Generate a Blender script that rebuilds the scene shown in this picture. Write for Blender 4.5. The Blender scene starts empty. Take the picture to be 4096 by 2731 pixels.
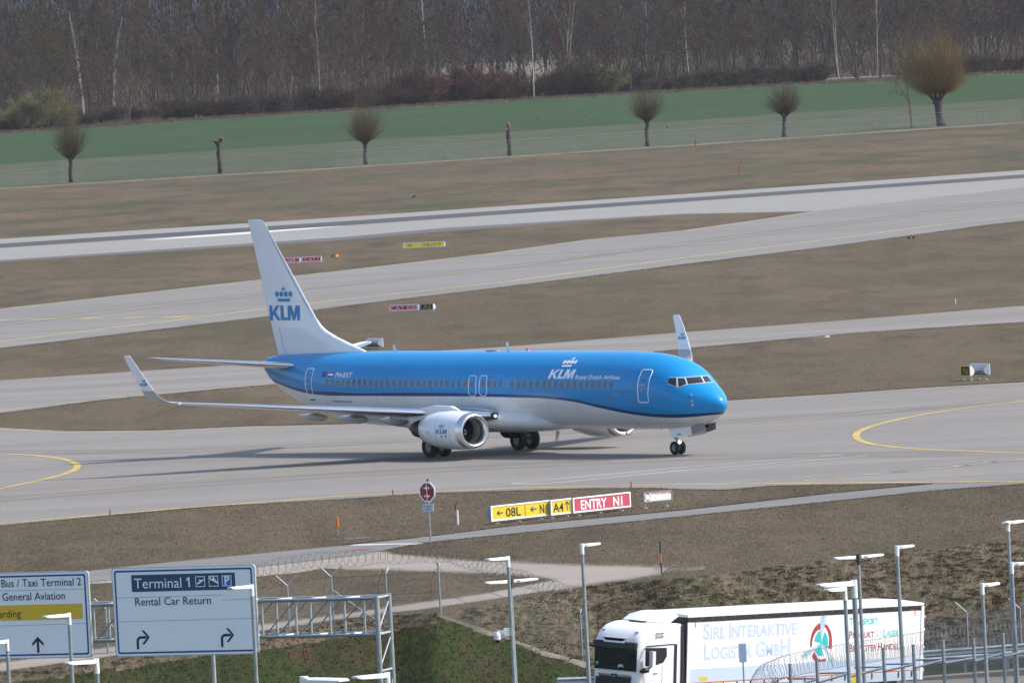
import bpy, bmesh, math, random
import numpy as np
from mathutils import Vector, Matrix
from mathutils.bvhtree import BVHTree
R = math.radians
rng = np.random.default_rng(7)
random.seed(7)
S = bpy.context.scene
COL = S.collection

# ------------------------------------------------------------------ camera, sky, sun
PF, PH, PITCH, ROLL = 42900.0, 23.948, 0.032282, 0.051978
W0, H0 = 4096.0, 2731.0
K = 1.7415
cam = bpy.data.objects.new('camera', bpy.data.cameras.new('camera'))
COL.objects.link(cam)
cam.data.sensor_width = 36.0
cam.data.lens = PF * 36.0 / W0
cam.data.clip_start = 1.0
cam.data.clip_end = 40000.0
_fw = Vector((0, math.cos(PITCH), -math.sin(PITCH)))
_up0 = Vector((0, math.sin(PITCH), math.cos(PITCH)))
_r0 = Vector((1, 0, 0))
_r = _r0 * math.cos(ROLL) - _up0 * math.sin(ROLL)
_u = _up0 * math.cos(ROLL) + _r0 * math.sin(ROLL)
CAMP = Vector((0, 0, PH))
cam.matrix_world = Matrix(((_r.x, _u.x, -_fw.x, 0), (_r.y, _u.y, -_fw.y, 0), (_r.z, _u.z, -_fw.z, PH), (0, 0, 0, 1)))
S.camera = cam

SUN_ELEV, SUN_H = R(48.5), Vector((1.0, -0.05, 0)).normalized()   # sun stands to the right
sl = bpy.data.lights.new('sun', 'SUN')
sun = bpy.data.objects.new('sun', sl)
COL.objects.link(sun)
sl.energy = 2.9
sl.angle = R(0.55)
sl.color = (1.0, 0.95, 0.88)
_sd = Vector((SUN_H.x * math.cos(SUN_ELEV), SUN_H.y * math.cos(SUN_ELEV), math.sin(SUN_ELEV)))
sun.rotation_euler = _sd.to_track_quat('Z', 'Y').to_euler()
sun.location = (0, 400, 300)

w = bpy.data.worlds.new('World')
S.world = w
w.use_nodes = True
nt = w.node_tree
bg = nt.nodes['Background']
sky = nt.nodes.new('ShaderNodeTexSky')
sky.sky_type = 'NISHITA'
sky.sun_disc = False
sky.sun_elevation = SUN_ELEV
sky.sun_rotation = math.atan2(SUN_H.x, SUN_H.y)
sky.air_density = 1.0
sky.dust_density = 2.2
nt.links.new(sky.outputs[0], bg.inputs[0])
bg.inputs[1].default_value = 0.15
S.view_settings.view_transform = 'Standard'
S.view_settings.look = 'None'
S.view_settings.exposure = 0.72
S.view_settings.gamma = 1.0
S.cycles.max_bounces = 6
S.cycles.transparent_max_bounces = 24
S.cycles.volume_bounces = 0

# ------------------------------------------------------------------ pixel -> place helpers
def ray(u, v):
    return _fw + _r * ((u - W0 / 2) / PF) - _u * ((v - H0 / 2) / PF)
def at(u, v, z=0.0):
    d = ray(u, v); t = (z - PH) / d.z
    return CAMP + d * t
def ats(u, v, z=0.0):
    return at(u * K, v * K, z)
def atd(u, v, D):
    d = ray(u, v)
    return CAMP + d * (D / d.y)

# ------------------------------------------------------------------ materials
GF = 0.585      # the picture is exposed for the shaded side of things: earth, grass and paving are dark in reality
GREY = dict(galvanised_steel=.72, light_galvanised_steel=.72, worn_yellow_paint=.62, yellow_paint=.72, white_paint=.66, worn_white_paint=.62, red_paint=.62, runway_white_paint=.85, cast_concrete=.62,
            bark=.6, dark_bark=.6, birch_bark=1.0, orange_lichen_bark=.6, cut_wood=.65, yellow_sign_face=.80, red_sign_face=.70, faded_red_sign_face=.78, stop_red=.7, grey_housing=.75, orange_marker=.7,
            orange_lamp_case=.7, red_marker=.7, cyan_print=.75, red_print=.65, orange_reflective_tape=.7, razor_wire=.8, grey_wire=.8, sky_blue_paint=.80, window_frame_metal=.7, polished_aluminium=.85,
            ochre_sign_band=.95, grey_aircraft_paint=.85, fuel=.7)
def dim(c, k): return tuple(x * k for x in c)
def newmat(name):
    m = bpy.data.materials.new(name); m.use_nodes = True
    return m, m.node_tree, m.node_tree.nodes['Principled BSDF']
def mat(name, col, rough=0.6, metal=0.0, spec=0.5, vary=0.0, scale=3.0, emit=None, coat=0.0):
    m, t, b = newmat(name); col = dim(col, GREY.get(name, 1.0))
    b.inputs['Roughness'].default_value = rough
    b.inputs['Metallic'].default_value = metal
    b.inputs['Specular IOR Level'].default_value = spec
    if coat: b.inputs['Coat Weight'].default_value = coat; b.inputs['Coat Roughness'].default_value = 0.08
    if vary > 0:
        tc = t.nodes.new('ShaderNodeTexCoord'); n = t.nodes.new('ShaderNodeTexNoise')
        n.inputs['Scale'].default_value = scale; n.inputs['Detail'].default_value = 6
        t.links.new(tc.outputs['Object'], n.inputs['Vector'])
        r = t.nodes.new('ShaderNodeValToRGB')
        r.color_ramp.elements[0].position = 0.3; r.color_ramp.elements[1].position = 0.7
        r.color_ramp.elements[0].color = tuple(c * (1 - vary) for c in col) + (1,)
        r.color_ramp.elements[1].color = tuple(min(1, c * (1 + vary)) for c in col) + (1,)
        t.links.new(n.outputs['Fac'], r.inputs[0]); t.links.new(r.outputs[0], b.inputs['Base Color'])
    else:
        b.inputs['Base Color'].default_value = (*col, 1)
    if emit:
        b.inputs['Emission Color'].default_value = (*emit[0], 1); b.inputs['Emission Strength'].default_value = emit[1]
    return m

def mixn(t, fac, a, b):
    n = t.nodes.new('ShaderNodeMix'); n.data_type = 'RGBA'
    for sock, val in ((n.inputs[0], fac), (n.inputs[6], a), (n.inputs[7], b)):
        if isinstance(val, (tuple, list)): sock.default_value = (*val, 1) if len(val) == 3 else val
        elif isinstance(val, float): sock.default_value = val
        else: t.links.new(val, sock)
    return n.outputs[2]
def noise(t, vec, scale, detail=5, rough=0.55, lo=0.4, hi=0.6):
    n = t.nodes.new('ShaderNodeTexNoise'); n.inputs['Scale'].default_value = scale
    n.inputs['Detail'].default_value = detail; n.inputs['Roughness'].default_value = rough
    t.links.new(vec, n.inputs['Vector'])
    mr = t.nodes.new('ShaderNodeMapRange'); mr.inputs[1].default_value = lo; mr.inputs[2].default_value = hi
    t.links.new(n.outputs['Fac'], mr.inputs[0])
    return mr.outputs[0]
def mapped(t, sx, sy, rz=0.0, sz=1.0):
    tc = t.nodes.new('ShaderNodeTexCoord'); mp = t.nodes.new('ShaderNodeMapping')
    mp.inputs['Scale'].default_value = (sx, sy, sz); mp.inputs['Rotation'].default_value = (0, 0, rz)
    t.links.new(tc.outputs['Object'], mp.inputs['Vector'])
    return mp.outputs[0]

def grass_mat(name, a, b, c, dark, macro=0.02, fleck=0.5, scale=1.0):
    """dry winter grass: broad patches of three colours, fine dark and pale flecks"""
    m, t, bs = newmat(name); a, b, c, dark = (dim(q, GF) for q in (a, b, c, dark))
    v1 = mapped(t, 1.0, 0.35)
    v2 = mapped(t, 1.0, 0.16)
    base = mixn(t, noise(t, v1, macro, 6, 0.6, 0.42, 0.6), a, b)
    base = mixn(t, noise(t, v1, macro * 3.3, 6, 0.65, 0.47, 0.62), base, c)
    base = mixn(t, noise(t, v2, macro * 9, 5, 0.6, 0.55, 0.72), base, dark)
    base = mixn(t, noise(t, v2, 0.35 * scale, 6, 0.75, 0.47, 0.78), base, dark)
    pale = tuple(min(1, x * 1.35 + 0.012) for x in b)
    mfl = t.nodes.new('ShaderNodeMath'); mfl.operation = 'MULTIPLY'; mfl.inputs[1].default_value = fleck
    t.links.new(noise(t, v2, 4.0 * scale, 5, 0.8, 0.47, 0.66), mfl.inputs[0])
    base = mixn(t, mfl.outputs[0], base, pale)
    mfd = t.nodes.new('ShaderNodeMath'); mfd.operation = 'MULTIPLY'; mfd.inputs[1].default_value = fleck
    t.links.new(noise(t, v2, 3.1 * scale, 5, 0.8, 0.50, 0.70), mfd.inputs[0])
    base = mixn(t, mfd.outputs[0], base, tuple(x * 0.45 for x in dark))
    t.links.new(base, bs.inputs['Base Color'])
    bs.inputs['Roughness'].default_value = 0.95
    bs.inputs['Specular IOR Level'].default_value = 0.1
    return m

def pave_mat(name, col, streak=0.12, rz=0.0, joint=0.0):
    m, t, bs = newmat(name); col = dim(col, GF)
    vs = mapped(t, 0.006, 0.12, rz)
    vf = mapped(t, 0.25, 1.2, rz)
    lo = tuple(x * (1 - streak) for x in col); hi = tuple(x * (1 + streak) for x in col)
    warm = (col[0] * 0.97, col[1] * 0.90, col[2] * 0.86)
    base = mixn(t, noise(t, vs, 1.0, 4, 0.6, 0.35, 0.65), lo, hi)
    base = mixn(t, noise(t, vs, 2.3, 4, 0.6, 0.52, 0.7), base, warm)
    mf = t.nodes.new('ShaderNodeMath'); mf.operation = 'MULTIPLY'; mf.inputs[1].default_value = 0.25
    t.links.new(noise(t, vf, 1.0, 6, 0.7, 0.5, 0.75), mf.inputs[0])
    base = mixn(t, mf.outputs[0], base, tuple(x * 0.8 for x in col))
    if joint:
        br = t.nodes.new('ShaderNodeTexBrick'); br.inputs['Scale'].default_value = 1.0
        br.inputs['Mortar Size'].default_value = 0.012; br.inputs['Brick Width'].default_value = 7.5
        br.inputs['Row Height'].default_value = 7.5; br.offset = 0.0
        br.inputs['Color1'].default_value = (1, 1, 1, 1); br.inputs['Color2'].default_value = (0.93, 0.93, 0.93, 1)
        br.inputs['Mortar'].default_value = (0.6, 0.6, 0.6, 1)
        t.links.new(mapped(t, 1, 1, rz), br.inputs['Vector'])
        mm = t.nodes.new('ShaderNodeMix'); mm.data_type = 'RGBA'; mm.blend_type = 'MULTIPLY'; mm.inputs[0].default_value = joint
        t.links.new(base, mm.inputs[6]); t.links.new(br.outputs[0], mm.inputs[7]); base = mm.outputs[2]
    t.links.new(base, bs.inputs['Base Color'])
    bs.inputs['Roughness'].default_value = 0.85
    bs.inputs['Specular IOR Level'].default_value = 0.25
    return m

M = {}
M['grass'] = grass_mat('dry_grass', (0.146, 0.113, 0.070), (0.182, 0.138, 0.090), (0.112, 0.098, 0.055), (0.085, 0.060, 0.042))
M['grass_far'] = grass_mat('far_dry_grass', (0.145, 0.117, 0.072), (0.190, 0.138, 0.090), (0.082, 0.092, 0.045), (0.095, 0.066, 0.045), macro=0.022, fleck=0.35, scale=0.5)
M['meadow'] = grass_mat('olive_meadow', (0.096, 0.115, 0.064), (0.106, 0.125, 0.070), (0.135, 0.130, 0.082), (0.072, 0.092, 0.050), macro=0.02, fleck=0.3, scale=0.4)
M['crop'] = grass_mat('green_crop', (0.044, 0.086, 0.030), (0.050, 0.094, 0.033), (0.060, 0.102, 0.037), (0.038, 0.076, 0.026), macro=0.012, fleck=0.25, scale=0.3)
M['straw'] = grass_mat('straw', (0.30, 0.24, 0.17), (0.36, 0.29, 0.21), (0.20, 0.18, 0.11), (0.14, 0.10, 0.07), macro=0.05)
M['floor'] = grass_mat('forest_floor', (0.10, 0.075, 0.055), (0.15, 0.115, 0.08), (0.11, 0.11, 0.065), (0.05, 0.04, 0.032), macro=0.01, fleck=0.4, scale=0.4)
M['slope_rough'] = grass_mat('rough_slope', (0.12, 0.105, 0.065), (0.17, 0.135, 0.097), (0.090, 0.098, 0.050), (0.085, 0.065, 0.048), macro=0.25, fleck=0.8)
M['slope_green'] = grass_mat('green_slope', (0.036, 0.052, 0.015), (0.045, 0.066, 0.018), (0.068, 0.060, 0.032), (0.034, 0.036, 0.018), macro=0.2, fleck=0.3)
M['conc'] = pave_mat('taxiway_concrete', (0.325, 0.304, 0.282), 0.10, 0.0, joint=0.5)
M['conc2'] = pave_mat('exit_concrete', (0.305, 0.290, 0.274), 0.10, 0.09, joint=0.0)
M['rwy'] = pave_mat('runway_concrete', (0.385, 0.375, 0.355), 0.06)
M['rwyd'] = pave_mat('runway_rubber', (0.105, 0.108, 0.112), 0.15)
M['asph'] = pave_mat('asphalt', (0.27, 0.265, 0.255), 0.08, -0.05)
M['shoulder'] = pave_mat('shoulder_asphalt', (0.17, 0.165, 0.165), 0.08)
M['gravel'] = pave_mat('gravel', (0.42, 0.375, 0.325), 0.10)
M['road'] = pave_mat('road_asphalt', (0.24, 0.22, 0.20), 0.10)
M['yel'] = mat('yellow_paint', (0.58, 0.42, 0.10), 0.7, vary=0.25, scale=0.6)
M['yelf'] = mat('worn_yellow_paint', (0.46, 0.38, 0.22), 0.8, vary=0.3, scale=0.4)
M['whp'] = mat('white_paint', (0.72, 0.72, 0.70), 0.7, vary=0.15, scale=0.5)
M['whp2'] = mat('runway_white_paint', (0.60, 0.60, 0.59), 0.8, vary=0.15, scale=0.08)
M['tyre'] = pave_mat('rubber_darkened_concrete', (0.262, 0.246, 0.230), 0.10)
M['whf'] = mat('worn_white_paint', (0.50, 0.50, 0.49), 0.8, vary=0.2, scale=0.5)
M['redp'] = mat('red_paint', (0.45, 0.10, 0.09), 0.8, vary=0.2)
M['white'] = mat('white_metal', (0.78, 0.79, 0.80), 0.35)
M['whiteac'] = mat('white_aircraft_paint', (0.74, 0.76, 0.80), 0.28, vary=0.03, scale=0.6, coat=0.3)
M['greyac'] = mat('grey_aircraft_paint', (0.42, 0.44, 0.46), 0.35, vary=0.05)
M['alu'] = mat('polished_aluminium', (0.82, 0.83, 0.85), 0.22, 1.0, vary=0.05, scale=1.5)
M['lip'] = mat('inlet_lip_metal', (0.72, 0.72, 0.73), 0.34, 1.0)
M['galv'] = mat('galvanised_steel', (0.40, 0.45, 0.47), 0.5, 0.35, vary=0.12, scale=5)
M['galvl'] = mat('light_galvanised_steel', (0.55, 0.60, 0.62), 0.45, 0.3, vary=0.1, scale=4)
M['dark'] = mat('dark_rubber', (0.012, 0.012, 0.013), 0.75)
M['black'] = mat('black_plastic', (0.016, 0.016, 0.020), 0.45)
M['blackm'] = mat('matt_black', (0.008, 0.008, 0.009), 0.9, spec=0.1)
M['hub'] = mat('wheel_hub', (0.22, 0.22, 0.22), 0.4, 0.6)
M['glass'] = mat('dark_glass', (0.012, 0.016, 0.022), 0.06, spec=0.8)
M['cabin'] = mat('cabin_window', (0.085, 0.095, 0.125), 0.25, spec=0.5)
M['frame'] = mat('window_frame_metal', (0.30, 0.29, 0.30), 0.4, 0.2)
M['navy'] = mat('navy_paint', (0.010, 0.022, 0.13), 0.3)
M['blue'] = mat('sky_blue_paint', (0.015, 0.26, 0.60), 0.4)
M['letw'] = mat('white_lettering', (0.85, 0.87, 0.90), 0.4)
M['letk'] = mat('black_lettering', (0.010, 0.010, 0.014), 0.5)
M['signy'] = mat('yellow_sign_face', (0.80, 0.60, 0.035), 0.45)
M['signyd'] = mat('ochre_sign_band', (0.85, 0.55, 0.03), 0.5)
M['signr'] = mat('red_sign_face', (0.52, 0.035, 0.075), 0.45)
M['signp'] = mat('faded_red_sign_face', (0.60, 0.085, 0.13), 0.45)
M['signk'] = mat('black_sign_face', (0.010, 0.010, 0.012), 0.4)
M['signw'] = mat('white_sign_face', (0.93, 0.94, 0.95), 0.5)
M['signb'] = mat('blue_sign_border', (0.022, 0.06, 0.27), 0.45)
M['signt'] = mat('teal_sign_band', (0.012, 0.065, 0.14), 0.45)
M['parkb'] = mat('parking_blue', (0.015, 0.12, 0.52), 0.45)
M['house'] = mat('grey_housing', (0.34, 0.38, 0.44), 0.45, vary=0.05)
M['stop'] = mat('stop_red', (0.38, 0.018, 0.025), 0.4)
M['orange'] = mat('orange_marker', (0.85, 0.22, 0.03), 0.5)
M['redm'] = mat('red_marker', (0.60, 0.04, 0.035), 0.5)
M['guardy'] = mat('orange_lamp_case', (0.80, 0.33, 0.03), 0.5)
M['lampon'] = mat('amber_lamp_lit', (0.9, 0.3, 0.05), 0.4, emit=((1.0, 0.30, 0.02), 0.6))
M['lighton'] = mat('white_lamp_lit', (1, 1, 1), 0.4, emit=((1.0, 1.0, 0.92), 3.0))
M['navg'] = mat('green_nav_light', (0.1, 0.8, 0.4), 0.4, emit=((0.1, 1.0, 0.5), 1.2))
M['navr'] = mat('red_lens', (0.75, 0.03, 0.04), 0.4)
M['lamph'] = mat('white_lamp_housing', (0.80, 0.83, 0.80), 0.4)
M['wire'] = mat('razor_wire', (0.13, 0.105, 0.09), 0.6, 0.3)
M['fpost'] = mat('weathered_fence_post', (0.15, 0.18, 0.19), 0.8, vary=0.2)
M['wirel'] = mat('grey_wire', (0.20, 0.22, 0.25), 0.5, 0.4)
M['concrete'] = mat('cast_concrete', (0.33, 0.30, 0.26), 0.9, vary=0.15, scale=1.5)
M['twhite'] = mat('truck_white', (0.80, 0.80, 0.81), 0.3, coat=0.4)
def tarpmat():
    m, t, b = newmat('white_tarpaulin'); b.inputs['Roughness'].default_value = .55
    n1 = noise(t, mapped(t, 3.0, 1.0, 0, .35), 1.0, 5, .6, .5, .75); n2 = noise(t, mapped(t, 1.3, 1.0, 0, .12), 1.0, 4, .6, .45, .7)
    c = mixn(t, n1, (.78, .79, .78), (.69, .69, .66)); c = mixn(t, n2, c, (.76, .77, .78)); t.links.new(c, b.inputs['Base Color']); return m
M['tarp'] = tarpmat()
M['tblue'] = mat('pale_blue_print', (0.49, 0.58, 0.72), 0.6)
M['tpale'] = mat('pale_grey_print', (0.46, 0.54, 0.64), 0.6)
M['tcyan'] = mat('cyan_print', (0.03, 0.60, 0.62), 0.6)
M['tred'] = mat('red_print', (0.52, 0.045, 0.06), 0.6)
M['torange'] = mat('orange_reflective_tape', (0.80, 0.25, 0.05), 0.5)
M['mirror'] = mat('pale_mirror_case', (0.75, 0.76, 0.80), 0.3)
M['bark'] = mat('bark', (0.105, 0.090, 0.080), 0.95, vary=0.3, scale=2)
M['barkd'] = mat('dark_bark', (0.095, 0.075, 0.062), 0.95, vary=0.3, scale=1)
M['birch'] = mat('birch_bark', (0.32, 0.30, 0.28), 0.9, vary=0.35, scale=0.6)
M['barko'] = mat('orange_lichen_bark', (0.20, 0.12, 0.065), 0.95, vary=0.3, scale=2)
M['cut'] = mat('cut_wood', (0.30, 0.15, 0.09), 0.9, vary=0.3, scale=5)
for k_, c_, e_ in (('signy2', (0.80, 0.60, 0.035), .10), ('signr2', (0.42, 0.012, 0.03), .10), ('signp2', (0.50, 0.05, 0.10), .10)):
    M[k_] = mat('backlit_' + k_[:5], c_, .45, emit=(c_, e_))
def twigmat(n, c): return mat(n, dim(c, GF), 0.95, spec=0.1, vary=0.25, scale=0.5)
M['tw_brown'] = twigmat('brown_twigs', (0.150, 0.104, 0.066))
M['tw_grey'] = twigmat('grey_twigs', (0.140, 0.110, 0.090))
M['tw_olive'] = twigmat('olive_twigs', (0.145, 0.112, 0.060))
M['tw_red'] = twigmat('reddish_twigs', (0.155, 0.078, 0.062))
M['tw_plum'] = twigmat('plum_twigs', (0.112, 0.074, 0.066))
M['tw_far'] = twigmat('distant_twigs', (0.050, 0.047, 0.055))
M['tw_yel'] = twigmat('yellow_green_twigs', (0.270, 0.250, 0.115))
M['tw_will'] = twigmat('willow_shoots', (0.18, 0.130, 0.080))
M['tw_willt'] = twigmat('golden_willow_shoots', (0.30, 0.205, 0.085))

# ------------------------------------------------------------------ mesh building
def tag(o, label=None, cat=None, group=None, kind=None):
    if label: o['label'] = label
    if cat: o['category'] = cat
    if group: o['group'] = group
    if kind: o['kind'] = kind
    return o
def empty(name, loc=(0, 0, 0), rz=0.0, label=None, cat=None, group=None):
    o = bpy.data.objects.new(name, None); COL.objects.link(o)
    o.location = loc; o.rotation_euler = (0, 0, rz); o.empty_display_size = 0.2
    return tag(o, label, cat, group)

def basis(d):
    d = np.asarray(d, float); d = d / (np.linalg.norm(d) + 1e-12)
    a = np.array([0, 0, 1.0]) if abs(d[2]) < 0.9 else np.array([1.0, 0, 0])
    u = np.cross(a, d); u /= np.linalg.norm(u); v = np.cross(d, u)
    return d, u, v

class MB:
    def __init__(self): self.v = []; self.f = []; self.n = 0
    def add(self, vs, fs):
        k = self.n; self.v.extend([tuple(map(float, p)) for p in vs]); self.n += len(vs)
        self.f.extend([tuple(i + k for i in f) for f in fs]); return self
    def box(self, lo, hi):
        x0, y0, z0 = lo; x1, y1, z1 = hi
        return self.add([(x0, y0, z0), (x1, y0, z0), (x1, y1, z0), (x0, y1, z0), (x0, y0, z1), (x1, y0, z1), (x1, y1, z1), (x0, y1, z1)],
                        [(0, 3, 2, 1), (4, 5, 6, 7), (0, 1, 5, 4), (1, 2, 6, 5), (2, 3, 7, 6), (3, 0, 4, 7)])
    def tube(self, pts, r, seg=8, cap=True):
        pts = [np.asarray(p, float) for p in pts]; n = len(pts)
        rs = [r] * n if np.isscalar(r) else list(r)
        vs = []; fs = []; pu = None
        for i, p in enumerate(pts):
            d = pts[min(i + 1, n - 1)] - pts[max(i - 1, 0)]
            d, u, v = basis(d)
            if pu is not None:
                u = pu - d * np.dot(pu, d); u /= (np.linalg.norm(u) + 1e-9); v = np.cross(d, u)
            pu = u
            for k in range(seg):
                a = 2 * math.pi * k / seg
                vs.append(p + (u * math.cos(a) + v * math.sin(a)) * rs[i])
        for i in range(n - 1):
            for k in range(seg):
                k2 = (k + 1) % seg
                fs.append((i * seg + k, i * seg + k2, (i + 1) * seg + k2, (i + 1) * seg + k))
        if cap:
            fs.append(tuple(range(seg - 1, -1, -1))); fs.append(tuple((n - 1) * seg + k for k in range(seg)))
        return self.add(vs, fs)
    def prism(self, poly, d):
        """poly: list of 3D points, extruded by vector d"""
        poly = [np.asarray(p, float) for p in poly]; d = np.asarray(d, float); n = len(poly)
        vs = poly + [p + d for p in poly]
        fs = [tuple(range(n - 1, -1, -1)), tuple(range(n, 2 * n))]
        fs += [(i, (i + 1) % n, n + (i + 1) % n, n + i) for i in range(n)]
        return self.add(vs, fs)
    def quad(self, a, b, c, d): return self.add([a, b, c, d], [(0, 1, 2, 3)])
    def loft(self, secs, cap=True, closed=True):
        m = len(secs[0]); n = len(secs); vs = [p for s in secs for p in s]; fs = []
        for i in range(n - 1):
            for k in range(m if closed else m - 1):
                k2 = (k + 1) % m
                fs.append((i * m + k, i * m + k2, (i + 1) * m + k2, (i + 1) * m + k))
        if cap:
            fs.append(tuple(range(m - 1, -1, -1))); fs.append(tuple((n - 1) * m + k for k in range(m)))
        return self.add(vs, fs)
    def build(self, name, m, parent=None, smooth=False, fixn=True, M4=None):
        me = bpy.data.meshes.new(name)
        me.from_pydata(self.v, [], self.f)
        if fixn and len(self.f) < 60000:
            b = bmesh.new(); b.from_mesh(me); bmesh.ops.recalc_face_normals(b, faces=b.faces); b.to_mesh(me); b.free()
        if isinstance(m, (list, tuple)):
            for q in m: me.materials.append(q)
        else: me.materials.append(m)
        if smooth: me.shade_smooth()
        if M4 is not None: me.transform(M4)
        o = bpy.data.objects.new(name, me); COL.objects.link(o)
        if parent is not None: o.parent = parent
        return o
def sharp(o, ang=35):
    """smooth shading that keeps edges sharper than ang"""
    me = o.data; me.shade_smooth()
    b = bmesh.new(); b.from_mesh(me)
    for e in b.edges:
        if len(e.link_faces) == 2 and e.calc_face_angle(0) > R(ang): e.smooth = False
    b.to_mesh(me); b.free(); return o

def textgeo(s, width=None, height=1.0, shear=0.0, bold=0.0, spacing=1.0):
    """2-D triangles of a string, lower left at 0,0, cap height = height"""
    c = bpy.data.curves.new('t', 'FONT'); c.body = s; c.size = 1.0; c.shear = shear; c.offset = bold; c.space_character = spacing
    c.resolution_u = 3
    o = bpy.data.objects.new('t', c); COL.objects.link(o)
    bpy.context.view_layer.update()
    dg = bpy.context.evaluated_depsgraph_get(); me = o.evaluated_get(dg).to_mesh()
    v = np.array([(p.co.x, p.co.y) for p in me.vertices]); f = [tuple(p.vertices) for p in me.polygons]
    o.evaluated_get(dg).to_mesh_clear(); bpy.data.objects.remove(o); bpy.data.curves.remove(c)
    cap = 0.729
    v[:, 0] -= v[:, 0].min(); v = v / cap * height
    if width: v[:, 0] *= width / v[:, 0].max()
    return v, f
def put(mb, geo, fn):
    v, f = geo
    mb.add([fn(a, b) for a, b in v], f)
def stroke(pts, wd):
    """2-D polyline as quads"""
    vs = []; fs = []
    pts = [np.asarray(p, float) for p in pts]
    for i, p in enumerate(pts):
        if i == 0: d = pts[1] - p
        elif i == len(pts) - 1: d = p - pts[i - 1]
        else:
            d1 = (p - pts[i - 1]); d2 = (pts[i + 1] - p); d = d1 / np.linalg.norm(d1) + d2 / np.linalg.norm(d2)
        d = d / np.linalg.norm(d); n = np.array([-d[1], d[0]]); k = 1.0
        if 0 < i < len(pts) - 1:
            d1 = (p - pts[i - 1]); d1 = d1 / np.linalg.norm(d1); k = 1 / max(0.35, abs(np.dot(n, np.array([-d1[1], d1[0]]))))
        vs += [p + n * wd / 2 * k, p - n * wd / 2 * k]
    for i in range(len(pts) - 1): fs.append((2 * i, 2 * i + 1, 2 * i + 3, 2 * i + 2))
    return np.array(vs), fs
def polyg(pts): return np.array(pts, float), [tuple(range(len(pts)))]
def ellipse(cx, cy, rx, ry, n=14):
    return polyg([(cx + rx * math.cos(2 * math.pi * i / n), cy + ry * math.sin(2 * math.pi * i / n)) for i in range(n)])

# crown + three block letters, laid out in a unit box: width 1, origin at the lower left of the letters
def klm_geo(sh=0.0):
    out = []
    out.append(polyg([(0, 0), (.10, 0), (.10, .50), (0, .50)]))
    out.append(polyg([(.10, .14), (.10, .27), (.235, .50), (.35, .50), (.21, .27), (.365, 0), (.25, 0), (.14, .215)]))
    out.append(polyg([(.375, 0), (.475, 0), (.475, .50), (.375, .50)]))
    out.append(polyg([(.475, 0), (.60, 0), (.60, .105), (.475, .105)]))
    out.append(polyg([(.615, 0), (.70, 0), (.70, .50), (.615, .50)]))
    out.append(polyg([(.92, 0), (1.0, 0), (1.0, .50), (.92, .50)]))
    out.append(polyg([(.70, .50), (.70, .28), (.775, 0), (.81, 0), (.81, .20), (.745, .50)]))
    out.append(polyg([(.92, .50), (.92, .28), (.845, 0), (.81, 0), (.81, .20), (.875, .50)]))
    cr = [polyg([(.30, .63), (.70, .63), (.70, .73), (.30, .73)])]
    for i in range(4): cr.append(ellipse(.285 + i * .145, .88, .062, .095))
    cr.append(polyg([(.485, .985), (.515, .985), (.515, 1.13), (.485, 1.13)]))
    cr.append(polyg([(.44, 1.03), (.484, 1.03), (.484, 1.065), (.44, 1.065)])); cr.append(polyg([(.516, 1.03), (.56, 1.03), (.56, 1.065), (.516, 1.065)]))
    res = []
    for v, f in out + cr:
        v = v.copy(); v[:, 0] += sh * v[:, 1]; res.append((v, f))
    return res
def dense(geo, cuts=3):
    b = bmesh.new(); vv = [b.verts.new((p[0], p[1], 0)) for p in geo[0]]
    for f in geo[1]:
        try: b.faces.new([vv[i] for i in f])
        except ValueError: pass
    bmesh.ops.triangulate(b, faces=b.faces); bmesh.ops.subdivide_edges(b, edges=b.edges, cuts=cuts, use_grid_fill=True)
    b.verts.index_update(); out = (np.array([(v.co.x, v.co.y) for v in b.verts]), [tuple(v.index for v in f.verts) for f in b.faces]); b.free(); return out
def subdiv(o, n=2):
    b = bmesh.new(); b.from_mesh(o.data); bmesh.ops.triangulate(b, faces=b.faces)
    bmesh.ops.subdivide_edges(b, edges=b.edges, cuts=n, use_grid_fill=True); b.to_mesh(o.data); b.free()

# ------------------------------------------------------------------ the ground
EDGE = [(-2500, 1734), (-700, 1640), (-300, 1590), (0, 1545), (200, 1521), (400, 1485), (594, 1455), (760, 1430), (900, 1411), (1001, 1411), (1151, 1386), (1284, 1359), (1351, 1344),
        (1450, 1335), (1568, 1330), (1801, 1299), (2034, 1272), (2200, 1255), (2352, 1239), (2700, 1203), (3100, 1165), (5200, 1056)]
Ep = [ats(x, y) for x, y in EDGE]
DROP = 4.0
def toe(p):
    wdt = 9.0 + 0.1 * max(0, -p.x)
    return Vector((p.x, p.y - wdt, -DROP))
FAR = 5200.0
m = MB()
k = len(Ep)
rowsY = [None, 520, 700, 1000, 1500, 2300, 3500, FAR]
vs = []
for i, p in enumerate(Ep):
    for j, Y in enumerate(rowsY):
        if i in (0, k - 1): vs.append((-1250 if i == 0 else 1250, p.y if j == 0 else Y, 0))
        elif j == 0: vs.append((p.x, p.y, 0))
        else:
            t = (Y - 400) / 400.0
            vs.append((p.x * (1 + t * 0.9) * (1.35 if Y > 3400 else 1), Y, 0))
nr = len(rowsY)
fs = [(i * nr + j, (i + 1) * nr + j, (i + 1) * nr + j + 1, i * nr + j + 1) for i in range(k - 1) for j in range(nr - 1)]
m.add(vs, fs)
tag(m.build('ground', M['grass']), kind='structure')

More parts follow.
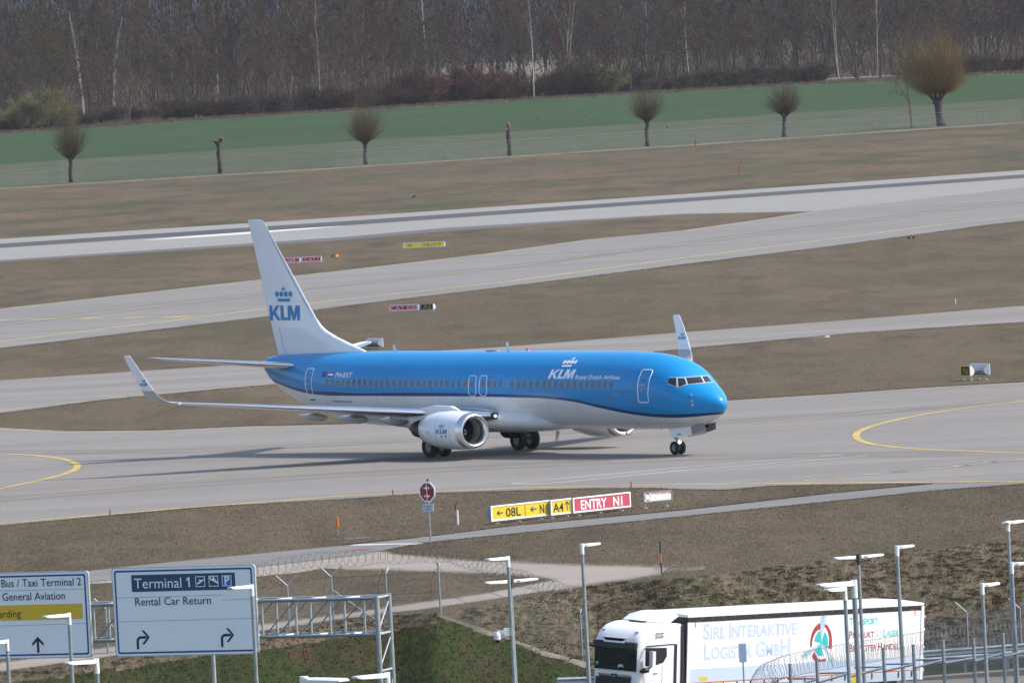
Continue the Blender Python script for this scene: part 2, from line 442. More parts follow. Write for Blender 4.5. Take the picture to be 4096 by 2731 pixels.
# embankment, finely divided with real relief
def lerp(a, b, t): return a + (b - a) * t
def edge_at(x):
    for a, b in zip(Ep[:-1], Ep[1:]):
        if a.x <= x <= b.x: return lerp(a, b, (x - a.x) / (b.x - a.x))
    return Ep[0].copy() if x < Ep[0].x else Ep[-1].copy()
from mathutils import noise as mnoise
def relief(x, y):
    return 0.10 * mnoise.noise(Vector((x * 0.9, y * 0.9, 0))) + 0.05 * mnoise.noise(Vector((x * 3.1, y * 3.1, 5)))
m = MB(); xs = np.arange(Ep[0].x, Ep[-1].x, 0.35); ns = 30
strip_px = [(1001, 1413.6), (1117, 1453.6), (1251, 1502), (1347, 1528), (1480, 1565)]
def strip_y(x):
    if x <= strip_px[0][0]: return -1e9
    for a, b in zip(strip_px[:-1], strip_px[1:]):
        if a[0] <= x <= b[0]: return a[1] + (b[1] - a[1]) * (x - a[0]) / (b[0] - a[0])
    return 1e9
def to_px(p):
    d = Vector(p) - CAMP; z = d.dot(_fw)
    return (W0 / 2 + PF * d.dot(_r) / z) / K, (H0 / 2 - PF * d.dot(_u) / z) / K
vs = []
for x in xs:
    e = edge_at(x); t0 = toe(e)
    for j in range(ns + 1):
        t = j / ns
        q = lerp(e, t0, t)
        z = -DROP * (t ** 1.12) + (relief(x, q.y) * min(1, 6 * t) if t > 0 else 0)
        vs.append((x, q.y, z - (0.0 if t > 0 else 0.0)))
fs = [(i * (ns + 1) + j, i * (ns + 1) + j + 1, (i + 1) * (ns + 1) + j + 1, (i + 1) * (ns + 1) + j) for i in range(len(xs) - 1) for j in range(ns)]
m.add(vs, fs)
emb = m.build('embankment', [M['slope_rough'], M['slope_green']], smooth=True)
for p in emb.data.polygons:
    u, v = to_px(p.center)
    p.material_index = 1 if v > strip_y(u) and (u > 1001 or True) and v > EDGE[0][1] * 0 + (1411 + 22 if u < 1001 else 0) + max(0, (1001 - u)) * 0.14 else 0
tag(emb, kind='structure')
EBVH = BVHTree.FromPolygons([v.co for v in emb.data.vertices], [tuple(p.vertices) for p in emb.data.polygons])
def on_slope(u, v, dz=0.0):
    d = ray(u * K, v * K).normalized(); h = EBVH.ray_cast(CAMP, d, 2000)
    return (h[0] + Vector((0, 0, dz))) if h[0] else None

# lower ground: from the toe of the slope, rising toward the hill the photographer stands on
m = MB(); vs = []
for i, p in enumerate(Ep):
    t0 = toe(p)
    row = [(t0.x, t0.y, -DROP - 0.01), (t0.x, 330, -DROP - 0.01), (t0.x * .9, 230, 0.5), (t0.x * .8, 120, 8), (t0.x * .8, 30, 19.0), (t0.x * .8, -60, 21.5)]
    vs += row
m.add(vs, [(i * 6 + j, i * 6 + j + 1, (i + 1) * 6 + j + 1, (i + 1) * 6 + j) for i in range(k - 1) for j in range(5)])
tag(m.build('lower_ground', M['slope_green']), kind='structure')

def band(name, up, lo, mt, z, kind='structure'):
    """sheet between an upper and a lower outline, both in photo coordinates from left to right"""
    z = z * .2
    def samp(P, x):
        for a, b in zip(P[:-1], P[1:]):
            if a[0] <= x <= b[0]: return a[1] + (b[1] - a[1]) * (x - a[0]) / max(1e-6, b[0] - a[0])
        if x < P[0][0]:
            a, b = P[0], P[1]
        else: a, b = P[-2], P[-1]
        return a[1] + (b[1] - a[1]) * (x - a[0]) / (b[0] - a[0])
    X0 = max(up[0][0], lo[0][0]); X1 = min(up[-1][0], lo[-1][0])
    X = sorted(set([X0, X1] + [p[0] for p in up + lo if X0 < p[0] < X1] + list(np.linspace(X0, X1, 40))))
    v = []
    for x in X:
        v.append(ats(x, samp(up, x), z)); v.append(ats(x, samp(lo, x), z))
    mb = MB(); mb.add(v, [(2 * i, 2 * i + 1, 2 * i + 3, 2 * i + 2) for i in range(len(X) - 1)])
    return tag(mb.build(name, mt), kind=kind)
def ext(P, x0=-1800, x1=4200):
    P = list(P)
    a, b = P[0], P[1]; P.insert(0, (x0, a[1] + (b[1] - a[1]) / (b[0] - a[0]) * (x0 - a[0])))
    a, b = P[-2], P[-1]; P.append((x1, b[1] + (b[1] - a[1]) / (b[0] - a[0]) * (x1 - b[0])))
    return P

rw_far = [(0, 549), (784, 499), (1569, 446), (2352, 391)]
d_top = [(0, 560), (784, 508.6), (1569, 455), (2352, 400.9)]
d_bot = [(0, 569.5), (784, 518.6), (1569, 463.8), (2352, 409)]
rw_near = [(0, 597.5), (784, 545), (1018, 523.5), (1569, 491), (1640, 490), (1873, 485)]
band('runway', ext(rw_far), [(-1800, 718)] + rw_near + [(2352, 476), (2850, 450), (4200, 384)], M['rwy'], .02)
band('runway_rubber_strip', ext(d_top), ext(d_bot), M['rwyd'], .05)
sh_low = [(-1800, 723), (0, 602), (784, 552), (1018, 532), (1500, 497), (1640, 491)]
band('runway_shoulder', [(-1800, 718)] + rw_near[:-1], sh_low, M['shoulder'], .05)
band('runway_marking', [(330, 551.6), (450, 541.3), (560, 533.4), (700, 524.2), (790, 518.9)], [(330, 552.0), (450, 545.3), (560, 538.2), (700, 526.8), (790, 519.2)], M['whp2'], .08)

ex_up = [(0, 709), (597, 642), (784, 621.5), (1111, 583.5), (1351, 550), (1569, 529.5), (1635, 520), (1760, 502), (1855, 487.6), (1873, 485), (2352, 430)]
ex_lo = [(0, 799.6), (310, 763), (620, 726), (784, 703.6), (1176, 657), (1569, 607.5), (1901, 567), (2268, 517), (2352, 508)]
band('exit_taxiway', ext(ex_up), ext(ex_lo), M['conc2'], .04)
md_up = [(0, 873), (610, 833), (1001, 806), (1176, 795), (1555, 764), (1960, 734), (2352, 702)]
md_lo = [(0, 948.7), (233, 918.7), (500, 893.7), (634, 883), (1000, 852), (1474, 811), (1588, 799), (1960, 765), (2352, 739.6)]
band('middle_taxiway', ext(md_up), ext(md_lo), M['conc'], .02)
n_up = [(-500, 960), (-150, 972), (0, 982), (150, 989.5), (367, 987.5), (567, 978.5), (784, 974), (1100, 957), (1672, 919), (1901, 905), (2135, 889), (2352, 877)]
n_lo = [(0, 1206), (300, 1178.5), (467, 1163.5), (784, 1145.5), (998, 1131.8), (1351, 1121), (1501, 1120), (1568, 1123), (1668, 1124), (1768, 1115), (2068, 1110), (2141, 1110.5), (2352, 1103.5)]
band('near_taxiway', ext(n_up), ext(n_lo), M['conc'], .02)
sr_up = [(0, 1332), (207, 1310), (392, 1290), (784, 1252.5), (984, 1232), (1176, 1207.5), (1568, 1171.5), (1901, 1133.5), (2141, 1111), (2352, 1096)]
sr_lo = [(0, 1352), (207, 1336), (392, 1316), (600, 1300), (784, 1279), (874, 1265), (957, 1247), (1176, 1225), (1568, 1185), (1960, 1145), (2135, 1127), (2352, 1110)]
band('service_road', ext(sr_up), ext(sr_lo), M['asph'], .045)
# gravel turning area and the path that leaves it, around a grass island
gr_up = [(-400, 1372), (207, 1325), (600, 1287), (784, 1268), (874, 1264.8), (917, 1275), (1084, 1287), (1317, 1297), (1468, 1300), (1534, 1303)]
gr_lo = [(-400, 1392), (0, 1352), (203, 1340), (594, 1323), (679, 1315), (743, 1304.5), (917, 1308.6), (1084, 1315), (1151, 1317), (1217, 1322), (1274, 1332), (1274.5, 1354), (1351, 1342.5), (1440, 1330), (1517, 1317), (1534, 1306)]
band('gravel_area', gr_up, gr_lo, M['gravel'], .025)
pa_up = [(-400, 1577), (0, 1522), (207, 1492), (263, 1484), (594, 1435), (764, 1413), (900, 1393), (1117, 1362), (1275, 1331)]
pa_lo = [(-400, 1597), (0, 1541), (257, 1506), (594, 1449), (764, 1424), (900, 1405), (951, 1401), (1117, 1377), (1284, 1352)]
band('gravel_path', pa_up, pa_lo, M['gravel'], .025)

def line(name, pts, wd, mt, z=.07, smooth=False):
    z = z * .2
    P = [ats(x, y, z) for x, y in pts]
    P2 = [(p.x, p.y) for p in P]
    if smooth:
        Q = []
        for i in range(len(P2) - 1):
            p0 = np.array(P2[max(0, i - 1)]); p1 = np.array(P2[i]); p2 = np.array(P2[i + 1]); p3 = np.array(P2[min(len(P2) - 1, i + 2)])
            for t in np.linspace(0, 1, 7)[:-1]:
                Q.append(0.5 * ((2 * p1) + (-p0 + p2) * t + (2 * p0 - 5 * p1 + 4 * p2 - p3) * t * t + (-p0 + 3 * p1 - 3 * p2 + p3) * t ** 3))
        Q.append(np.array(P2[-1])); P2 = Q
    v, f = stroke(P2, wd)
    mb = MB(); mb.add([(a, b, z) for a, b in v], f)
    return tag(mb.build(name, mt), kind='structure')
def r6(x, y): return (1567.6 + .3335 * x, 516.8 + .3335 * y)
def z6(x, y): return (x * .3418, 849.8 + .3418 * y)
def r3(x, y): return (1567.6 + .3335 * x, 1045.1 + .3335 * y)
Y, YF, WP, WF = M['yel'], M['yelf'], M['whp'], M['whf']
line('taxi_line', [z6(-300, 552), z6(0, 562), z6(170, 567), z6(300, 578), z6(430, 598), z6(500, 622), z6(520, 641), z6(500, 668), z6(430, 697), z6(300, 731), z6(180, 758), z6(0, 795), z6(-300, 850)], .38, Y, .075, True)
line('taxi_line', [r6(2600, 1180), r6(2352, 1209), r6(1800, 1280), r6(1450, 1345), r6(1250, 1404), r6(1195, 1450), r6(1250, 1492), r6(1400, 1520), r6(1700, 1545), r6(2352, 1567), r6(2900, 1580)], .38, Y, .075, True)
line('taxi_line', [(-200, 1160), (0, 1146), (392, 1116), (784, 1090), (1176, 1070), (1418, 1056), (1568, 1052), (1835, 1045), (2352, 1041), (2600, 1039)], .30, YF, .07)
line('taxi_line', [(-200, 1157), (0, 1142), (250, 1121), (392, 1107), (701, 1073), (900, 1056), (1200, 1046), (1500, 1043)], .30, YF, .065)
line('taxi_line', [(-200, 1040), (0, 1038.8), (400, 1035.4), (639, 1025), (804, 1018.7), (1335, 990), (1622, 970.6), (1969, 950), (2352, 915)], .30, YF, .07)
line('taxi_line', [(400, 1037), (804, 1033), (1200, 1020), (1402, 1005), (1618, 983), (2059, 941), (2352, 912)], .30, YF, .065)
line('edge_line', [(-200, 1217), (0, 1201), (392, 1168.5), (784, 1138), (1176, 1120), (1568, 1111.8), (2352, 1104.5), (2600, 1102)], .55, Y, .075)
line('edge_line', [(x, y + 3) for x, y in n_up], .45, YF, .065)
line('edge_line', [(-200, 808), (0, 784.6), (614, 708.5), (784, 688), (1176, 645), (1569, 592), (2002, 537), (2168, 515), (2352, 496), (2500, 478)], .5, Y, .075)
line('edge_line', [(x, y + 1.2) for x, y in ex_up[:-1]], .6, YF, .07)
line('taxi_line', [(-200, 760), (0, 745), (604, 674), (784, 653), (1176, 612), (1418, 578.5), (1569, 560), (1875, 522), (2352, 460), (2500, 441)], .5, YF, .08)
line('edge_line', [(-100, 950), (0, 942), (290, 911), (630, 880)], .5, YF, .07)
line('edge_line', [(x, y + 1.0) for x, y in md_up], .4, YF, .07)
line('taxi_line', [(0, 901), (300, 880), (614, 857)], .3, YF, .07)
line('taxi_line', [(1001, 838), (1588, 778), (1960, 748), (2352, 720)], .3, YF, .07)
line('taxi_line', [(0, 735), (130, 732), (300, 729), (460, 727)], .6, YF, .085)
line('taxi_line', [(1118, 585), (1418, 577), (1569, 573.6), (1718, 568)], .5, YF, .085)
for x0, x1, y0, y1 in ((0, 18, 735.5, 735), (92, 122, 733.5, 732.5), (195, 225, 731, 730.4), (292, 322, 729.5, 728.6), (390, 425, 728, 727.4)):
    line('taxi_dash', [(x0, y0), (x1, y1)], 2.2, Y, .09)
for a in (30, 100, 180, 265, 345, 420, 500, 580):
    line('taxi_dash', [z6(a, 174 - a * .004), z6(a + 38, 173.5 - a * .004)], .9, YF, .07)
line('white_line', [z6(0, 180), z6(880, 177)], .35, WF, .07); line('white_line', [z6(0, 199), z6(700, 186)], .35, WF, .07)
line('white_line', [r6(60, 787), r6(1000, 772), r6(1000, 760), r6(300, 775)], .3, WF, .07)
for a in ((10, 508), (190, 495), (375, 480), (555, 465), (735, 451), (905, 438), (1080, 424)):
    line('taxi_dash', [z6(a[0], a[1]), z6(a[0] + 90, a[1] - 5)], .5, YF, .08)
line('white_line', [(1174, 1109.6), (1568, 1072.5), (1934, 1044)], .26, WP, .08)
line('white_line', [(1174, 1109.9), (1245, 1111), (1568, 1079.5), (1990, 1046)], .26, WP, .08)
line('white_line', [(1684, 1107), (2134, 1070), (2352, 1047), (2500, 1033)], .26, WF, .08)
line('white_line', [(1684, 1107.2), (1747, 1107), (2134, 1077.5), (2352, 1052.5), (2500, 1038)], .26, WF, .08)
for i, (a, b) in enumerate(((830, 175), (1035, 157), (1250, 135), (1450, 117), (1655, 95), (1855, 75), (2060, 52), (2265, 34))):
    line('taxi_dash', [r3(a, b), r3(a + 112, b - 9)], .42, Y, .08)
line('white_line', [(810, 1249.5), (874, 1249.5), (960, 1243)], .22, WF, .08)
line('stop_bar', [(812, 1250.6), (965, 1248)], .9, WP, .09)
line('white_line', [(960, 1232.5), (1050, 1232), (1104, 1228)], .22, WF, .08)
line('red_line', [(786, 1264), (850, 1258)], .7, M['redp'], .09)
line('road_edge_line', [(x, y - 1) for x, y in sr_lo[5:]], .12, YF, .08)
for off in (-4.0, 4.5):
    line('tyre_marks', [(-200, 1160 + off), (0, 1146 + off), (392, 1116 + off), (784, 1090 + off), (1176, 1070 + off), (1568, 1052 + off), (1835, 1045 + off), (2352, 1041 + off)], 1.7, M['tyre'], .03)
    line('tyre_marks', [(-200, 1040 + off * .8), (400, 1035.4 + off * .8), (804, 1018.7 + off * .8), (1335, 990 + off * .8), (1622, 970.6 + off * .8), (1969, 950 + off * .8), (2352, 915 + off * .8)], 1.7, M['tyre'], .035)
    line('tyre_marks', [(-200, 760 + off * .5), (0, 745 + off * .5), (604, 674 + off * .5), (1176, 612 + off * .5), (1569, 560 + off * .5), (2352, 460 + off * .5)], 2.2, M['tyre'], .05)
# darker asphalt patches where the service road meets the grass
for (a, b, c, d) in ((790, 1237, 850, 1233),):
    line('asphalt_patch', [(a, b), (c, d)], 1.6, M['shoulder'], .05)

# far side
band('far_meadow', ext([(0, 377), (784, 327), (1568, 277), (2352, 225)]), ext([(0, 434), (784, 386), (1568, 334.5), (2352, 281)]), M['meadow'], .03)
band('far_track', ext([(0, 432.6), (784, 384.6), (1568, 333.4), (2352, 280)]), ext([(0, 435.0), (784, 387), (1568, 335.8), (2352, 282.6)]), M['straw'], .09)
band('far_grass', ext([(0, 434.6), (784, 386.6), (1568, 335.4), (2352, 282)]), ext([(0, 549.4), (784, 499.4), (1569, 446.4), (2352, 391.4)]), M['grass_far'], .015)
crop_up = [(0, 309), (210, 295), (367, 283), (784, 257.5), (1176, 233), (1568, 212), (1870, 195), (2035, 187), (2352, 168)]
band('green_field', ext(crop_up), ext([(0, 377.4), (784, 327.4), (1568, 277.4), (2352, 225.4)]), M['crop'], .03)
st_up = [(x, y - (5 if 200 < x < 380 else 2.0)) for x, y in crop_up]
band('straw_verge', ext(st_up), ext(crop_up), M['straw'], .05)
band('forest_floor', ext([(0, 166), (2352, 43)]), ext(st_up), M['floor'], .02)
mb = MB(); hv = []; hx = np.linspace(-1000, 1000, 60)
for j, (yy, zz) in enumerate(((4150, -.3), (4400, 9), (4700, 24), (5000, 36), (5190, 40))):
    for x in hx: hv.append((x, yy, zz * (1 + .12 * math.sin(x * .013) + .06 * math.sin(x * .045 + j)) if zz > 0 else zz))
mb.add(hv, [(j * 60 + i, j * 60 + i + 1, (j + 1) * 60 + i + 1, (j + 1) * 60 + i) for j in range(4) for i in range(59)])
tag(mb.build('wooded_hill', M['tw_far'], smooth=True), kind='structure')
band('far_clearing', [(990, 160), (1100, 146), (1250, 138), (1420, 150)], [(990, 178), (1100, 196), (1250, 190), (1420, 165)], M['straw'], .06)
band('field_lane', [(1855, 183), (1980, 176), (2060, 173)], [(1855, 185.5), (1980, 178.5), (2060, 175)], M['gravel'], .08)

# concrete kerb strip running down the slope
P = [on_slope(x, y) for x, y in strip_px[:4]]
P = [p for p in P if p]
mb = MB()
secs = []
for i, p in enumerate(P):
    d = (P[min(i + 1, len(P) - 1)] - P[max(0, i - 1)]).normalized(); s = Vector((-d.y, d.x, 0)).normalized() * 0.10
    a = p + s; b = p - s
    secs.append([a + Vector((0, 0, -.4)), b + Vector((0, 0, -.4)), b + Vector((0, 0, .12)), a + Vector((0, 0, .12))])
mb.loft(secs)
tag(mb.build('slope_kerb', M['concrete']), 'concrete kerb strip running down between the green and the rough slope', 'kerb')
# ================================================================== the airliner
PX, PY, YAW = 10.6113, 545.7686, 0.941483
air = empty('airliner', (PX, PY, -0.111), 0.0, 'blue and white airliner taxiing with its nose to the right', 'airplane')
air.rotation_euler = (0, -0.0052, math.pi - YAW)
bpy.context.view_layer.update()
AM = Matrix.Translation(air.location) @ air.rotation_euler.to_matrix().to_4x4()
AMi = AM.inverted()

FS = np.array([ # x, ztop, zbot, half width
(0.10, 2.72, 2.66, .03), (0.14, 2.87, 2.54, .17), (0.22, 2.99, 2.41, .32), (0.40, 3.16, 2.24, .52), (0.70, 3.37, 2.04, .76), (1.1, 3.61, 1.86, 1.02), (1.5, 3.84, 1.72, 1.23),
(1.8, 4.00, 1.63, 1.36), (2.1, 4.23, 1.53, 1.48), (2.5, 4.53, 1.48, 1.58), (2.9, 4.76, 1.44, 1.66), (3.4, 4.95, 1.42, 1.73), (4.2, 5.13, 1.40, 1.80), (5.2, 5.27, 1.385, 1.85),
(6.5, 5.35, 1.38, 1.875), (8.0, 5.39, 1.38, 1.88), (27.5, 5.36, 1.38, 1.88), (29.0, 5.36, 1.385, 1.875), (30.5, 5.35, 1.42, 1.84), (32.0, 5.33, 1.56, 1.75),
(34.0, 5.29, 1.86, 1.52), (36.0, 5.24, 2.29, 1.20), (38.0, 5.16, 2.84, .82), (39.6, 5.08, 3.52, .50), (40.4, 5.00, 4.05, .32), (40.68, 4.88, 4.22, .16)])
def catmull(T, x):
    X = T[:, 0]; i = int(np.clip(np.searchsorted(X, x) - 1, 0, len(X) - 2))
    x0, x1 = X[i], X[i + 1]; t = (x - x0) / (x1 - x0); out = []
    for c in range(1, T.shape[1]):
        Yc = T[:, c]
        m1 = (Yc[i + 1] - Yc[max(0, i - 1)]) / (X[i + 1] - X[max(0, i - 1)])
        j = min(len(X) - 1, i + 2)
        m2 = (Yc[j] - Yc[i]) / (X[j] - X[i])
        d = x1 - x0
        out.append((2 * t**3 - 3 * t * t + 1) * Yc[i] + (t**3 - 2 * t * t + t) * d * m1 + (-2 * t**3 + 3 * t * t) * Yc[i + 1] + (t**3 - t * t) * d * m2)
    return out
def fsec(x, n=72):
    zt, zb, hw = catmull(FS, x); zc = zb + .52 * (zt - zb); pts = []
    for k in range(n):
        a = 2 * math.pi * k / n; c, s = math.cos(a), math.sin(a)
        pts.append((x, hw * c, zc + ((zt - zc) if s > 0 else (zc - zb)) * s))
    return pts
xs = list(np.concatenate([[0.1, .115, .14, .17, .22, .28, .36, .48], np.linspace(.6, 8, 40), np.linspace(8.6, 27, 20), np.linspace(27.5, 40.68, 44)]))
mb = MB(); mb.loft([fsec(x) for x in xs])

def livery():
    m, t, b = newmat('airline_livery')
    b.inputs['Roughness'].default_value = 0.30; b.inputs['Specular IOR Level'].default_value = 0.35; b.inputs['Coat Weight'].default_value = 0.06; b.inputs['Coat Roughness'].default_value = 0.12
    tc = t.nodes.new('ShaderNodeTexCoord'); sx = t.nodes.new('ShaderNodeSeparateXYZ'); t.links.new(tc.outputs['Object'], sx.inputs[0])
    dv = t.nodes.new('ShaderNodeMath'); dv.operation = 'DIVIDE'; dv.inputs[1].default_value = 42.0; t.links.new(sx.outputs[0], dv.inputs[0])
    return m, t, b, sx, dv
LV = livery()
fus = mb.build('fuselage', LV[0], air, smooth=True)
def bvh_of(o):
    me = o.data; return BVHTree.FromPolygons([v.co.copy() for v in me.vertices], [tuple(p.vertices) for p in me.polygons])
FB = bvh_of(fus)
def cast(bv, u, v, off=0.012):
    d = (AMi.to_3x3() @ ray(u, v)).normalized(); o = AMi @ CAMP
    h = bv.ray_cast(o + d * 400, d, 400)
    return (h[0] + (h[1] if h[1].dot(d) < 0 else -h[1]) * off) if h[0] else None
def side(bv, x, z, off=0.012, y0=30):
    h = bv.ray_cast(Vector((x, y0, z)), Vector((0, -1, 0)), 60)
    if not h[0]: return Vector((x, 0, z))
    n = h[1] if h[1].y > 0 else -h[1]
    return h[0] + n * off
def zr5(x, y): return (1366 + .5808 * x, 900 + .5808 * y)
def zns(x, y): return (2480 + .29337 * x, 1380 + .29337 * y)
def ztl(x, y): return (1020 + .20408 * x, 1380 + .20408 * y)
def ztx(x, y): return (2150 + .21259 * x, 1400 + .21259 * y)
def zen(x, y): return (1600 + .2551 * x, 1560 + .2551 * y)
def curve_pts(pp):
    out = []
    for u, v in pp:
        h = cast(FB, u, v, 0)
        if h: out.append((h.x, h.z))
    return sorted(out)
ctop = curve_pts([ztl(290, 590), ztl(330, 640), ztl(600, 770), ztl(800, 835), ztl(1000, 880), ztl(1250, 908), ztl(1600, 925)] + [zr5(*p) for p in ((0, 1155), (500, 1156), (900, 1160), (1200, 1168), (1400, 1178), (1600, 1202), (1750, 1235), (1900, 1265), (2050, 1290), (2200, 1303))] + [zns(*p) for p in ((200, 910), (450, 940), (750, 947), (1050, 935), (1250, 922))])
cbot = curve_pts([ztl(300, 660), ztl(500, 770), ztl(700, 850), ztl(950, 925), ztl(1200, 965), ztl(1500, 985)] + [zr5(*p) for p in ((0, 1173), (500, 1176), (850, 1178), (1200, 1185), (1400, 1192), (1600, 1215), (1750, 1250), (1900, 1283), (2050, 1308), (2200, 1322))] + [zns(*p) for p in ((200, 945), (450, 975), (750, 985), (1050, 970), (1250, 950))])
print('ctop', [(round(a, 1), round(b, 2)) for a, b in ctop]); print('cbot', [(round(a, 1), round(b, 2)) for a, b in cbot])
def fcurve(t, dv, pts, dz=0.0):
    pts = [(a_, b_ + dz) for a_, b_ in pts]
    n = t.nodes.new('ShaderNodeFloatCurve'); c = n.mapping.curves[0]
    P = [(0.0, pts[0][1] / 6)] + [(a / 42, b / 6) for a, b in pts] + [(1.0, min(.95, pts[-1][1] / 6 + .05))]
    while len(c.points) > 2: c.points.remove(c.points[-1])
    c.points[0].location = P[0]; c.points[1].location = P[-1]
    for p in P[1:-1]: c.points.new(*p)
    n.mapping.update(); t.links.new(dv.outputs[0], n.inputs['Value'])
    ml = t.nodes.new('ShaderNodeMath'); ml.operation = 'MULTIPLY'; ml.inputs[1].default_value = 6.0; t.links.new(n.outputs[0], ml.inputs[0])
    return ml.outputs[0]
m_, t_, b_, sx_, dv_ = LV
def step(a, bsock):
    g = t_.nodes.new('ShaderNodeMath'); g.operation = 'GREATER_THAN'; t_.links.new(a, g.inputs[0]); t_.links.new(bsock, g.inputs[1]); return g.outputs[0]
zt_ = step(sx_.outputs[2], fcurve(t_, dv_, ctop, .015)); zb_ = step(sx_.outputs[2], fcurve(t_, dv_, cbot, -.015))
blue = (0.002, 0.235, 0.56)
c1 = mixn(t_, zb_, (0.66, 0.68, 0.69), (0.004, 0.035, 0.14)); c2 = mixn(t_, zt_, c1, blue)
vs_ = mapped(t_, 0.35, 3.0, 0, 3.0)
dm = t_.nodes.new('ShaderNodeMath'); dm.operation = 'MULTIPLY'; dm.inputs[1].default_value = 0.07
t_.links.new(noise(t_, vs_, 1.0, 5, 0.6, .45, .7), dm.inputs[0])
c3 = mixn(t_, dm.outputs[0], c2, (0.10, 0.14, 0.17))
def seam(sock, period, width, amt):
    n1 = t_.nodes.new('ShaderNodeMath'); n1.operation = 'DIVIDE'; n1.inputs[1].default_value = period; t_.links.new(sock, n1.inputs[0])
    n2 = t_.nodes.new('ShaderNodeMath'); n2.operation = 'FRACT'; t_.links.new(n1.outputs[0], n2.inputs[0])
    n3 = t_.nodes.new('ShaderNodeMath'); n3.operation = 'LESS_THAN'; n3.inputs[1].default_value = width / period; t_.links.new(n2.outputs[0], n3.inputs[0])
    n4 = t_.nodes.new('ShaderNodeMath'); n4.operation = 'MULTIPLY'; n4.inputs[1].default_value = amt; t_.links.new(n3.outputs[0], n4.inputs[0]); return n4.outputs[0]
c4 = mixn(t_, seam(sx_.outputs[0], 2.54, .035, .35), c3, (.01, .06, .12)); c5 = mixn(t_, seam(sx_.outputs[2], .86, .02, .25), c4, (.01, .06, .12))
t_.links.new(c5, b_.inputs['Base Color'])

def px_patch(bv, poly, off=.012, sub=3, mirror=False, conv=None):
    """flat patch given by its outline in the photo, laid on the surface it belongs to"""
    bm_ = bmesh.new(); f = bm_.faces.new([bm_.verts.new((a, b, 0)) for a, b in poly])
    bmesh.ops.triangulate(bm_, faces=bm_.faces); bmesh.ops.subdivide_edges(bm_, edges=bm_.edges, cuts=sub, use_grid_fill=True)
    vs = []; 
    for v in bm_.verts:
        u = conv(v.co.x, v.co.y) if conv else (v.co.x, v.co.y)
        h = cast(bv, u[0], u[1], off); vs.append(tuple(h) if h else None)
    fs = [tuple(v.index for v in f.verts) for f in bm_.faces]; bm_.verts.index_update(); bm_.free()
    fs = [f for f in fs if all(vs[i] is not None for i in f)]
    vs = [v if v else (0, 0, 0) for v in vs]
    mb = MB(); mb.add(vs, fs)
    if mirror: mb.add([(a, -b, c) for a, b, c in vs], [f[::-1] for f in fs])
    return mb
def px_line(bv, pts, r=.02, off=.01, conv=None, dens=6, closed=False):
    P = list(pts) + ([pts[0]] if closed else []); Q = []
    for a, b in zip(P[:-1], P[1:]):
        for t in np.linspace(0, 1, dens + 1)[:-1]: Q.append((a[0] + (b[0] - a[0]) * t, a[1] + (b[1] - a[1]) * t))
    Q.append(P[-1]); out = []
    for q in Q:
        u = conv(*q) if conv else q
        h = cast(bv, u[0], u[1], off)
        if h: out.append(h)
    return MB().tube(out, r, 5)
def side_text(mb, bv, geo, ax, az, sxx, szz, off=.014, slope=0.0, y0=30):
    """lay 2-D geometry on a right-hand side surface: u runs toward the nose"""
    v, f = dense(geo, 2) if len(geo[1]) < 5 else geo
    mb.add([tuple(side(bv, ax - a * sxx, az + b * szz + a * sxx * slope, off, y0)) for a, b in v], f)

# cockpit windows
CW0 = [(1119, 429), (1192, 422), (1255, 499), (1164, 509)]
CW = [[(900, 446), (1096, 431), (1143, 511), (930, 531)], [(790, 452), (878, 451), (907, 531), (803, 571)], [(668, 448), (768, 446), (771, 566), (660, 522), (655, 506)]]
fr = px_patch(FB, [(645, 505), (672, 439), (882, 438), (1101, 421), (1200, 412), (1268, 506), (1155, 518), (912, 541), (790, 580), (655, 533)], .008, 4, False, zns)
cf = fr.build('cockpit_window_frame', M['frame'], air)
cf.data.materials[0] = mat('window_surround', (0.50, 0.52, 0.56), 0.35)
for i, c in enumerate(CW + [CW0]):
    q_ = px_patch(FB, c, .02, 3, False, zns); q_.build('cockpit_window', M['glass'], air)
    if i == 2:
        mq = MB(); mq.add([(a, -b, c_) for a, b, c_ in q_.v], [f[::-1] for f in q_.f]); mq.build('cockpit_window', M['glass'], air)
# cabin windows
wx = [zr5(a, 1097)[0] for a in (1855, 1811, 1770, 1729, 1690, 1646, 1602, 1558, 1514, 1471, 1430, 1391, 1346, 1302, 1258, 1215, 1171, 1091, 1053, 1015, 975, 900, 852, 806, 765, 725, 686, 647, 607, 567, 526, 483, 442, 400, 357, 313, 273, 235, 197, 158, 120, 82, 43)] + [ztl(a, 740)[0] for a in (2260, 2147, 2040, 1930, 1820, 1718, 1613, 1510, 1407)]
p0 = cast(FB, 2447, 1539); p1 = cast(FB, 1307, 1530)
def rrect(wd, ht, n=5, r=.5):
    out = []; rr = wd * r
    for cx, cy, a0 in ((wd / 2 - rr, ht / 2 - rr, 0), (-wd / 2 + rr, ht / 2 - rr, 90), (-wd / 2 + rr, -ht / 2 + rr, 180), (wd / 2 - rr, -ht / 2 + rr, 270)):
        for i in range(n): 
            a = R(a0 + 90 * i / (n - 1)); out.append((cx + rr * math.cos(a), cy + rr * math.sin(a)))
    return out
for i, u in enumerate(wx):
    v = 1539 + (u - 2447) * (1530 - 1539) / (1307 - 2447)
    h = cast(FB, u, v)
    z = p0.z + (p1.z - p0.z) * (h.x - p0.x) / (p1.x - p0.x)
    mb = MB()
    mb.add([tuple(side(FB, h.x + a, z + b, .006)) for a, b in rrect(.30, .44)], [tuple(range(20))])
    mb.add([tuple(side(FB, h.x + a, z + b, .014)) for a, b in rrect(.235, .37)], [tuple(range(20))])
    o = mb.build('cabin_window', [M['frame'], M['cabin']], air); o.data.polygons[1].material_index = 1
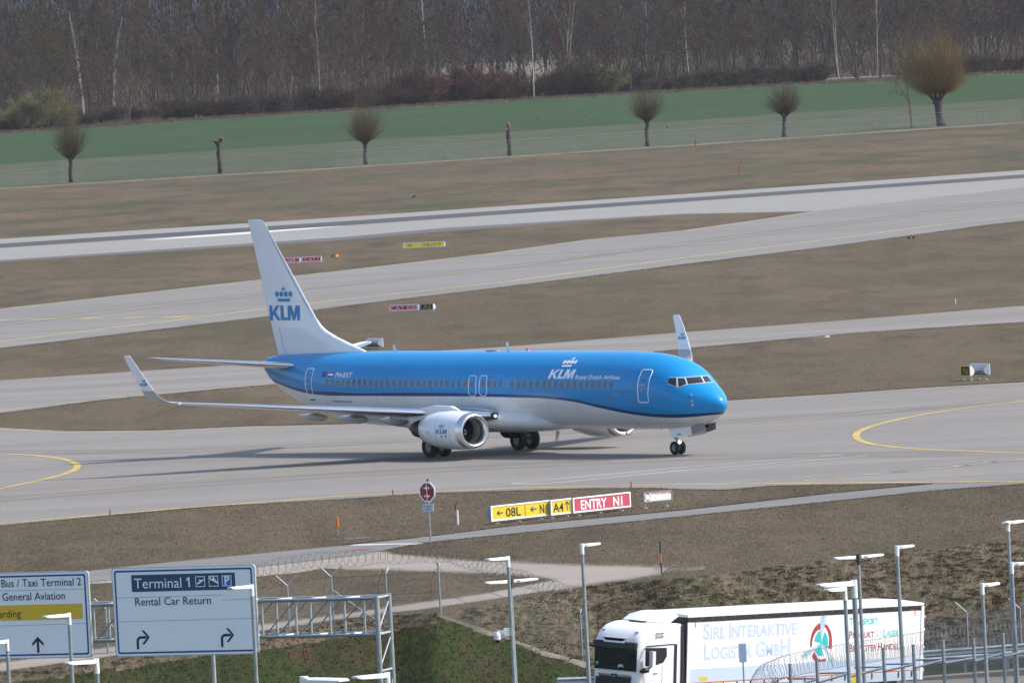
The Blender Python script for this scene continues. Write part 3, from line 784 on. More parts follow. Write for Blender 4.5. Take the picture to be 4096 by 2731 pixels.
# doors and exits
def door(pts, conv, name, fit=.024):
    o = px_line(FB, pts, fit, .006, conv, 8, True).build(name, M['letw'], air); return o
dr = door([(320, 338), (435, 338), (447, 352), (440, 375), (405, 460), (388, 560), (380, 660), (388, 740), (392, 765), (382, 780), (268, 780), (252, 755), (243, 660), (243, 540), (260, 450), (300, 355)], zns, 'front_door_outline')
px_patch(FB, [(255, 535), (338, 532), (338, 552), (260, 555)], .02, 1, False, zns).build('door_handle', M['greyac'], air)
px_patch(FB, [(308, 466), (334, 466), (330, 498), (304, 498)], .02, 1, False, zns).build('door_window', M['cabin'], air)
mb = px_patch(FB, [(282, 590), (310, 590), (307, 635), (278, 635)], .02, 1, False, zns); q = px_patch(FB, [(313, 433), (350, 433), (348, 447), (312, 447)], .02, 1, False, zns); mb.add(q.v, q.f)
mb.build('door_placard', M['whf'], air)
door([(1050, 460), (1150, 460), (1160, 475), (1140, 540), (1112, 650), (1103, 760), (1120, 880), (1150, 990), (1170, 1045), (1072, 1045), (1040, 975), (1005, 870), (985, 760), (988, 640), (1008, 530), (1030, 480)], ztl, 'rear_door_outline', .022)
px_patch(FB, [(1072, 1045), (1170, 1045), (1190, 1080), (1100, 1078)], .02, 1, False, ztl).build('door_sill', M['black'], air)
px_patch(FB, [(1000, 745), (1062, 750), (1062, 782), (1005, 782)], .02, 1, False, ztl).build('door_handle', M['greyac'], air)
px_patch(FB, [(1032, 670), (1054, 670), (1050, 708), (1030, 708)], .02, 1, False, ztl).build('door_window', M['cabin'], air)
for cx in (900, 975):
    door([(cx - 18, 1045), (cx - 10, 1037), (cx + 24, 1037), (cx + 29, 1046), (cx + 24, 1090), (cx + 27, 1150), (cx + 20, 1172), (cx + 10, 1176), (cx - 12, 1174), (cx - 25, 1155), (cx - 26, 1110), (cx - 23, 1070)], zr5, 'exit_hatch_outline', .018)

# lettering on the body
a0 = cast(FB, *ztx(195, 540)); a1 = cast(FB, *ztx(655, 545))
W_ = a0.x - a1.x
a2 = cast(FB, *ztx(250, 365)); hk = (a2.z - a0.z) / .5
mb = MB()
for g in klm_geo(0.0):
    v, f = g; v = v.copy(); v[:, 0] = v[:, 0] * W_ + v[:, 1] * hk * .30; v[:, 1] *= hk
    side_text(mb, FB, (v, f), a0.x, a0.z, 1, 1, .016)
o = mb.build('airline_lettering', M['letw'], air, fixn=False); 
b1 = cast(FB, *ztx(705, 547)); b2 = cast(FB, *ztx(1555, 553)); b3 = cast(FB, *ztx(725, 465))
def sheared(s, width, h, sh, bold=.01):
    v, f = textgeo(s, width, h, 0, bold); v = v.copy(); v[:, 0] += v[:, 1] * sh; return v, f
mb = MB(); side_text(mb, FB, sheared('Royal Dutch Airlines', (b1.x - b2.x) - .05, b3.z - b1.z, .25), b1.x, b1.z, 1, 1, .016); mb.build('airline_lettering', M['letw'], air, fixn=False)
r0 = cast(FB, *ztl(1568, 632)); r1 = cast(FB, *ztl(1880, 636)); r2 = cast(FB, *ztl(1590, 532))
mb = MB(); side_text(mb, FB, sheared('PH-BXT', r0.x - r1.x, r2.z - r0.z, .28, .012), r0.x, r0.z, 1, 1, .016); mb.build('registration_lettering', M['letw'], air, fixn=False)
f0 = cast(FB, *ztl(1520, 1112)); f1 = cast(FB, *ztl(1910, 1115)); f2 = cast(FB, *ztl(1525, 1075))
mb = MB(); side_text(mb, FB, sheared('The Flying Dutchman', f0.x - f1.x, f2.z - f0.z, .15, .01), f0.x, f0.z, 1, 1, .016); mb.build('motto_lettering', M['navy'], air, fixn=False)
s0 = cast(FB, *ztx(1400, 850)); s1 = cast(FB, *ztx(1530, 852)); s2 = cast(FB, *ztx(1400, 822))
mb = MB(); side_text(mb, FB, sheared('Sea Tern', s0.x - s1.x, s2.z - s0.z, .1, .01), s0.x, s0.z, 1, 1, .016); mb.build('ship_name_lettering', M['tpale'], air, fixn=False)
px_patch(FB, [(1368, 880), (1380, 864), (1398, 870), (1408, 905), (1402, 940), (1385, 945), (1370, 920)], .014, 2, False, ztx).build('fuselage_port', M['frame'], air)
px_patch(FB, [(1330, 525), (1412, 525), (1385, 628), (1303, 628)], .014, 2, False, ztl).build('blue_flag', mat('flag_blue', (0.05, 0.05, 0.30), .5), air)
fl = px_patch(FB, [(1462, 527), (1548, 527), (1538, 560), (1452, 560)], .014, 2, False, ztl)
n1 = len(fl.f); q = px_patch(FB, [(1452, 560), (1538, 560), (1530, 598), (1440, 598)], .014, 2, False, ztl); fl.add(q.v, q.f); n2 = len(fl.f)
q = px_patch(FB, [(1440, 598), (1530, 598), (1522, 628), (1432, 628)], .014, 2, False, ztl); fl.add(q.v, q.f)
o = fl.build('striped_flag', [mat('flag_red', (.45, .02, .05), .5), M['letw'], M['navy']], air)
for i, p in enumerate(o.data.polygons): p.material_index = 0 if i < n1 else (1 if i < n2 else 2)
# sensors, antennas, seams
for q in ((975, 680), (985, 765), (990, 817)):
    MB().tube([cast(FB, *zns(*q), .0), cast(FB, *zns(*q), .06)], .055 if q[1] < 800 else .07, 10).build('nose_probe', M['greyac'], air)
px_line(FB, [(218, 1025), (260, 1080), (310, 1120), (355, 1142)], .008, .004, zns).build('panel_seam', M['redm'], air)
def blade(x, z0, h, c, sw, name='antenna', mt='whiteac', zs=1, y=0, w=.035):
    mb = MB()
    secs = []
    for t in (0, .5, 1):
        cc = c * (1 - .45 * t); x0 = x + sw * t; z = z0 + zs * h * t
        secs.append([(x0, y, z), (x0 + cc * .3, y + w, z), (x0 + cc, y, z), (x0 + cc * .3, y - w, z)])
    return mb.loft(secs).build(name, M[mt], air)
def topx(u): 
    h = cast(FB, u, 1425, 0); return h.x
blade(topx(1989), 5.34, .50, .36, .22); blade(topx(1533), 5.34, .34, .30, .18)
mb = MB(); mb.loft([[(topx(1916) + a * r_, b * r_, 5.33 + zz) for a, b in [(math.cos(2 * math.pi * i / 16) * 1.3, math.sin(2 * math.pi * i / 16) * .6) for i in range(16)]] for r_, zz in ((.42, 0), (.40, .07), (.28, .11), (.05, .12))])
mb.build('radome_fairing', M['frame'], air, smooth=True)
mb = MB(); mb.tube([(topx(2056), 0, 5.33), (topx(2056), 0, 5.42)], .07, 10); mb.build('beacon_base', M['whiteac'], air)
MB().tube([(topx(2056), 0, 5.42), (topx(2056), 0, 5.50), (topx(2056), 0, 5.54)], [.07, .07, .03], 10).build('beacon_lamp', M['navr'], air)
for u in (2410, 2572): MB().box((topx(u) - .18, -.07, 5.28 if u < 2500 else 5.21), (topx(u) + .18, .07, 5.38 if u < 2500 else 5.29)).build('antenna', M['whiteac'], air)
blade(8.2, 1.40, .34, .26, .20, zs=-1); blade(14.2, 1.22, .52, .36, .25, zs=-1); blade(5.35, 1.42, .12, .1, .05, zs=-1)

# ---- wing: sections from leading edge x, chord, thickness ratio, y, z, and the lean of the section
def airfoil(n=14):
    up = []; lo = []
    for i in range(n + 1):
        t = (1 - math.cos(math.pi * i / n)) / 2
        yt = 5 * (.2969 * math.sqrt(t) - .1260 * t - .3516 * t * t + .2843 * t**3 - .1036 * t**4)
        up.append((t, yt)); lo.append((t, -yt * .72))
    return up + lo[-2:0:-1]
AF = airfoil()
def wsec(xl, c, tr, y, z, lean=0.0, inc=0.02, sgn=1):
    ny, nz = -math.sin(lean), math.cos(lean)
    return [(xl + a * c, sgn * (y + b * tr * c * ny), z + b * tr * c * nz - a * c * inc * (1 if lean < .3 else 0)) for a, b in AF]
WZ = lambda y: 3.67 - .107 * (16.6 - y)
def le(y): return 25.06 - .515 * (16.6 - y) if y > 4.7 else 18.93 - .76 * (4.7 - y)
def te(y): return 24.15 if y < 5.6 else 24.15 + (26.55 - 24.15) * (y - 5.6) / (16.6 - 5.6)
WST = [.8, 1.9, 3.0, 4.2, 4.7, 5.7, 8, 10.5, 13, 15, 16.3]
def wing(s):
    secs = [wsec(le(y), te(y) - le(y), .128 - .0022 * y, y, WZ(y), 0, .02, s) for y in WST]
    Lx = le(16.6)
    bl = [(16.75, .02, R(10), Lx + .10, 1.36), (17.0, .07, R(28), Lx + .28, 1.28), (17.22, .20, R(48), Lx + .50, 1.18), (17.38, .42, R(64), Lx + .74, 1.07), (17.48, .72, R(73), Lx + .98, .98),
          (17.64, 1.30, R(77), Lx + 1.40, .82), (17.80, 2.0, R(79), Lx + 1.92, .64), (17.90, 2.55, R(80), Lx + 2.34, .48), (17.91, 2.64, R(80), Lx + 2.48, .30)]
    n0 = len(secs)
    for (y, dz, ln, xl, c) in bl: secs.append(wsec(xl - .26, c + .16, .095, y, WZ(16.6) + dz * .965, ln, .0, s))
    body = MB().loft(secs[:n0 + 1]).build('wing', M['greyac'], air, smooth=True)
    wl = MB().loft(secs[n0:]).build('winglet', M['whiteac'], air, smooth=True)
    return body, wl, bl
WM = {}
for s in (1, -1):
    body, wl, bl = wing(s); WM[s] = (body, wl)
    # bright leading edge skin
    for nm, ya, yb in (('slat', 4.75, 16.55), ('leading_edge_flap', 2.05, 4.0)):
        secs = []
        for y in np.linspace(ya, yb, 12):
            c = te(y) - le(y); x0 = le(y) - .012; tr = .128 - .0022 * y; z = WZ(y); tc_ = .09 if nm == 'slat' else .10; pts = []
            full = [(a, b) for a, b in AF]
            half = [p for p in full[:6]]; low = [p for p in full[-5:]]
            for a, b in low + half: pts.append((x0 + a * c, s * y, z + b * tr * c * 1.03 - a * c * .02))
            secs.append(pts)
        MB().loft(secs, cap=False, closed=False).build(nm, M['alu'], air, smooth=True)
    # winglet base in grey
    o = wl; o.data.materials.append(M['greyac'])
    for p in o.data.polygons:
        if p.center.z < WZ(16.6) + .60: p.material_index = 1
    # flap track fairings
    for y, L, xo, rr in ((3.6, 2.6, -1.5, .25), (6.1, 2.8, -1.5, .24), (8.3, 2.7, -1.4, .21)):
        x1 = te(y) + xo; zz = WZ(y) - .30
        MB().tube([(x1 + L * t, s * y, zz - .10 + .10 * t * t) for t in (0, .12, .3, .55, .8, 1)], [.03, rr * .7, rr, rr * .95, rr * .6, .04], 12).build('flap_track_fairing', M['greyac'], air, smooth=True)
    # nav light and landing light
    MB().tube([(le(16.42) - .02, s * 16.42, WZ(16.42)), (le(16.55) - .02, s * 16.55, WZ(16.55))], .045, 8).build('navigation_light', M['navg'] if s == 1 else M['navr'], air)
# wing-to-body fairing
mb = MB(); secs = []
for x, hw, zt, zb in ((12.9, .3, 1.75, 1.40), (13.8, 1.25, 2.15, 1.30), (15.0, 1.85, 2.55, 1.22), (17.0, 2.02, 2.65, 1.16), (20.0, 2.06, 2.6, 1.14), (23.0, 2.04, 2.5, 1.16), (25.5, 1.85, 2.3, 1.24), (27.5, 1.3, 2.0, 1.36), (28.8, .35, 1.75, 1.5)):
    zc = (zt + zb) / 2; secs.append([(x, hw * math.copysign(abs(math.cos(a)) ** .75, math.cos(a)), zc + (zt - zb) / 2 * math.copysign(abs(math.sin(a)) ** .75, math.sin(a))) for a in np.linspace(0, 2 * math.pi, 40, endpoint=False)])
fairc = mat('belly_fairing_paint', (0.58, 0.60, 0.61), .35, vary=.08, scale=.8)
mb.loft(secs).build('belly_fairing', fairc, air, smooth=True)
# landing lights at the wing roots
for s in (1, -1):
    c0 = Vector((le(2.05) + .02, s * 2.12, WZ(2.1)))
    mb = MB(); mb.tube([c0 + Vector((-.02, 0, 0)), c0 + Vector((.2, 0, 0))], [.17, .2], 12); mb.build('landing_light_bay', M['black'], air)
    MB().tube([c0 + Vector((-.06, s * .03, 0)), c0 + Vector((0, s * .03, 0))], [.055, .075], 14).build('landing_light', M['lighton'], air)

# ---- engines
def nac(a, r, zc, x, y0):
    c, sn = math.cos(a), math.sin(a)
    return (x, y0 + r * c * 1.02, zc + (r * sn if sn > 0 else r * sn * .93))
for s in (1, -1):
    y0 = 4.83 * s; zc = 1.50
    A = np.linspace(0, 2 * math.pi, 48, endpoint=False)
    prof = [(15.16, .84), (15.24, .90), (15.40, .955), (15.7, .995), (16.2, 1.035), (16.8, 1.055), (17.5, 1.04), (17.9, 1.00), (18.5, .90), (18.95, .82), (18.96, .76)]
    cowl = MB().loft([[nac(a, r, zc + .02 * (x - 15), x, y0) for a in A] for x, r in prof], cap=False).build('engine_cowling', M['whiteac'], air, smooth=True)
    lip = [(15.55, .665), (15.30, .67), (15.15, .71), (15.07, .765), (15.05, .83), (15.08, .88), (15.18, .93), (15.34, .966), (15.46, .985)]
    MB().loft([[nac(a, r, zc, x, y0) for a in A] for x, r in lip], cap=False).build('inlet_lip', M['lip'], air, smooth=True)
    MB().loft([[nac(a, r, zc, x, y0) for a in A] for x, r in ((15.50, .667), (16.3, .74))], cap=False).build('inlet_duct', mat('duct_grey', (.26, .26, .27), .5), air, smooth=True)
    MB().loft([[nac(a, r, zc, 16.28, y0) for a in A] for r in (.78, .22)], cap=False).build('fan_disc', M['blackm'], air)
    mb = MB()
    for i in range(24):
        a = 2 * math.pi * i / 24
        p = lambda r, da, dx: (16.15 + dx, y0 + r * math.cos(a + da), zc + r * math.sin(a + da) * .96)
        mb.quad(p(.2, 0, 0), p(.71, .02, 0), p(.71, .20, .10), p(.2, .22, .12))
    mb.build('fan_blade_ring', mat('fan_titanium', (.055, .055, .06), .35, .7), air)
    MB().tube([(15.88, y0, zc), (15.95, y0, zc), (16.1, y0, zc), (16.25, y0, zc)], [.01, .09, .18, .23], 20).build('spinner', M['black'], air, smooth=True)
    mb = MB(); mb.add([(15.90 + .1 * t, y0 + .02 + (.02 + .13 * t) * math.cos(5 * t), zc + (.02 + .13 * t) * math.sin(5 * t)) for t in np.linspace(0, 1, 12)] + [(15.90 + .1 * t, y0 + .02 + (.05 + .13 * t) * math.cos(5 * t), zc + (.05 + .13 * t) * math.sin(5 * t)) for t in np.linspace(0, 1, 12)], [(i, i + 1, i + 13, i + 12) for i in range(11)])
    mb.build('spinner_swirl', M['letw'], air)
    MB().loft([[nac(a, r, zc + .08, x, y0) for a in A] for x, r in ((18.6, .66), (19.3, .58), (20.0, .46), (20.2, .42), (20.2, .33))], cap=False).build('core_cowl', mat('core_metal', (.05, .045, .04), .5, .5), air, smooth=True)
    MB().tube([(19.8, y0, zc + .09), (20.2, y0, zc + .09), (20.65, y0, zc + .09), (20.9, y0, zc + .09)], [.36, .30, .14, .05], 20).build('exhaust_plug', M['black'], air, smooth=True)
    # pylon
    secs = []
    for x, zt, zb, wd in ((16.35, 2.60, 2.35, .05), (17.0, 2.80, 2.3, .17), (18.5, 2.83, 2.2, .22), (20.2, 2.60, 2.05, .20), (22.3, 2.35, 2.1, .05)):
        secs.append([(x, y0 - wd, zb), (x, y0 + wd, zb), (x, y0 + wd * .8, zt), (x, y0 - wd * .8, zt)])
    MB().loft(secs).build('pylon', M['greyac'] if False else M['whiteac'], air, smooth=False)
    # nacelle strake and seams
    if s == 1:
        EB = bvh_of(cowl)
        e0 = cast(EB, *zen(565, 682)); e1 = cast(EB, *zen(733, 682)); e2 = cast(EB, *zen(565, 613))
        mb = MB()
        for g in klm_geo():
            v, f = dense(g, 3)
            mb.add([tuple(cast(EB, *zen(565 + a * 168, 682 - b * 138 + a * 0), .012) or (0, 0, 0)) for a, b in v], f)
        mb.build('engine_lettering', M['blue'], air, fixn=False)
        px_line(EB, [(630, 392), (575, 450), (550, 540), (548, 650), (560, 740), (590, 820), (650, 905)], .008, .003, zen).build('cowl_seam', M['frame'], air)
        px_line(EB, [(655, 750), (680, 820), (730, 880), (775, 912)], .008, .003, zen).build('cowl_seam', M['frame'], air)
        px_line(EB, [(775, 520), (765, 650), (780, 780), (850, 905)], .006, .003, zen).build('cowl_seam', M['frame'], air)
        MB().tube([cast(EB, *zen(430, 665), -.01), cast(EB, *zen(430, 665), .012)], .05, 8).build('drain_port', M['black'], air)
        mb = px_patch(EB, [(640, 705), (665, 705), (665, 735), (640, 735)], .012, 1, False, zen); q = px_patch(EB, [(706, 702), (732, 702), (732, 738), (706, 738)], .012, 1, False, zen); mb.add(q.v, q.f)
        mb.build('warning_decal', mat('decal_red', (.55, .12, .14), .5), air)

# ---- tail
def tsec(x0, x1, z, th): 
    return [(x0 + a * (x1 - x0), b * th, z) for a, b in [(p[0], p[1] if i <= 14 else -AF[(28 - i)][1]) for i, p in enumerate(AF)]]
FLE = [(31.2, 4.85), (31.3, 5.36), (32.6, 5.72), (33.9, 6.10), (34.8, 6.42), (35.3, 6.70), (35.75, 7.12), (36.6, 8.10), (38.0, 9.75), (39.3, 11.26), (40.15, 12.26), (40.33, 12.38), (40.6, 12.44)]
secs = []
for x, z in FLE:
    xt = 39.50 + (z - 5.1) * .303
    t_ = max(.0, (z - 5) / 7.4); th = .50 * (1 - t_) + .20 * t_
    secs.append(tsec(x, xt, z, th * (xt - x) / 6.5 * .9 if z > 7 else th))
fin = MB().loft(secs).build('tail_fin', M['whiteac'], air, smooth=True)
NB = bvh_of(fin)
def zfn(x, y): return (950 + .36352 * x, 860 + .36352 * y)
k0 = cast(NB, *zfn(362, 1160)); k1 = cast(NB, *zfn(685, 1160)); k2 = cast(NB, *zfn(420, 995))
mb = MB(); W2 = k0.x - k1.x; h2 = (cast(NB, *zfn(600, 995)).z - cast(NB, *zfn(600, 1160)).z) / .5
for v, f in [dense(g_, 3) for g_ in klm_geo()]:
    mb.add([tuple(side(NB, k0.x - a * W2, k1.z + b * h2, .02)) for a, b in v], f)
mb.build('tail_lettering', M['blue'], air, fixn=False)
px_line(NB, [(455, 1235), (480, 1330), (510, 1450), (537, 1550)], .012, .004, zfn).build('rudder_seam', M['frame'], air)
px_line(NB, [(295, 92), (420, 350), (600, 700), (740, 960), (820, 1095)], .03, .004, zfn).build('fin_leading_edge', M['galv'], air)
def ts2(xl, c, y, z, s, tr=.10): return [(xl + a * c, s * y, z + (b if i <= 14 else b / .72) * tr * c) for i, (a, b) in enumerate(AF)]
for s in (1, -1):
    st = [(36.45, 3.95, .25, 4.52), (36.85, 3.62, .9, 4.62), (39.0, 2.3, 4.2, 5.02), (40.55, 1.32, 6.9, 5.35), (40.80, 1.1, 7.1, 5.38), (41.2, .7, 7.18, 5.39)]
    MB().loft([ts2(a, b, c, d, s) for a, b, c, d in st]).build('tailplane', M['greyac'] if s == 1 else M['whiteac'], air, smooth=True)
    MB().loft([[(xl - .01 + a * c, s * y, z + b_ * .103 * c) for a, b_ in [(p[0], p[1] / .72) for p in AF[-4:]] + [(p[0], p[1]) for p in AF[:5]]] for xl, c, y, z in st[1:4]], cap=False, closed=False).build('tailplane_leading_edge', M['alu'], air, smooth=True)
MB().tube([(40.6, 0, 4.66), (40.95, 0, 4.68)], [.17, .13], 12).build('exhaust_pipe', M['frame'], air)
# winglet lettering
for s in (1, -1):
    VB = bvh_of(WM[s][1])
    if s == 1: g0, wd, ht = (560, 1544), 27, 12
    else: g0, wd, ht = (2713, 1357), 28, 11.5
    mb = MB()
    for v, f in [dense(g_, 3) for g_ in klm_geo()]:
        pts = [cast(VB, g0[0] + a * wd + b * 3, g0[1] - b * ht * 2 - a * (1 if s > 0 else 1), .012) for a, b in v]
        if all(pts): mb.add([tuple(p) for p in pts], f)
    if mb.f: mb.build('winglet_lettering', M['blue'], air, fixn=False)

# ---- landing gear
def wheel(x, y, z, r, wd, name='wheel'):
    t = MB(); prof = [(r * .55, -wd * .5), (r * .86, -wd * .5), (r * .97, -wd * .36), (r, -wd * .15), (r, wd * .15), (r * .97, wd * .36), (r * .86, wd * .5), (r * .55, wd * .5), (r * .5, wd * .3), (r * .5, -wd * .3)]
    secs = [[(x + rr * math.cos(a), y + yy, z + rr * math.sin(a)) for rr, yy in prof] for a in np.linspace(0, 2 * math.pi, 33)]
    o = t.loft(secs, cap=False).build(name, M['dark'], air, smooth=True)
    h = MB().tube([(x, y - wd * .34, z), (x, y + wd * .34, z)], r * .53, 20); h.tube([(x, y - wd * .42, z), (x, y + wd * .42, z)], r * .16, 10)
    h.build('wheel_hub', M['hub'], o)
    return o
NZ = .09
for y in (.2, -.2): wheel(4.09, y, .343 + NZ, .343, .20)
mb = MB(); mb.tube([(4.09, -.28, .343 + NZ), (4.09, .28, .343 + NZ)], .05, 8); mb.tube([(4.09, 0, .36 + NZ), (4.14, 0, 1.0), (4.2, 0, 1.7)], [.065, .065, .09], 10)
mb.tube([(4.15, 0, .85), (4.55, 0, 1.05), (4.75, 0, 1.5)], .04, 8); mb.tube([(4.12, .09, .95), (3.4, .09, 1.55)], .03, 6)
mb.build('nose_gear_strut', M['frame'], air)
MB().tube([(3.93, .0, .72), (3.87, 0, .72)], [.085, .07], 14).build('taxi_light', M['lighton'], air)
for s in (1, -1):
    MB().prism([(3.98, s * .50, 1.45), (2.22, s * .48, 1.58), (2.20, s * .50, 1.16), (3.90, s * .54, .95)], (0, s * .035, 0)).build('nose_gear_door', M['whiteac'], air)
    MB().prism([(2.20, s * .42, 1.60), (1.25, s * .34, 1.75), (1.27, s * .36, 1.38), (2.18, s * .44, 1.20)], (0, s * .03, 0)).build('forward_gear_door', M['frame'], air)
MB().box((1.9, -.34, 1.50), (4.2, .34, 1.75)).build('nose_wheel_well', M['blackm'], air)
px = px_patch(FB, [(0, 0), (1, 0), (0, 1)], 0, 0) if False else None
mb = MB(); v, f = textgeo('XT-BXT', .36, .10, 0, .01); mb.add([(3.35 - a, .585, 1.12 + b) for a, b in v], f); mb.build('gear_door_lettering', M['letk'], air, fixn=False)
for s in (1, -1):
    for y in (2.43, 3.29): wheel(21.26, s * y, .565, .565, .40)
    mb = MB(); mb.tube([(21.26, s * 2.3, .565), (21.26, s * 3.4, .565)], .07, 8); mb.tube([(21.26, s * 2.86, .56), (21.2, s * 2.8, 1.4), (21.15, s * 2.7, 2.2)], [.11, .11, .14], 10)
    mb.tube([(21.2, s * 2.75, 1.1), (21.2, s * 1.5, 1.6)], .07, 8); mb.build('main_gear_strut', M['frame'], air)
    MB().prism([(20.85, s * 3.02, 1.95), (21.6, s * 3.02, 1.95), (21.55, s * 3.12, 1.0), (20.95, s * 3.12, 1.0)], (0, s * .03, 0)).build('main_gear_door', M['whiteac'], air)
    MB().tube([(20.9, s * 2.0, 1.2), (21.6, s * 2.0, 1.2)], [.55, .55], 24).build('wheel_well', M['blackm'], air)
# ================================================================== airfield signs
def frame_of(A, B):
    """unit vectors along a board from A to B, and its outward normal toward the viewer"""
    u = Vector((B.x - A.x, B.y - A.y, 0)); L = u.length; u.normalize(); n = Vector((u.y, -u.x, 0))
    return u, n, L
def board(name, BL, BR, zb, Hh, face, label, texts, cat='sign', lit=True, housing='house', feet=True, divider=None, border=None, back=False, group='airfield signs beside the taxiways', depth=.30):
    A = at(BL[0], BL[1], zb); B = at(BR[0], BR[1], zb)
    u, n, L = frame_of(A, B)
    if back: n = -n
    root = empty(name, (A.x, A.y, 0), 0, label, cat, group)
    O = Vector((A.x, A.y, 0))
    P = lambda a, b, d=0.0: tuple(Vector((A.x, A.y, zb)) + u * a + n * d + Vector((0, 0, b)) - O)
    # housing: a box whose back comes to a ridge
    mb = MB()
    prof = [(0, 0), (0, 1), (-.28, 1), (-.75, .70), (-1, .45), (-.75, .18), (-.28, 0)]
    poly = [np.array(P(-.02, b * Hh, d * depth)) for d, b in prof]
    mb.prism(poly, np.array(u) * (L + .04)); mb.build('housing', M[housing], root)
    # rim and face
    mb = MB()
    r_ = .045
    for a0, a1, b0, b1 in ((-.03, L + .03, -.02, r_), (-.03, L + .03, Hh - r_, Hh + .02), (-.03, r_, r_, Hh - r_), (L - r_, L + .03, r_, Hh - r_)):
        mb.prism([P(a0, b0, .0), P(a1, b0, .0), P(a1, b1, .0), P(a0, b1, .0)], np.array(n) * .035)
    mb.build('rim', M['letw'] if border is None else M[border], root)
    if not back:
        mb = MB(); mb.quad(P(r_, r_, .012), P(L - r_, r_, .012), P(L - r_, Hh - r_, .012), P(r_, Hh - r_, .012)); mb.build('face', M[face], root)
        for kind, s, x0, x1, y0, y1, mt in texts:
            mb = MB()
            if kind == 't': geos = [textgeo(s, (x1 - x0) * L, (y1 - y0) * Hh, 0, .018 if A.y < 560 and face[:5] in ('signr', 'signp') else (.012 if A.y < 560 else -.012))]; ox, oy = x0 * L, y0 * Hh
            elif kind == 's':
                geos = [stroke([(a * L, b * Hh) for a, b in q], .045) for q in s]; ox = oy = 0
            for v, f in geos: mb.add([P(ox + a, oy + b, .02) for a, b in v], f)
            mb.build('lettering', M[mt], root, fixn=False)
    if divider:
        mb = MB(); mb.quad(P(divider * L - .015, .06, .02), P(divider * L + .015, .06, .02), P(divider * L + .015, Hh - .06, .02), P(divider * L - .015, Hh - .06, .02)); mb.build('divider_line', M['letk'], root)
    if feet:
        for t in np.linspace(.12, .88, 3 if L > 2 else 2):
            mb = MB(); c = Vector(P(t * L, -zb, -.12)); mb.tube([c, c + Vector((0, 0, zb))], .035, 8)
            mb.tube([c + Vector((0, 0, .0)), c + Vector((0, 0, .03))], .12, 10); mb.build('leg', M['galvl'], root)
    return root
def arrow_l(x0, x1, y, h):  # left arrow strokes
    return [[(x1, y), (x0, y)], [(x0 + h * .42, y + .17), (x0, y), (x0 + h * .42, y - .17)]]
GS = 'signs in the row beside the service road'
board('taxiway_sign', (1966, 2083), (2197.5, 2058), .16, .66, 'signy', 'long yellow sign reading arrow 08L, arrow N, leftmost of the row', [
    ('s', arrow_l(.10, .20, .50, .10), 0, 0, 0, 0, 'letk'), ('t', '08L', .25, .505, .19, .81, 'letk'), ('s', arrow_l(.68, .78, .52, .10), 0, 0, 0, 0, 'letk'), ('t', 'N', .835, .91, .19, .81, 'letk')], divider=.58, group=GS)
board('taxiway_sign', (2205, 2058.5), (2284.5, 2049.8), .16, .66, 'signy', 'small yellow sign reading A4 with an upward arrow', [
    ('t', 'A4', .10, .62, .17, .81, 'letk'), ('s', [[(.80, .20), (.80, .80)], [(.69, .60), (.80, .80), (.91, .60)]], 0, 0, 0, 0, 'letk')], group=GS)
board('taxiway_sign', (2294, 2049.5), (2520.6, 2024.6), .16, .66, 'signp', 'faded red sign with white words ENTRY N1', [
    ('t', 'ENTRY', .13, .585, .17, .83, 'letw'), ('t', 'N1', .70, .86, .17, .83, 'letw')], group=GS)
board('warning_sign', (2575, 2009), (2687, 1998), .30, .46, 'signw', 'white notice with red ring reading ACHTUNG SPERRZONE', [
    ('t', 'ACHTUNG SPERRZONE', .26, .97, .66, .86, 'signr'), ('t', 'Weiterfahrt nur mit Sonder-', .36, .86, .42, .52, 'letk'), ('t', 'genehmigung durch den Kontrollturm', .28, .95, .20, .30, 'letk'),
    ('s', [[(.14 + .085 * math.cos(a), .5 + .33 * math.sin(a)) for a in np.linspace(0, 2 * math.pi, 25)]], 0, 0, 0, 0, 'stop')], depth=.05, housing='house', border='frame')
board('taxiway_sign', (1560, 1243), (1673, 1239), .15, .42, 'signr2', 'red sign reading CAT II/III in the grass behind the fuselage', [('t', 'CAT II/III', .04, .95, .12, .88, 'letw')])
board('taxiway_sign', (1684, 1238), (1733, 1236.6), .15, .42, 'signk', 'small black sign with yellow A4 beside the red one', [('t', 'A4', .2, .80, .12, .88, 'signy')], border='house', housing='white')
board('taxiway_sign', (1101, 1052.7), (1199.5, 1048.8), .15, .45, 'signp2', 'red runway sign ending in -26R, partly hidden by the tail fin', [('t', '08L-26R', .06, .84, .12, .88, 'letw')])
board('taxiway_sign', (1209, 1048), (1285, 1044.6), .15, .45, 'signr2', 'red sign reading CAT I right of the tail fin', [('t', 'CAT I', .14, .86, .12, .88, 'letw')])
board('taxiway_sign', (1614, 992.6), (1778, 985.7), .12, .48, 'signy2', 'yellow sign reading 08L 2820 with slanting arrow, farthest from camera', [
    ('t', '08L', .09, .235, .19, .81, 'letk'), ('t', '2820', .465, .81, .19, .81, 'letk'), ('s', [[(.84, .3), (.905, .72)], [(.86, .70), (.905, .72), (.905, .42)]], 0, 0, 0, 0, 'letk')])
board('taxiway_sign', (1475, 1386), (1531, 1386), .13, .56, 'signk', 'back of a grey sign box standing behind the tail of the airliner', [], back=True, depth=.42)
board('taxiway_sign', (3845, 1503), (3881.6, 1503.5), .28, .60, 'signk', 'small black sign with a yellow letter N right of the nose', [('t', 'N', .32, .72, .20, .80, 'signy')], border='signyd', housing='white')
board('taxiway_sign', (3888, 1497), (3958, 1498), .30, .62, 'signk', 'back of a grey sign box right beside the black N sign', [], back=True, depth=.42)

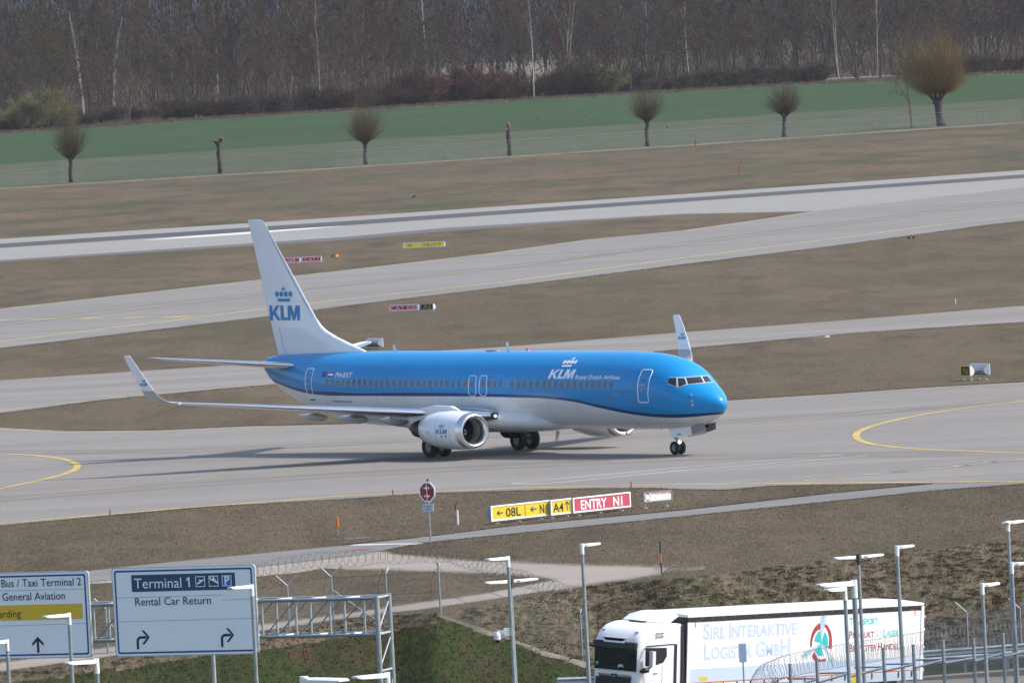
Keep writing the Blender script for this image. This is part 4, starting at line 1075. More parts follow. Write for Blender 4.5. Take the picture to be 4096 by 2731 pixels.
# ------------------------------------------------ stop sign for drivers
b0 = at(1723, 2171)
st = empty('stop_sign', b0, 0, 'red octagonal sign with two white planes on a tall grey post', 'sign')
bpy.context.view_layer.update()
mb = MB(); mb.tube([(0, 0, 0), (0, 0, 2.75)], .04, 10); mb.build('post', M['galv'], st)
MB().tube([(0, 0, 2.75), (0, 0, 2.83)], [.06, .05], 10).build('post_cap', M['black'], st)
yw = R(-38); cu, su = math.cos(yw), math.sin(yw)   # board turned away to the left
U = np.array([cu, su, 0]); N = np.array([su, -cu, 0])
def sp(a, b, d=.05): return tuple(U * a + N * d + np.array([0, 0, b]))
cz, rr = 2.26, .47
oc = lambda r: [(r * math.cos(R(22.5 + 45 * i)), cz + r * math.sin(R(22.5 + 45 * i))) for i in range(8)]
MB().prism([sp(a, b, .045) for a, b in oc(rr)], N * .03).build('sign_plate', M['letw'], st)
MB().add([sp(a, b, .082) for a, b in oc(rr * .87)], [tuple(range(8))]).build('sign_face', M['stop'], st)
PLANE = [(-.20, 0), (-.17, .025), (-.06, .03), (.02, .20), (.05, .20), (.03, .03), (.13, .028), (.16, .08), (.185, .08), (.175, 0), (.185, -.08), (.16, -.08), (.13, -.028), (.03, -.03), (.05, -.20), (.02, -.20), (-.06, -.03), (-.17, -.025)]
mb = MB()
for cx, czz, sg in ((-.02, 2.44, 1), (.02, 2.08, -1)):
    mb.add([sp(cx + sg * a * .9, czz + b * .85, .09) for a, b in PLANE], [tuple(range(len(PLANE)))])
    for q in (.22, .28, .34): mb.add([sp(cx + sg * (q + a), czz + b, .09) for a, b in ((0, -.01), (.03, -.01), (.03, .01), (0, .01))], [(0, 1, 2, 3)])
mb.build('plane_symbol', M['letw'], st, fixn=False)
MB().prism([sp(-.30, 1.39, .045), sp(.30, 1.39, .045), sp(.30, 1.74, .045), sp(-.30, 1.74, .045)], N * .025).build('lower_plate', M['tpale'], st)
mb = MB()
for s_, yy in (('Zum rangieren', 1.60), ('halt', 1.47)):
    v, f = textgeo('Bei rangieren' if yy > 1.5 else 'Anlage', .5 if yy > 1.5 else .28, .07, 0, .01)
    mb.add([sp(a - (.25 if yy > 1.5 else .14), b + yy, .075) for a, b in v], f)
mb.build('plate_lettering', M['stop'], st, fixn=False)
# marker posts
b0 = at(1832, 2097)
r_ = empty('signal_post', b0, 0, 'white post with orange box, right of the octagonal sign', 'post')
MB().tube([(0, 0, 0), (0, 0, .9)], .045, 10).build('post', M['letw'], r_); MB().box((-.06, -.08, .72), (.10, .08, .90)).build('orange_box', M['guardy'], r_)
MB().box((-.06, -.05, .9), (.05, .05, 1.10)).build('top_box', M['concrete'], r_); MB().box((-.11, -.04, .66), (-.065, .04, .92)).build('reflector', M['black'], r_)
b0 = at(1352, 2141)
r_ = empty('marker_post', b0, 0, 'short orange marker sleeve on a thin grey stake in the grass', 'marker')
MB().tube([(0, 0, 0), (0, 0, .35)], .03, 8).build('stake', M['galv'], r_); MB().tube([(0, 0, .34), (0, 0, .36), (0, 0, .78), (0, 0, .80)], [.05, .062, .062, .045], 12).build('orange_sleeve', M['orange'], r_)
MB().tube([(0, 0, .80), (0, 0, .87)], .02, 6).build('tip', M['galv'], r_)
mk = [((441, 2062), (440, 2036), 'thin red marker stake at the left end of the near taxiway edge'), ((1572, 1981), (1570, 1957), 'thin red marker stake left of the octagonal sign'),
      ((2525, 1952), (2524, 1926), 'thin red marker stake behind the faded red sign'), ((2783, 584), (2782, 561), 'tiny red stake on the far track near the willows'), ((2958, 706), (2952, 668), 'red stake with dark tip in the grass beyond the runway')]
for (b, t_, lab) in mk:
    p = at(*b); h = (b[1] - t_[1]) / (PF / p.y)
    r_ = empty('marker_stake', p, 0, lab, 'marker', 'red marker stakes'); k_ = .028 * max(1, p.y / 480)
    MB().tube([(0, 0, 0), (0, 0, h * .85)], k_, 8).build('stake', M['redm'], r_); MB().tube([(0, 0, h * .85), (0, 0, h)], k_ * .8, 8).build('tip', M['redm'] if p.y < 600 else M['black'], r_)
p = at(3613, 1936); tag(MB().tube([p, p + Vector((0, 0, .03)), p + Vector((0, 0, .07))], [.12, .12, .03], 12).build('edge_light', M['redm']), 'low red light where the service road joins the taxiway', 'light')
p = at(3823, 1216); r_ = empty('marker_stake', p, 0, 'thin whitish stake in the grass above the middle taxiway', 'marker'); MB().tube([(0, 0, 0), (0, 0, .34)], .03, 6).build('stake', M['letw'], r_); MB().tube([(0, 0, .34), (0, 0, .37)], .04, 6).build('tip', M['letw'], r_)
p = at(2646, 2293)
r_ = empty('snow_pole', p, 0, 'black pole with an orange middle band beside the gravel area', 'pole')
h = (2293 - 2162) / (PF / p.y)
for a, b, mt in ((0, .33, 'black'), (.33, .62, 'orange'), (.62, 1, 'black')): MB().tube([(0, 0, h * a), (0, 0, h * b)], .032, 10).build('band', M[mt], r_)
# runway guard lights
for (b, t_, lab, on) in (((1341, 1044), 1019, 'twin amber warning lights on a fork, one lit, right of the tail fin', 1), ((3646, 976), 945, 'twin amber warning lights on a fork at the far right grass', 0)):
    p = at(*b); h = (b[1] - t_) / (PF / p.y)
    r_ = empty('guard_light', p, 0, lab, 'light', 'twin warning lights')
    MB().tube([(0, 0, 0), (0, 0, h * .42)], .03, 8).tube([(-.22, 0, h * .62), (-.22, 0, h * .42), (.22, 0, h * .42), (.22, 0, h * .62)], .03, 8).build('fork', M['guardy'], r_)
    for s in (-1, 1):
        c = MB().tube([(s * .22, -.13, h * .84), (s * .22, .12, h * .84)], [.14, .10], 14).build('lamp_case', M['guardy'] if s * on > 0 or not on else M['black'], r_)
        MB().tube([(s * .22, -.16, h * .84), (s * .22, -.13, h * .84)], [.09, .11], 12).build('lens', M['lampon'] if (s > 0 and on) else (M['redm'] if on else M['black']), c)

# birds
for (b, sc, lab) in (((1655, 795), 1.0, 'dark bird low over the grass beyond the runway'), ((2148, 478), .8, 'small dark bird on the green field, left one'), ((2336, 469), .8, 'small dark bird on the green field, right one'), ((2669, 516), .8, 'small dark bird by the far fence near a willow')):
    p = at(*b, .1)
    mb = MB(); s = .30 * sc
    mb.tube([(-.9 * s, 0, .1 * s), (-.5 * s, 0, .35 * s), (0, 0, .45 * s), (.5 * s, 0, .75 * s), (.75 * s, 0, .95 * s), (1.05 * s, 0, .88 * s)], [.04 * s, .2 * s, .30 * s, .24 * s, .17 * s, .02 * s], 8)
    mb.tube([(.02 * s, .1 * s, .2 * s), (.02 * s, .1 * s, -.3 * s)], .03 * s, 4); mb.tube([(.02 * s, -.1 * s, .2 * s), (.02 * s, -.1 * s, -.3 * s)], .03 * s, 4)
    mb.add([(-.3 * s, .1 * s, .5 * s), (.4 * s, .1 * s, .6 * s), (.15 * s, .5 * s, 1.2 * s)], [(0, 1, 2)])
    o = mb.build('bird', M['black']); o.location = p + Vector((0, 0, .3 * s)); tag(o, lab, 'bird', 'birds on the far grass')

# ================================================================== far fence
fp = []
base_pts = [(0, 438), (160, 424), (784, 391), (1568, 339.5), (2352, 288)]
def fy(x):
    for a, b in zip(base_pts[:-1], base_pts[1:]):
        if a[0] <= x <= b[0]: return a[1] + (b[1] - a[1]) * (x - a[0]) / (b[0] - a[0])
    return 424
root = empty('perimeter_fence', at(2048, fy(1176) * K), 0, 'long far wire fence with Y-topped posts along the meadow', 'fence')
bpy.context.view_layer.update(); ro = np.array(root.location)
prev = None; n_ = 0; tops = []
for x in np.arange(-10, 2420, 41.3):
    y = fy(min(max(x, 0), 2352)) - 6
    p = np.array(ats(x, y)) - ro; strong = (n_ % 6 == 1)
    mb = MB(); r1 = .032 if not strong else .045
    mb.tube([p, p + (0, 0, 2.05)], r1, 5); mb.tube([p + (-.28, 0, 2.4), p + (0, 0, 2.02), p + (.28, 0, 2.4)], .030, 4)
    if strong: mb.tube([p + (-1.3, 0, 0), p + (0, 0, 1.5), p + (1.0, .5, 0)], .022, 4)
    mb.build('fence_post', M['fpost'], root); tops.append(p); n_ += 1
mb = MB()
for zz in (.1, 1.0, 2.0): mb.tube([p + (0, 0, zz) for p in tops], .012, 3)
mb.tube([p + (.26, 0, 2.38) for p in tops], .02, 3); mb.tube([p + (-.26, 0, 2.38) for p in tops], .02, 3)
mb.build('fence_wire', M['wirel'], root)
# chain link as a woven veil
def linkmat(name, col, cover, sc=14.0):
    m, t, b = newmat(name); b.inputs['Base Color'].default_value = (*col, 1); b.inputs['Roughness'].default_value = .6; b.inputs['Metallic'].default_value = .2
    tc = t.nodes.new('ShaderNodeTexCoord'); sep = t.nodes.new('ShaderNodeSeparateXYZ'); t.links.new(tc.outputs['UV'], sep.inputs[0])
    outs = []
    for op in ('ADD', 'SUBTRACT'):
        a = t.nodes.new('ShaderNodeMath'); a.operation = op; t.links.new(sep.outputs[0], a.inputs[0]); t.links.new(sep.outputs[1], a.inputs[1])
        f = t.nodes.new('ShaderNodeMath'); f.operation = 'MULTIPLY'; f.inputs[1].default_value = sc; t.links.new(a.outputs[0], f.inputs[0])
        g = t.nodes.new('ShaderNodeMath'); g.operation = 'FRACT'; t.links.new(f.outputs[0], g.inputs[0])
        h = t.nodes.new('ShaderNodeMath'); h.operation = 'LESS_THAN'; h.inputs[1].default_value = cover; t.links.new(g.outputs[0], h.inputs[0]); outs.append(h.outputs[0])
    mx = t.nodes.new('ShaderNodeMath'); mx.operation = 'MAXIMUM'; t.links.new(outs[0], mx.inputs[0]); t.links.new(outs[1], mx.inputs[1])
    t.links.new(mx.outputs[0], b.inputs['Alpha']); return m
def uvstrip(name, bots, h, mt, parent, up=None):
    """vertical strip standing on the points bots; UV in metres"""
    vs = []; L = 0; us = []
    for i, p in enumerate(bots):
        if i: L += float(np.linalg.norm(np.array(p) - np.array(bots[i - 1])))
        hh = np.array(up[i]) if up is not None else np.array([0, 0, h])
        vs += [tuple(p), tuple(np.array(p) + hh)]; us += [(L, 0), (L, h)]
    o = MB().add(vs, [(2 * i, 2 * i + 2, 2 * i + 3, 2 * i + 1) for i in range(len(bots) - 1)]).build(name, mt, parent, fixn=False)
    uv = o.data.uv_layers.new(name='UVMap')
    for lp in o.data.loops: uv.data[lp.index].uv = us[lp.vertex_index]
    return o
uvstrip('fence_mesh', [p + (0, .05, 0) for p in tops], 2.0, linkmat('far_chain_link', (.20, .26, .28), .03, 9.0), root)

# ================================================================== trees
def grow(mb, tw, p, d, L, r, lvl, P, rg):
    """one branch and its children; mb takes wood, tw takes twig ribbons"""
    n = 4 if lvl < 2 else 3
    pts = [p]; q = p.copy(); dd = d.copy(); rs = [r]
    for i in range(n):
        dd = dd + rg.normal(0, P['wig'], 3) + np.array([0, 0, P['up'] * (1 if lvl else .3)]); dd /= np.linalg.norm(dd)
        q = q + dd * L / n; pts.append(q.copy()); rs.append(r * (1 - .62 * (i + 1) / n))
    if r > P.get('minr', .035): mb.tube(pts, rs, 5 if lvl == 0 else 3, cap=False)
    else:
        tw.append((pts[0], pts[-1], max(r, .018)))
    if lvl >= P['lv']:
        for _ in range(P['tw']):
            t = rg.uniform(.15, 1); i = min(n - 1, int(t * n)); s = pts[i] + (pts[i + 1] - pts[i]) * (t * n - i)
            v = dd * P.get('twf', .6) + rg.normal(0, .55, 3) + np.array([0, 0, P['tup']]); v /= np.linalg.norm(v)
            tw.append((s, s + v * rg.uniform(.5, 1.1) * P['tl'], P['twd']))
        return
    k_ = P['br'][lvl]
    for j in range(k_):
        t = (P['st'] if lvl == 0 else .25) + (1 - (P['st'] if lvl == 0 else .25)) * (j + rg.uniform(0, 1)) / k_
        i = min(n - 1, int(t * n)); s = pts[i] + (pts[i + 1] - pts[i]) * (t * n - i)
        a = rg.uniform(0, 2 * math.pi); dloc, u, v = basis(dd)
        sp_ = P['ang'] * rg.uniform(.7, 1.25)
        nd = dloc * math.cos(sp_) + (u * math.cos(a) + v * math.sin(a)) * math.sin(sp_)
        ll = L * P['lr'] * (1.15 - .65 * t) * rg.uniform(.75, 1.2) if lvl == 0 else L * P['lr'] * rg.uniform(.7, 1.15)
        grow(mb, tw, s, nd, ll, max(.012, r * (1 - .6 * t) * P.get('rr', .55)), lvl + 1, P, rg)
def ribbons(tw, rg):
    mb = MB()
    vs = []; fs = []
    for i, (a, b, w_) in enumerate(tw):
        d = b - a; s = np.cross(d, rg.normal(0, 1, 3)); s = s / (np.linalg.norm(s) + 1e-9) * w_
        vs += [a - s, a + s, b]; fs.append((3 * i, 3 * i + 1, 3 * i + 2))
    mb.add(vs, fs); return mb
def tree_proto(P, seed, wood, twig, name):
    rg = np.random.default_rng(seed); mb = MB(); tw = []
    for st_ in range(P.get('stems', 1)):
        d0 = np.array([rg.normal(0, P.get('lean', .05)), rg.normal(0, P.get('lean', .05)), 1.0]); d0 /= np.linalg.norm(d0)
        grow(mb, tw, np.array([rg.normal(0, .25) if P.get('stems', 1) > 1 else 0, rg.normal(0, .2) if P.get('stems', 1) > 1 else 0, -.2]), d0, P['h'] * rg.uniform(.9, 1.05), P['r'], 0, P, rg)
    root = empty(name)
    mb.build('trunk', wood, root, fixn=False); ribbons(tw, rg).build('crown', twig, root, fixn=False)
    return root
def place(proto, loc, rz, sc, label, cat, group, first=set()):
    if proto.name not in first: first.add(proto.name); r = proto
    else:
        r = proto.copy(); COL.objects.link(r)
        for ch in list(proto.children): c = ch.copy(); COL.objects.link(c); c.parent = r
    r.location = loc; r.rotation_euler = (0, 0, rz); r.scale = sc if isinstance(sc, tuple) else (sc,) * 3
    tag(r, label, cat, group); return r
broad = dict(h=17, r=.28, wig=.13, up=.05, lv=3, tw=12, tl=1.5, twd=.026, tup=.15, br=(9, 5, 4), st=.25, ang=.75, lr=.46, lean=.06)
slim = dict(h=21, r=.20, wig=.05, up=.09, lv=2, tw=22, tl=1.6, twd=.024, tup=.3, br=(18, 5), st=.30, ang=.55, lr=.26, lean=.03)
multi = dict(h=13, r=.17, wig=.15, up=.04, lv=2, tw=17, tl=1.4, twd=.026, tup=.1, br=(7, 5), st=.22, ang=.7, lr=.5, stems=3, lean=.22)
birch = dict(h=23, r=.16, wig=.04, up=.10, lv=2, tw=18, tl=1.5, twd=.018, tup=-.1, br=(15, 4), st=.42, ang=.5, lr=.22, rr=.42, lean=.03, minr=.03)
protos = {}
T = [('bare_tree', broad, 'barkd', 'tw_brown'), ('bare_tree', broad, 'barkd', 'tw_olive'), ('bare_tree', dict(broad, h=15, ang=.9), 'barkd', 'tw_grey'), ('bare_tree', slim, 'barkd', 'tw_grey'), ('bare_tree', slim, 'bark', 'tw_brown'),
     ('bare_tree', multi, 'barkd', 'tw_plum'), ('bare_tree', multi, 'barkd', 'tw_olive'), ('birch_tree', birch, 'birch', 'tw_red'), ('birch_tree', dict(birch, stems=2, lean=.04), 'birch', 'tw_plum'), ('bare_tree', dict(slim, h=18, ang=.8, tup=.0), 'barkd', 'tw_red')]
PR = [tree_proto(P, 100 + i, M[a], M[b], n) for i, (n, P, a, b) in enumerate(T)]
LB = ['tall spreading bare tree with brown twigs inside the wood', 'tall spreading bare tree with olive twigs inside the wood', 'broad bare tree with grey twigs inside the wood', 'slim bare tree with grey twigs inside the wood', 'slim bare tree with brown twigs inside the wood',
      'several-stemmed bare tree with plum twigs inside the wood', 'several-stemmed bare tree with olive twigs inside the wood', 'white-trunked birch with reddish twigs inside the wood', 'twin-stemmed white birch inside the wood', 'slim bare tree with reddish twigs inside the wood']
def edge_y(x):
    return float(np.interp(x, [p[0] for p in crop_up], [p[1] for p in crop_up]))
rg = np.random.default_rng(11)
def where(x, dep):
    return (' at the far left' if x < 390 else ' left of centre' if x < 900 else ' in the middle' if x < 1450 else ' right of centre' if x < 1900 else ' at the far right') + (', front rank' if dep < 20 else ', second rank' if dep < 60 else ', deep inside')
wts = np.array([5, 4, 4, 5, 4, 4, 3, .5, .3, 3.0])
# front rank first, then deeper ranks; gaps where the photo looks through to the far clearing
rows = [(0, 48, 26), (28, 44, 29), (60, 40, 32), (110, 38, 34), (180, 38, 38), (280, 36, 42), (400, 34, 45)]
for dep, cnt, _ in rows:
    for i in range(cnt):
        x = -90 + (2352 + 180) * (i + rg.uniform(.1, .9)) / cnt
        if 1010 < x < 1270 and dep > 20 and rg.uniform() < .62: continue
        if 1880 < x < 2080 and dep == 0: continue
        e = ats(x, edge_y(min(max(x, 0), 2352)) - 3); D = e.y + 8 + dep + rg.uniform(0, 26)
        X = e.x * D / e.y
        k_ = int(rg.choice(len(PR), p=wts / wts.sum()))
        if dep == 0 and k_ in (0, 1) and rg.uniform() < .4: k_ = 5
        s = rg.uniform(.85, 1.2) * (1.0 if dep < 50 else 1.32)
        place(PR[k_], (X, D, 0), rg.uniform(0, 6.28), (s * rg.uniform(.9, 1.1), s * rg.uniform(.9, 1.1), s * rg.uniform(.92, 1.12)), LB[k_].replace(' inside the wood', ' of the wood') + where(x, dep), 'tree', 'trees of the wood beyond the green field')
# birches one can tell apart
for (x, y, h, lab, two) in ((1227, 232, 30, 'single tall white birch at the wood edge right of centre', 0), (1298, 160, 30, 'twin white birch trunks deeper in the wood right of centre', 1), (1584, 150, 28, 'white birch in the wood behind the second willow from the right', 0), (1926, 95, 27, 'white birch above the field lane', 1), (256, 160, 26, 'forked white birch in the left of the wood', 1), (730, 150, 27, 'white birch left of centre above the small willow', 0), (2010, 60, 24, 'white birch near the right of the wood', 0)):
    D = ats(x, edge_y(x) - 2).y + (4 if x == 1227 else 35); p = ray(x * K, y * K); X = p.x / p.y * D
    q = place(PR[7 + two], (X, D, 0), rg.uniform(0, 6), (1.0 + .05 * two, 1.0, h / 23), lab, 'tree', 'white birches of the wood')
# undergrowth and hedges
shrubP = dict(h=3.6, r=.06, wig=.16, up=.06, lv=1, tw=75, tl=1.15, twd=.015, tup=.35, br=(7,), st=.05, ang=.6, lr=.6, stems=14, lean=.42, minr=.05)
SH = [tree_proto(shrubP, 200 + i, M['barkd'], M[c], 'shrub') for i, c in enumerate(('tw_plum', 'tw_brown', 'tw_grey', 'tw_red', 'tw_yel', 'tw_olive'))]
SL = ['plum twiggy shrub in the undergrowth', 'brown twiggy shrub in the undergrowth', 'grey twiggy shrub in the undergrowth', 'reddish twiggy shrub in the hedge along the field', 'yellow-green shrub at the left wood edge', 'olive twiggy shrub in the undergrowth']
for i in range(84):
    x = -40 + 2440 * (i + rg.uniform(0, 1)) / 84
    if 1890 < x < 2075: continue
    e = ats(x, edge_y(min(max(x, 0), 2352)) - 3); D = e.y + 4 + rg.uniform(0, 30) ; X = e.x * D / e.y
    hedge = 880 < x < 1180 or 700 < x < 830
    k_ = 3 if hedge and rg.uniform() < .75 else int(rg.choice([0, 1, 2, 5], p=[.35, .3, .2, .15])); s = rg.uniform(.7, 1.25) * (1.2 if hedge else 1.0)
    place(SH[k_], (X, D, 0), rg.uniform(0, 6.28), (s * 1.5, s * 1.5, s), SL[k_] + where(x, 0).split(',')[0], 'shrub', 'shrubs along the wood edge')
for (x, s, k_, lab) in ((60, 1.35, 4, 'large yellow-green bush at the far left wood edge'), (105, 1.7, 4, 'biggest yellow-green bush at the left wood edge'), (128, 1.1, 4, 'lower yellow-green bush just behind the leftmost willow'), (1300, 1.5, 5, 'tall olive bush at the wood edge left of a willow'), (1350, 1.6, 5, 'dome-shaped olive bush at the wood edge'), (1390, 1.2, 4, 'yellowish bush right of the dome-shaped one'), (960, 1.6, 3, 'tall reddish hedge bush, left part'), (1060, 1.6, 3, 'tall reddish hedge bush, middle part'), (1130, 1.3, 3, 'tall reddish hedge bush, right part')):
    e = ats(x, edge_y(x) - 3); D = e.y + 6; place(SH[k_], (e.x * D / e.y, D, 0), x, (s * 1.5, s * 1.5, s * 1.25), lab, 'shrub', 'shrubs along the wood edge')
# distant forest seen above and through the wood
mb = MB(); rg2 = np.random.default_rng(5)
vs = []; fs = []
N_ = 130000
X = rg2.uniform(-420, 420, N_); Yd = rg2.uniform(3100, 4300, N_); hh = 39 + 5 * np.sin(X * .03) + 4 * np.sin(X * .11 + 1); Z = rg2.uniform(0, 1, N_) ** .8 * hh
for i in range(N_):
    s = rg2.uniform(.3, .8); a = rg2.uniform(0, 3.14)
    dx, dy = math.cos(a) * s * .5, math.sin(a) * s * .5
    vs += [(X[i] - dx, Yd[i] - dy, Z[i]), (X[i] + dx, Yd[i] + dy, Z[i]), (X[i] + rg2.uniform(-.6, .6), Yd[i], Z[i] + s * 4.5)]; fs.append((3 * i, 3 * i + 1, 3 * i + 2))
mb.add(vs, fs); tag(mb.build('distant_forest', M['tw_far'], fixn=False), 'far bluish forest rising behind the wood', 'forest', kind='stuff')
# dry reeds along the wood edge
mb = MB(); vs = []; fs = []; i = 0
for q in range(9000):
    x = rg2.uniform(-20, 2380); e = ats(x, edge_y(min(max(x, 0), 2352)) - rg2.uniform(-.5, 3.5)); hgt = rg2.uniform(.25, .9) * (1.8 if 230 < x < 370 else 1.0)
    dx = rg2.normal(0, .12); wd = rg2.uniform(.05, .12)
    vs += [(e.x - wd, e.y, 0), (e.x + wd, e.y, 0), (e.x + dx, e.y + rg2.normal(0, .1), hgt)]; fs.append((3 * i, 3 * i + 1, 3 * i + 2)); i += 1
mb.add(vs, fs); tag(mb.build('dry_reeds', M['straw'], fixn=False), 'pale dry reeds and grass along the edge of the wood', 'reeds', kind='stuff')

# pollard willows along the far fence: trunk, knob and a broom of upright shoots
def willow(x, ytop_tr, ybase, ytop, hw, label, seed, lean=0.0, shoots=1000, gold=False, rtr=.34, big=False):
    base = ats(x, ybase); pxm = PF / base.y / K
    ht = (ybase - ytop_tr) / pxm; hc = (ytop_tr - ytop) / pxm * 1.02; w_ = hw / pxm * (.98 if big else 1.12)
    rg = np.random.default_rng(seed); r = empty('willow', base, 0, label, 'tree', 'pollard willows along the far fence')
    mb = MB(); pts = [np.array([0, 0, -.1])]; rs = [rtr * 1.15]
    for t in (.2, .45, .7, .9, 1.0): pts.append(np.array([lean * t + rg.normal(0, .04), rg.normal(0, .04), ht * t])); rs.append(rtr * (1.0 - .18 * t) * rg.uniform(.95, 1.08) * (1.25 if t == 1 else 1))
    pts.append(pts[-1] + (0, 0, .35)); rs.append(rtr * .8)
    mb.tube(pts, rs, 10); top = pts[-2]
    stubs = []
    for _ in range(7 if not big else 10):
        a = rg.uniform(0, 6.28); L = rg.uniform(.5, 1.0) * (1 if not big else 2.6); e = top + np.array([math.cos(a) * L * .75, math.sin(a) * L * .75, L * .8]); mb.tube([top, (top + e) / 2 + (0, 0, -.05), e], [rtr * .55, rtr * .38, rtr * .28], 6); stubs.append(e)
    mb.build('trunk', M['bark'], r, smooth=True)
    tw = []
    for _ in range(shoots):
        s = stubs[rg.integers(len(stubs))] + rg.normal(0, .12, 3)
        a = rg.uniform(0, 6.28); out = rg.uniform(0, 1) ** .6; el = rg.uniform(.0, 1)
        # end point on an egg-shaped envelope
        th = math.acos(1 - 1.35 * rg.uniform(0, 1)) * .95
        ex = w_ * math.sin(th) * math.cos(a); ey = w_ * math.sin(th) * math.sin(a); ez = hc * (.40 + .60 * math.cos(th))
        k2 = rg.uniform(.45, 1.10) * (.90 + .16 * math.sin(3 * a + seed) + .10 * math.sin(7 * a + 2 * seed + 3 * th)); e = top + np.array([ex, ey, ez]) * k2
        m1 = s * .5 + e * .5 + np.array([ex, ey, 0]) * .12 + (0, 0, -.02 * hc) ; w0 = rg.uniform(.005, .0115)
        tw += [(s, m1, w0), (m1, e, w0 * .8)]
        for _2 in range(2):
            t = rg.uniform(.2, .8); q = m1 * (1 - t) + e * t; d = (e - m1); d = d / (np.linalg.norm(d) + 1e-6) + rg.normal(0, .28, 3); tw.append((q, q + d * hc * rg.uniform(.12, .28), w0 * .7))
    vs = []; fs = []
    mb = MB()
    for i, (a_, b_, w1) in enumerate(tw):
        d = b_ - a_; s = np.cross(d, rg.normal(0, 1, 3)); s = s / (np.linalg.norm(s) + 1e-9) * w1
        vs += [a_ - s, a_ + s, b_ + s * .6, b_ - s * .6]; fs.append((4 * i, 4 * i + 1, 4 * i + 2, 4 * i + 3))
    mb.add(vs, fs); mb.build('crown', M['tw_willt'] if gold else M['tw_will'], r, fixn=False)
willow(163, 370, 419, 250, 38, 'leftmost willow with round broom crown', 1, .15)
willow(840, 333, 378, 228, 40, 'willow with broom crown above the airliner tail', 2, .1, 1200)
willow(1486, 283, 336, 190, 37, 'willow with broom crown right of centre, left of two alike', 3, .2, 1100)
willow(1801, 270, 315, 178, 40, 'willow with broom crown between the centre and the big willow', 4, .2, 1150)
willow(2163, 235, 290, 60, 84, 'biggest willow with a swept golden crown at the right', 5, -.5, 3600, True, .72, True)
# cut-back stumps
for (x, yb, yt, lab, fork) in ((505, 399, 318, 'freshly cut willow stump with a forked head', 1), (1170, 358, 281, 'freshly cut willow stump with a single knobbly head', 0)):
    base = ats(x, yb); h = (yb - yt) / (PF / base.y / K); r = empty('willow_stump', base, 0, lab, 'tree', 'cut willow stumps')
    mb = MB(); mb.tube([(0, 0, -.1), (.06, 0, h * .3), (-.05, 0, h * .55), (.06, 0, h * .75), (.1, 0, h * .9)], [.36, .31, .33, .30, .34], 10)
    rgs = np.random.default_rng(x)
    for k_ in range(9):
        a = rgs.uniform(0, 6.28); q = np.array([.05 + .3 * math.cos(a), .3 * math.sin(a), h * rgs.uniform(.5, .88)]); mb.tube([q * (.5, .5, 1), q + (0, 0, .08)], [.15, .12], 6)
    if fork: mb.tube([(0, 0, h * .8), (-.35, 0, h * .92), (-.5, 0, h * .95)], [.28, .30, .24], 8); mb.tube([(.1, 0, h * .85), (.35, 0, h * .97), (.6, 0, h)], [.30, .26, .24], 8)
    mb.build('trunk', M['barkd'], r, smooth=True)
    mb = MB()
    for c in (((-.5, -.2, h * .95), (.6, -.2, h * .99)) if fork else ((.1, -.2, h * .97), (-.2, -.3, h * .78))): mb.tube([np.array(c), np.array(c) + (0, -.12, .10)], [.20, .17], 8)
    mb.tube([(.1, 0, h * .9), (.12, 0, h * .97)], [.3, .2], 8); mb.build('cut_face', M['cut'], r)
# the small bare tree beside the big willow
P = dict(h=10.8, r=.13, wig=.045, up=.04, lv=3, tw=9, tl=1.2, twd=.014, tup=.1, br=(9, 4, 3), st=.28, ang=.85, lr=.42, lean=.02)
t_ = tree_proto(P, 77, M['barko'], M['tw_olive'], 'bare_tree'); b = ats(2095, 295)
place(t_, b, 1.0, (295 - 88) / (PF / b.y / K) / 11.6, 'slender orange-barked bare tree left of the biggest willow', 'tree', None)
# ================================================================== lorry on the ramp
f_ = Vector((-.69011, -.72249, .04194)).normalized(); w_ = Vector((.71966, -.69122, -.06554)); w_ = (w_ - f_ * w_.dot(f_)).normalized(); z_ = f_.cross(w_)
Bc = Vector((6.19994, 410.2, -.09371)); org = Bc - z_ * 4.0
lor = empty('articulated_lorry', org, 0, 'white articulated lorry with lettered side driving on the ramp road', 'truck')
TM = Matrix(((f_.x, w_.x, z_.x), (f_.y, w_.y, z_.y), (f_.z, w_.z, z_.z)))
lor.rotation_euler = TM.to_euler()
mb = MB(); mb.box((-13.6, -2.55, 1.02), (0, 0, 3.84)); body = mb.build('trailer_side', M['tarp'], lor)
mb = MB(); mb.prism([(-13.62, -2.57, 3.89), (-13.62, .02, 3.89), (-13.62, .02, 3.985), (-13.62, -1.27, 4.03), (-13.62, -2.57, 3.985)], (13.64, 0, 0)); mb.build('trailer_roof', M['twhite'], lor)
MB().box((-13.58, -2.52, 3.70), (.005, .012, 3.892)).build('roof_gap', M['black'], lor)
mb = MB()
for x in np.arange(-13.2, -.3, .62): mb.box((x, .012, 3.80), (x + .012, .018, 3.885))
mb.build('curtain_roller', M['galv'], lor)
MB().box((-.02, -2.5, 1.3), (.04, -.05, 3.86)).build('headboard', M['black'], lor)
MB().box((-.16, -.01, 1.05), (.03, .03, 3.70)).build('corner_post', M['twhite'], lor)
MB().box((-13.63, -.02, .98), (-13.47, .03, 3.86)).build('corner_post', M['twhite'], lor)
mb = MB()
for z in (1.3, 1.75, 2.2, 2.9, 3.4): mb.box((-13.68, -.03, z), (-13.62, .04, z + .09))
mb.build('door_hinge', M['twhite'], lor)
MB().box((-13.46, .0, 1.38), (-.17, .008, 1.90)).build('lower_band', M['tblue'], lor)
MB().box((-13.46, .0, 1.335), (-.17, .012, 1.378)).build('reflective_line', M['torange'], lor)
MB().box((-13.46, -.02, .99), (-.17, .02, 1.30)).build('side_frame', M['tpale'], lor)
mb = MB()
for x in np.arange(-13.0, -.3, .78): mb.box((x, .02, 1.12), (x + .05, .045, 1.33))
mb.build('curtain_buckle', M['black'], lor)
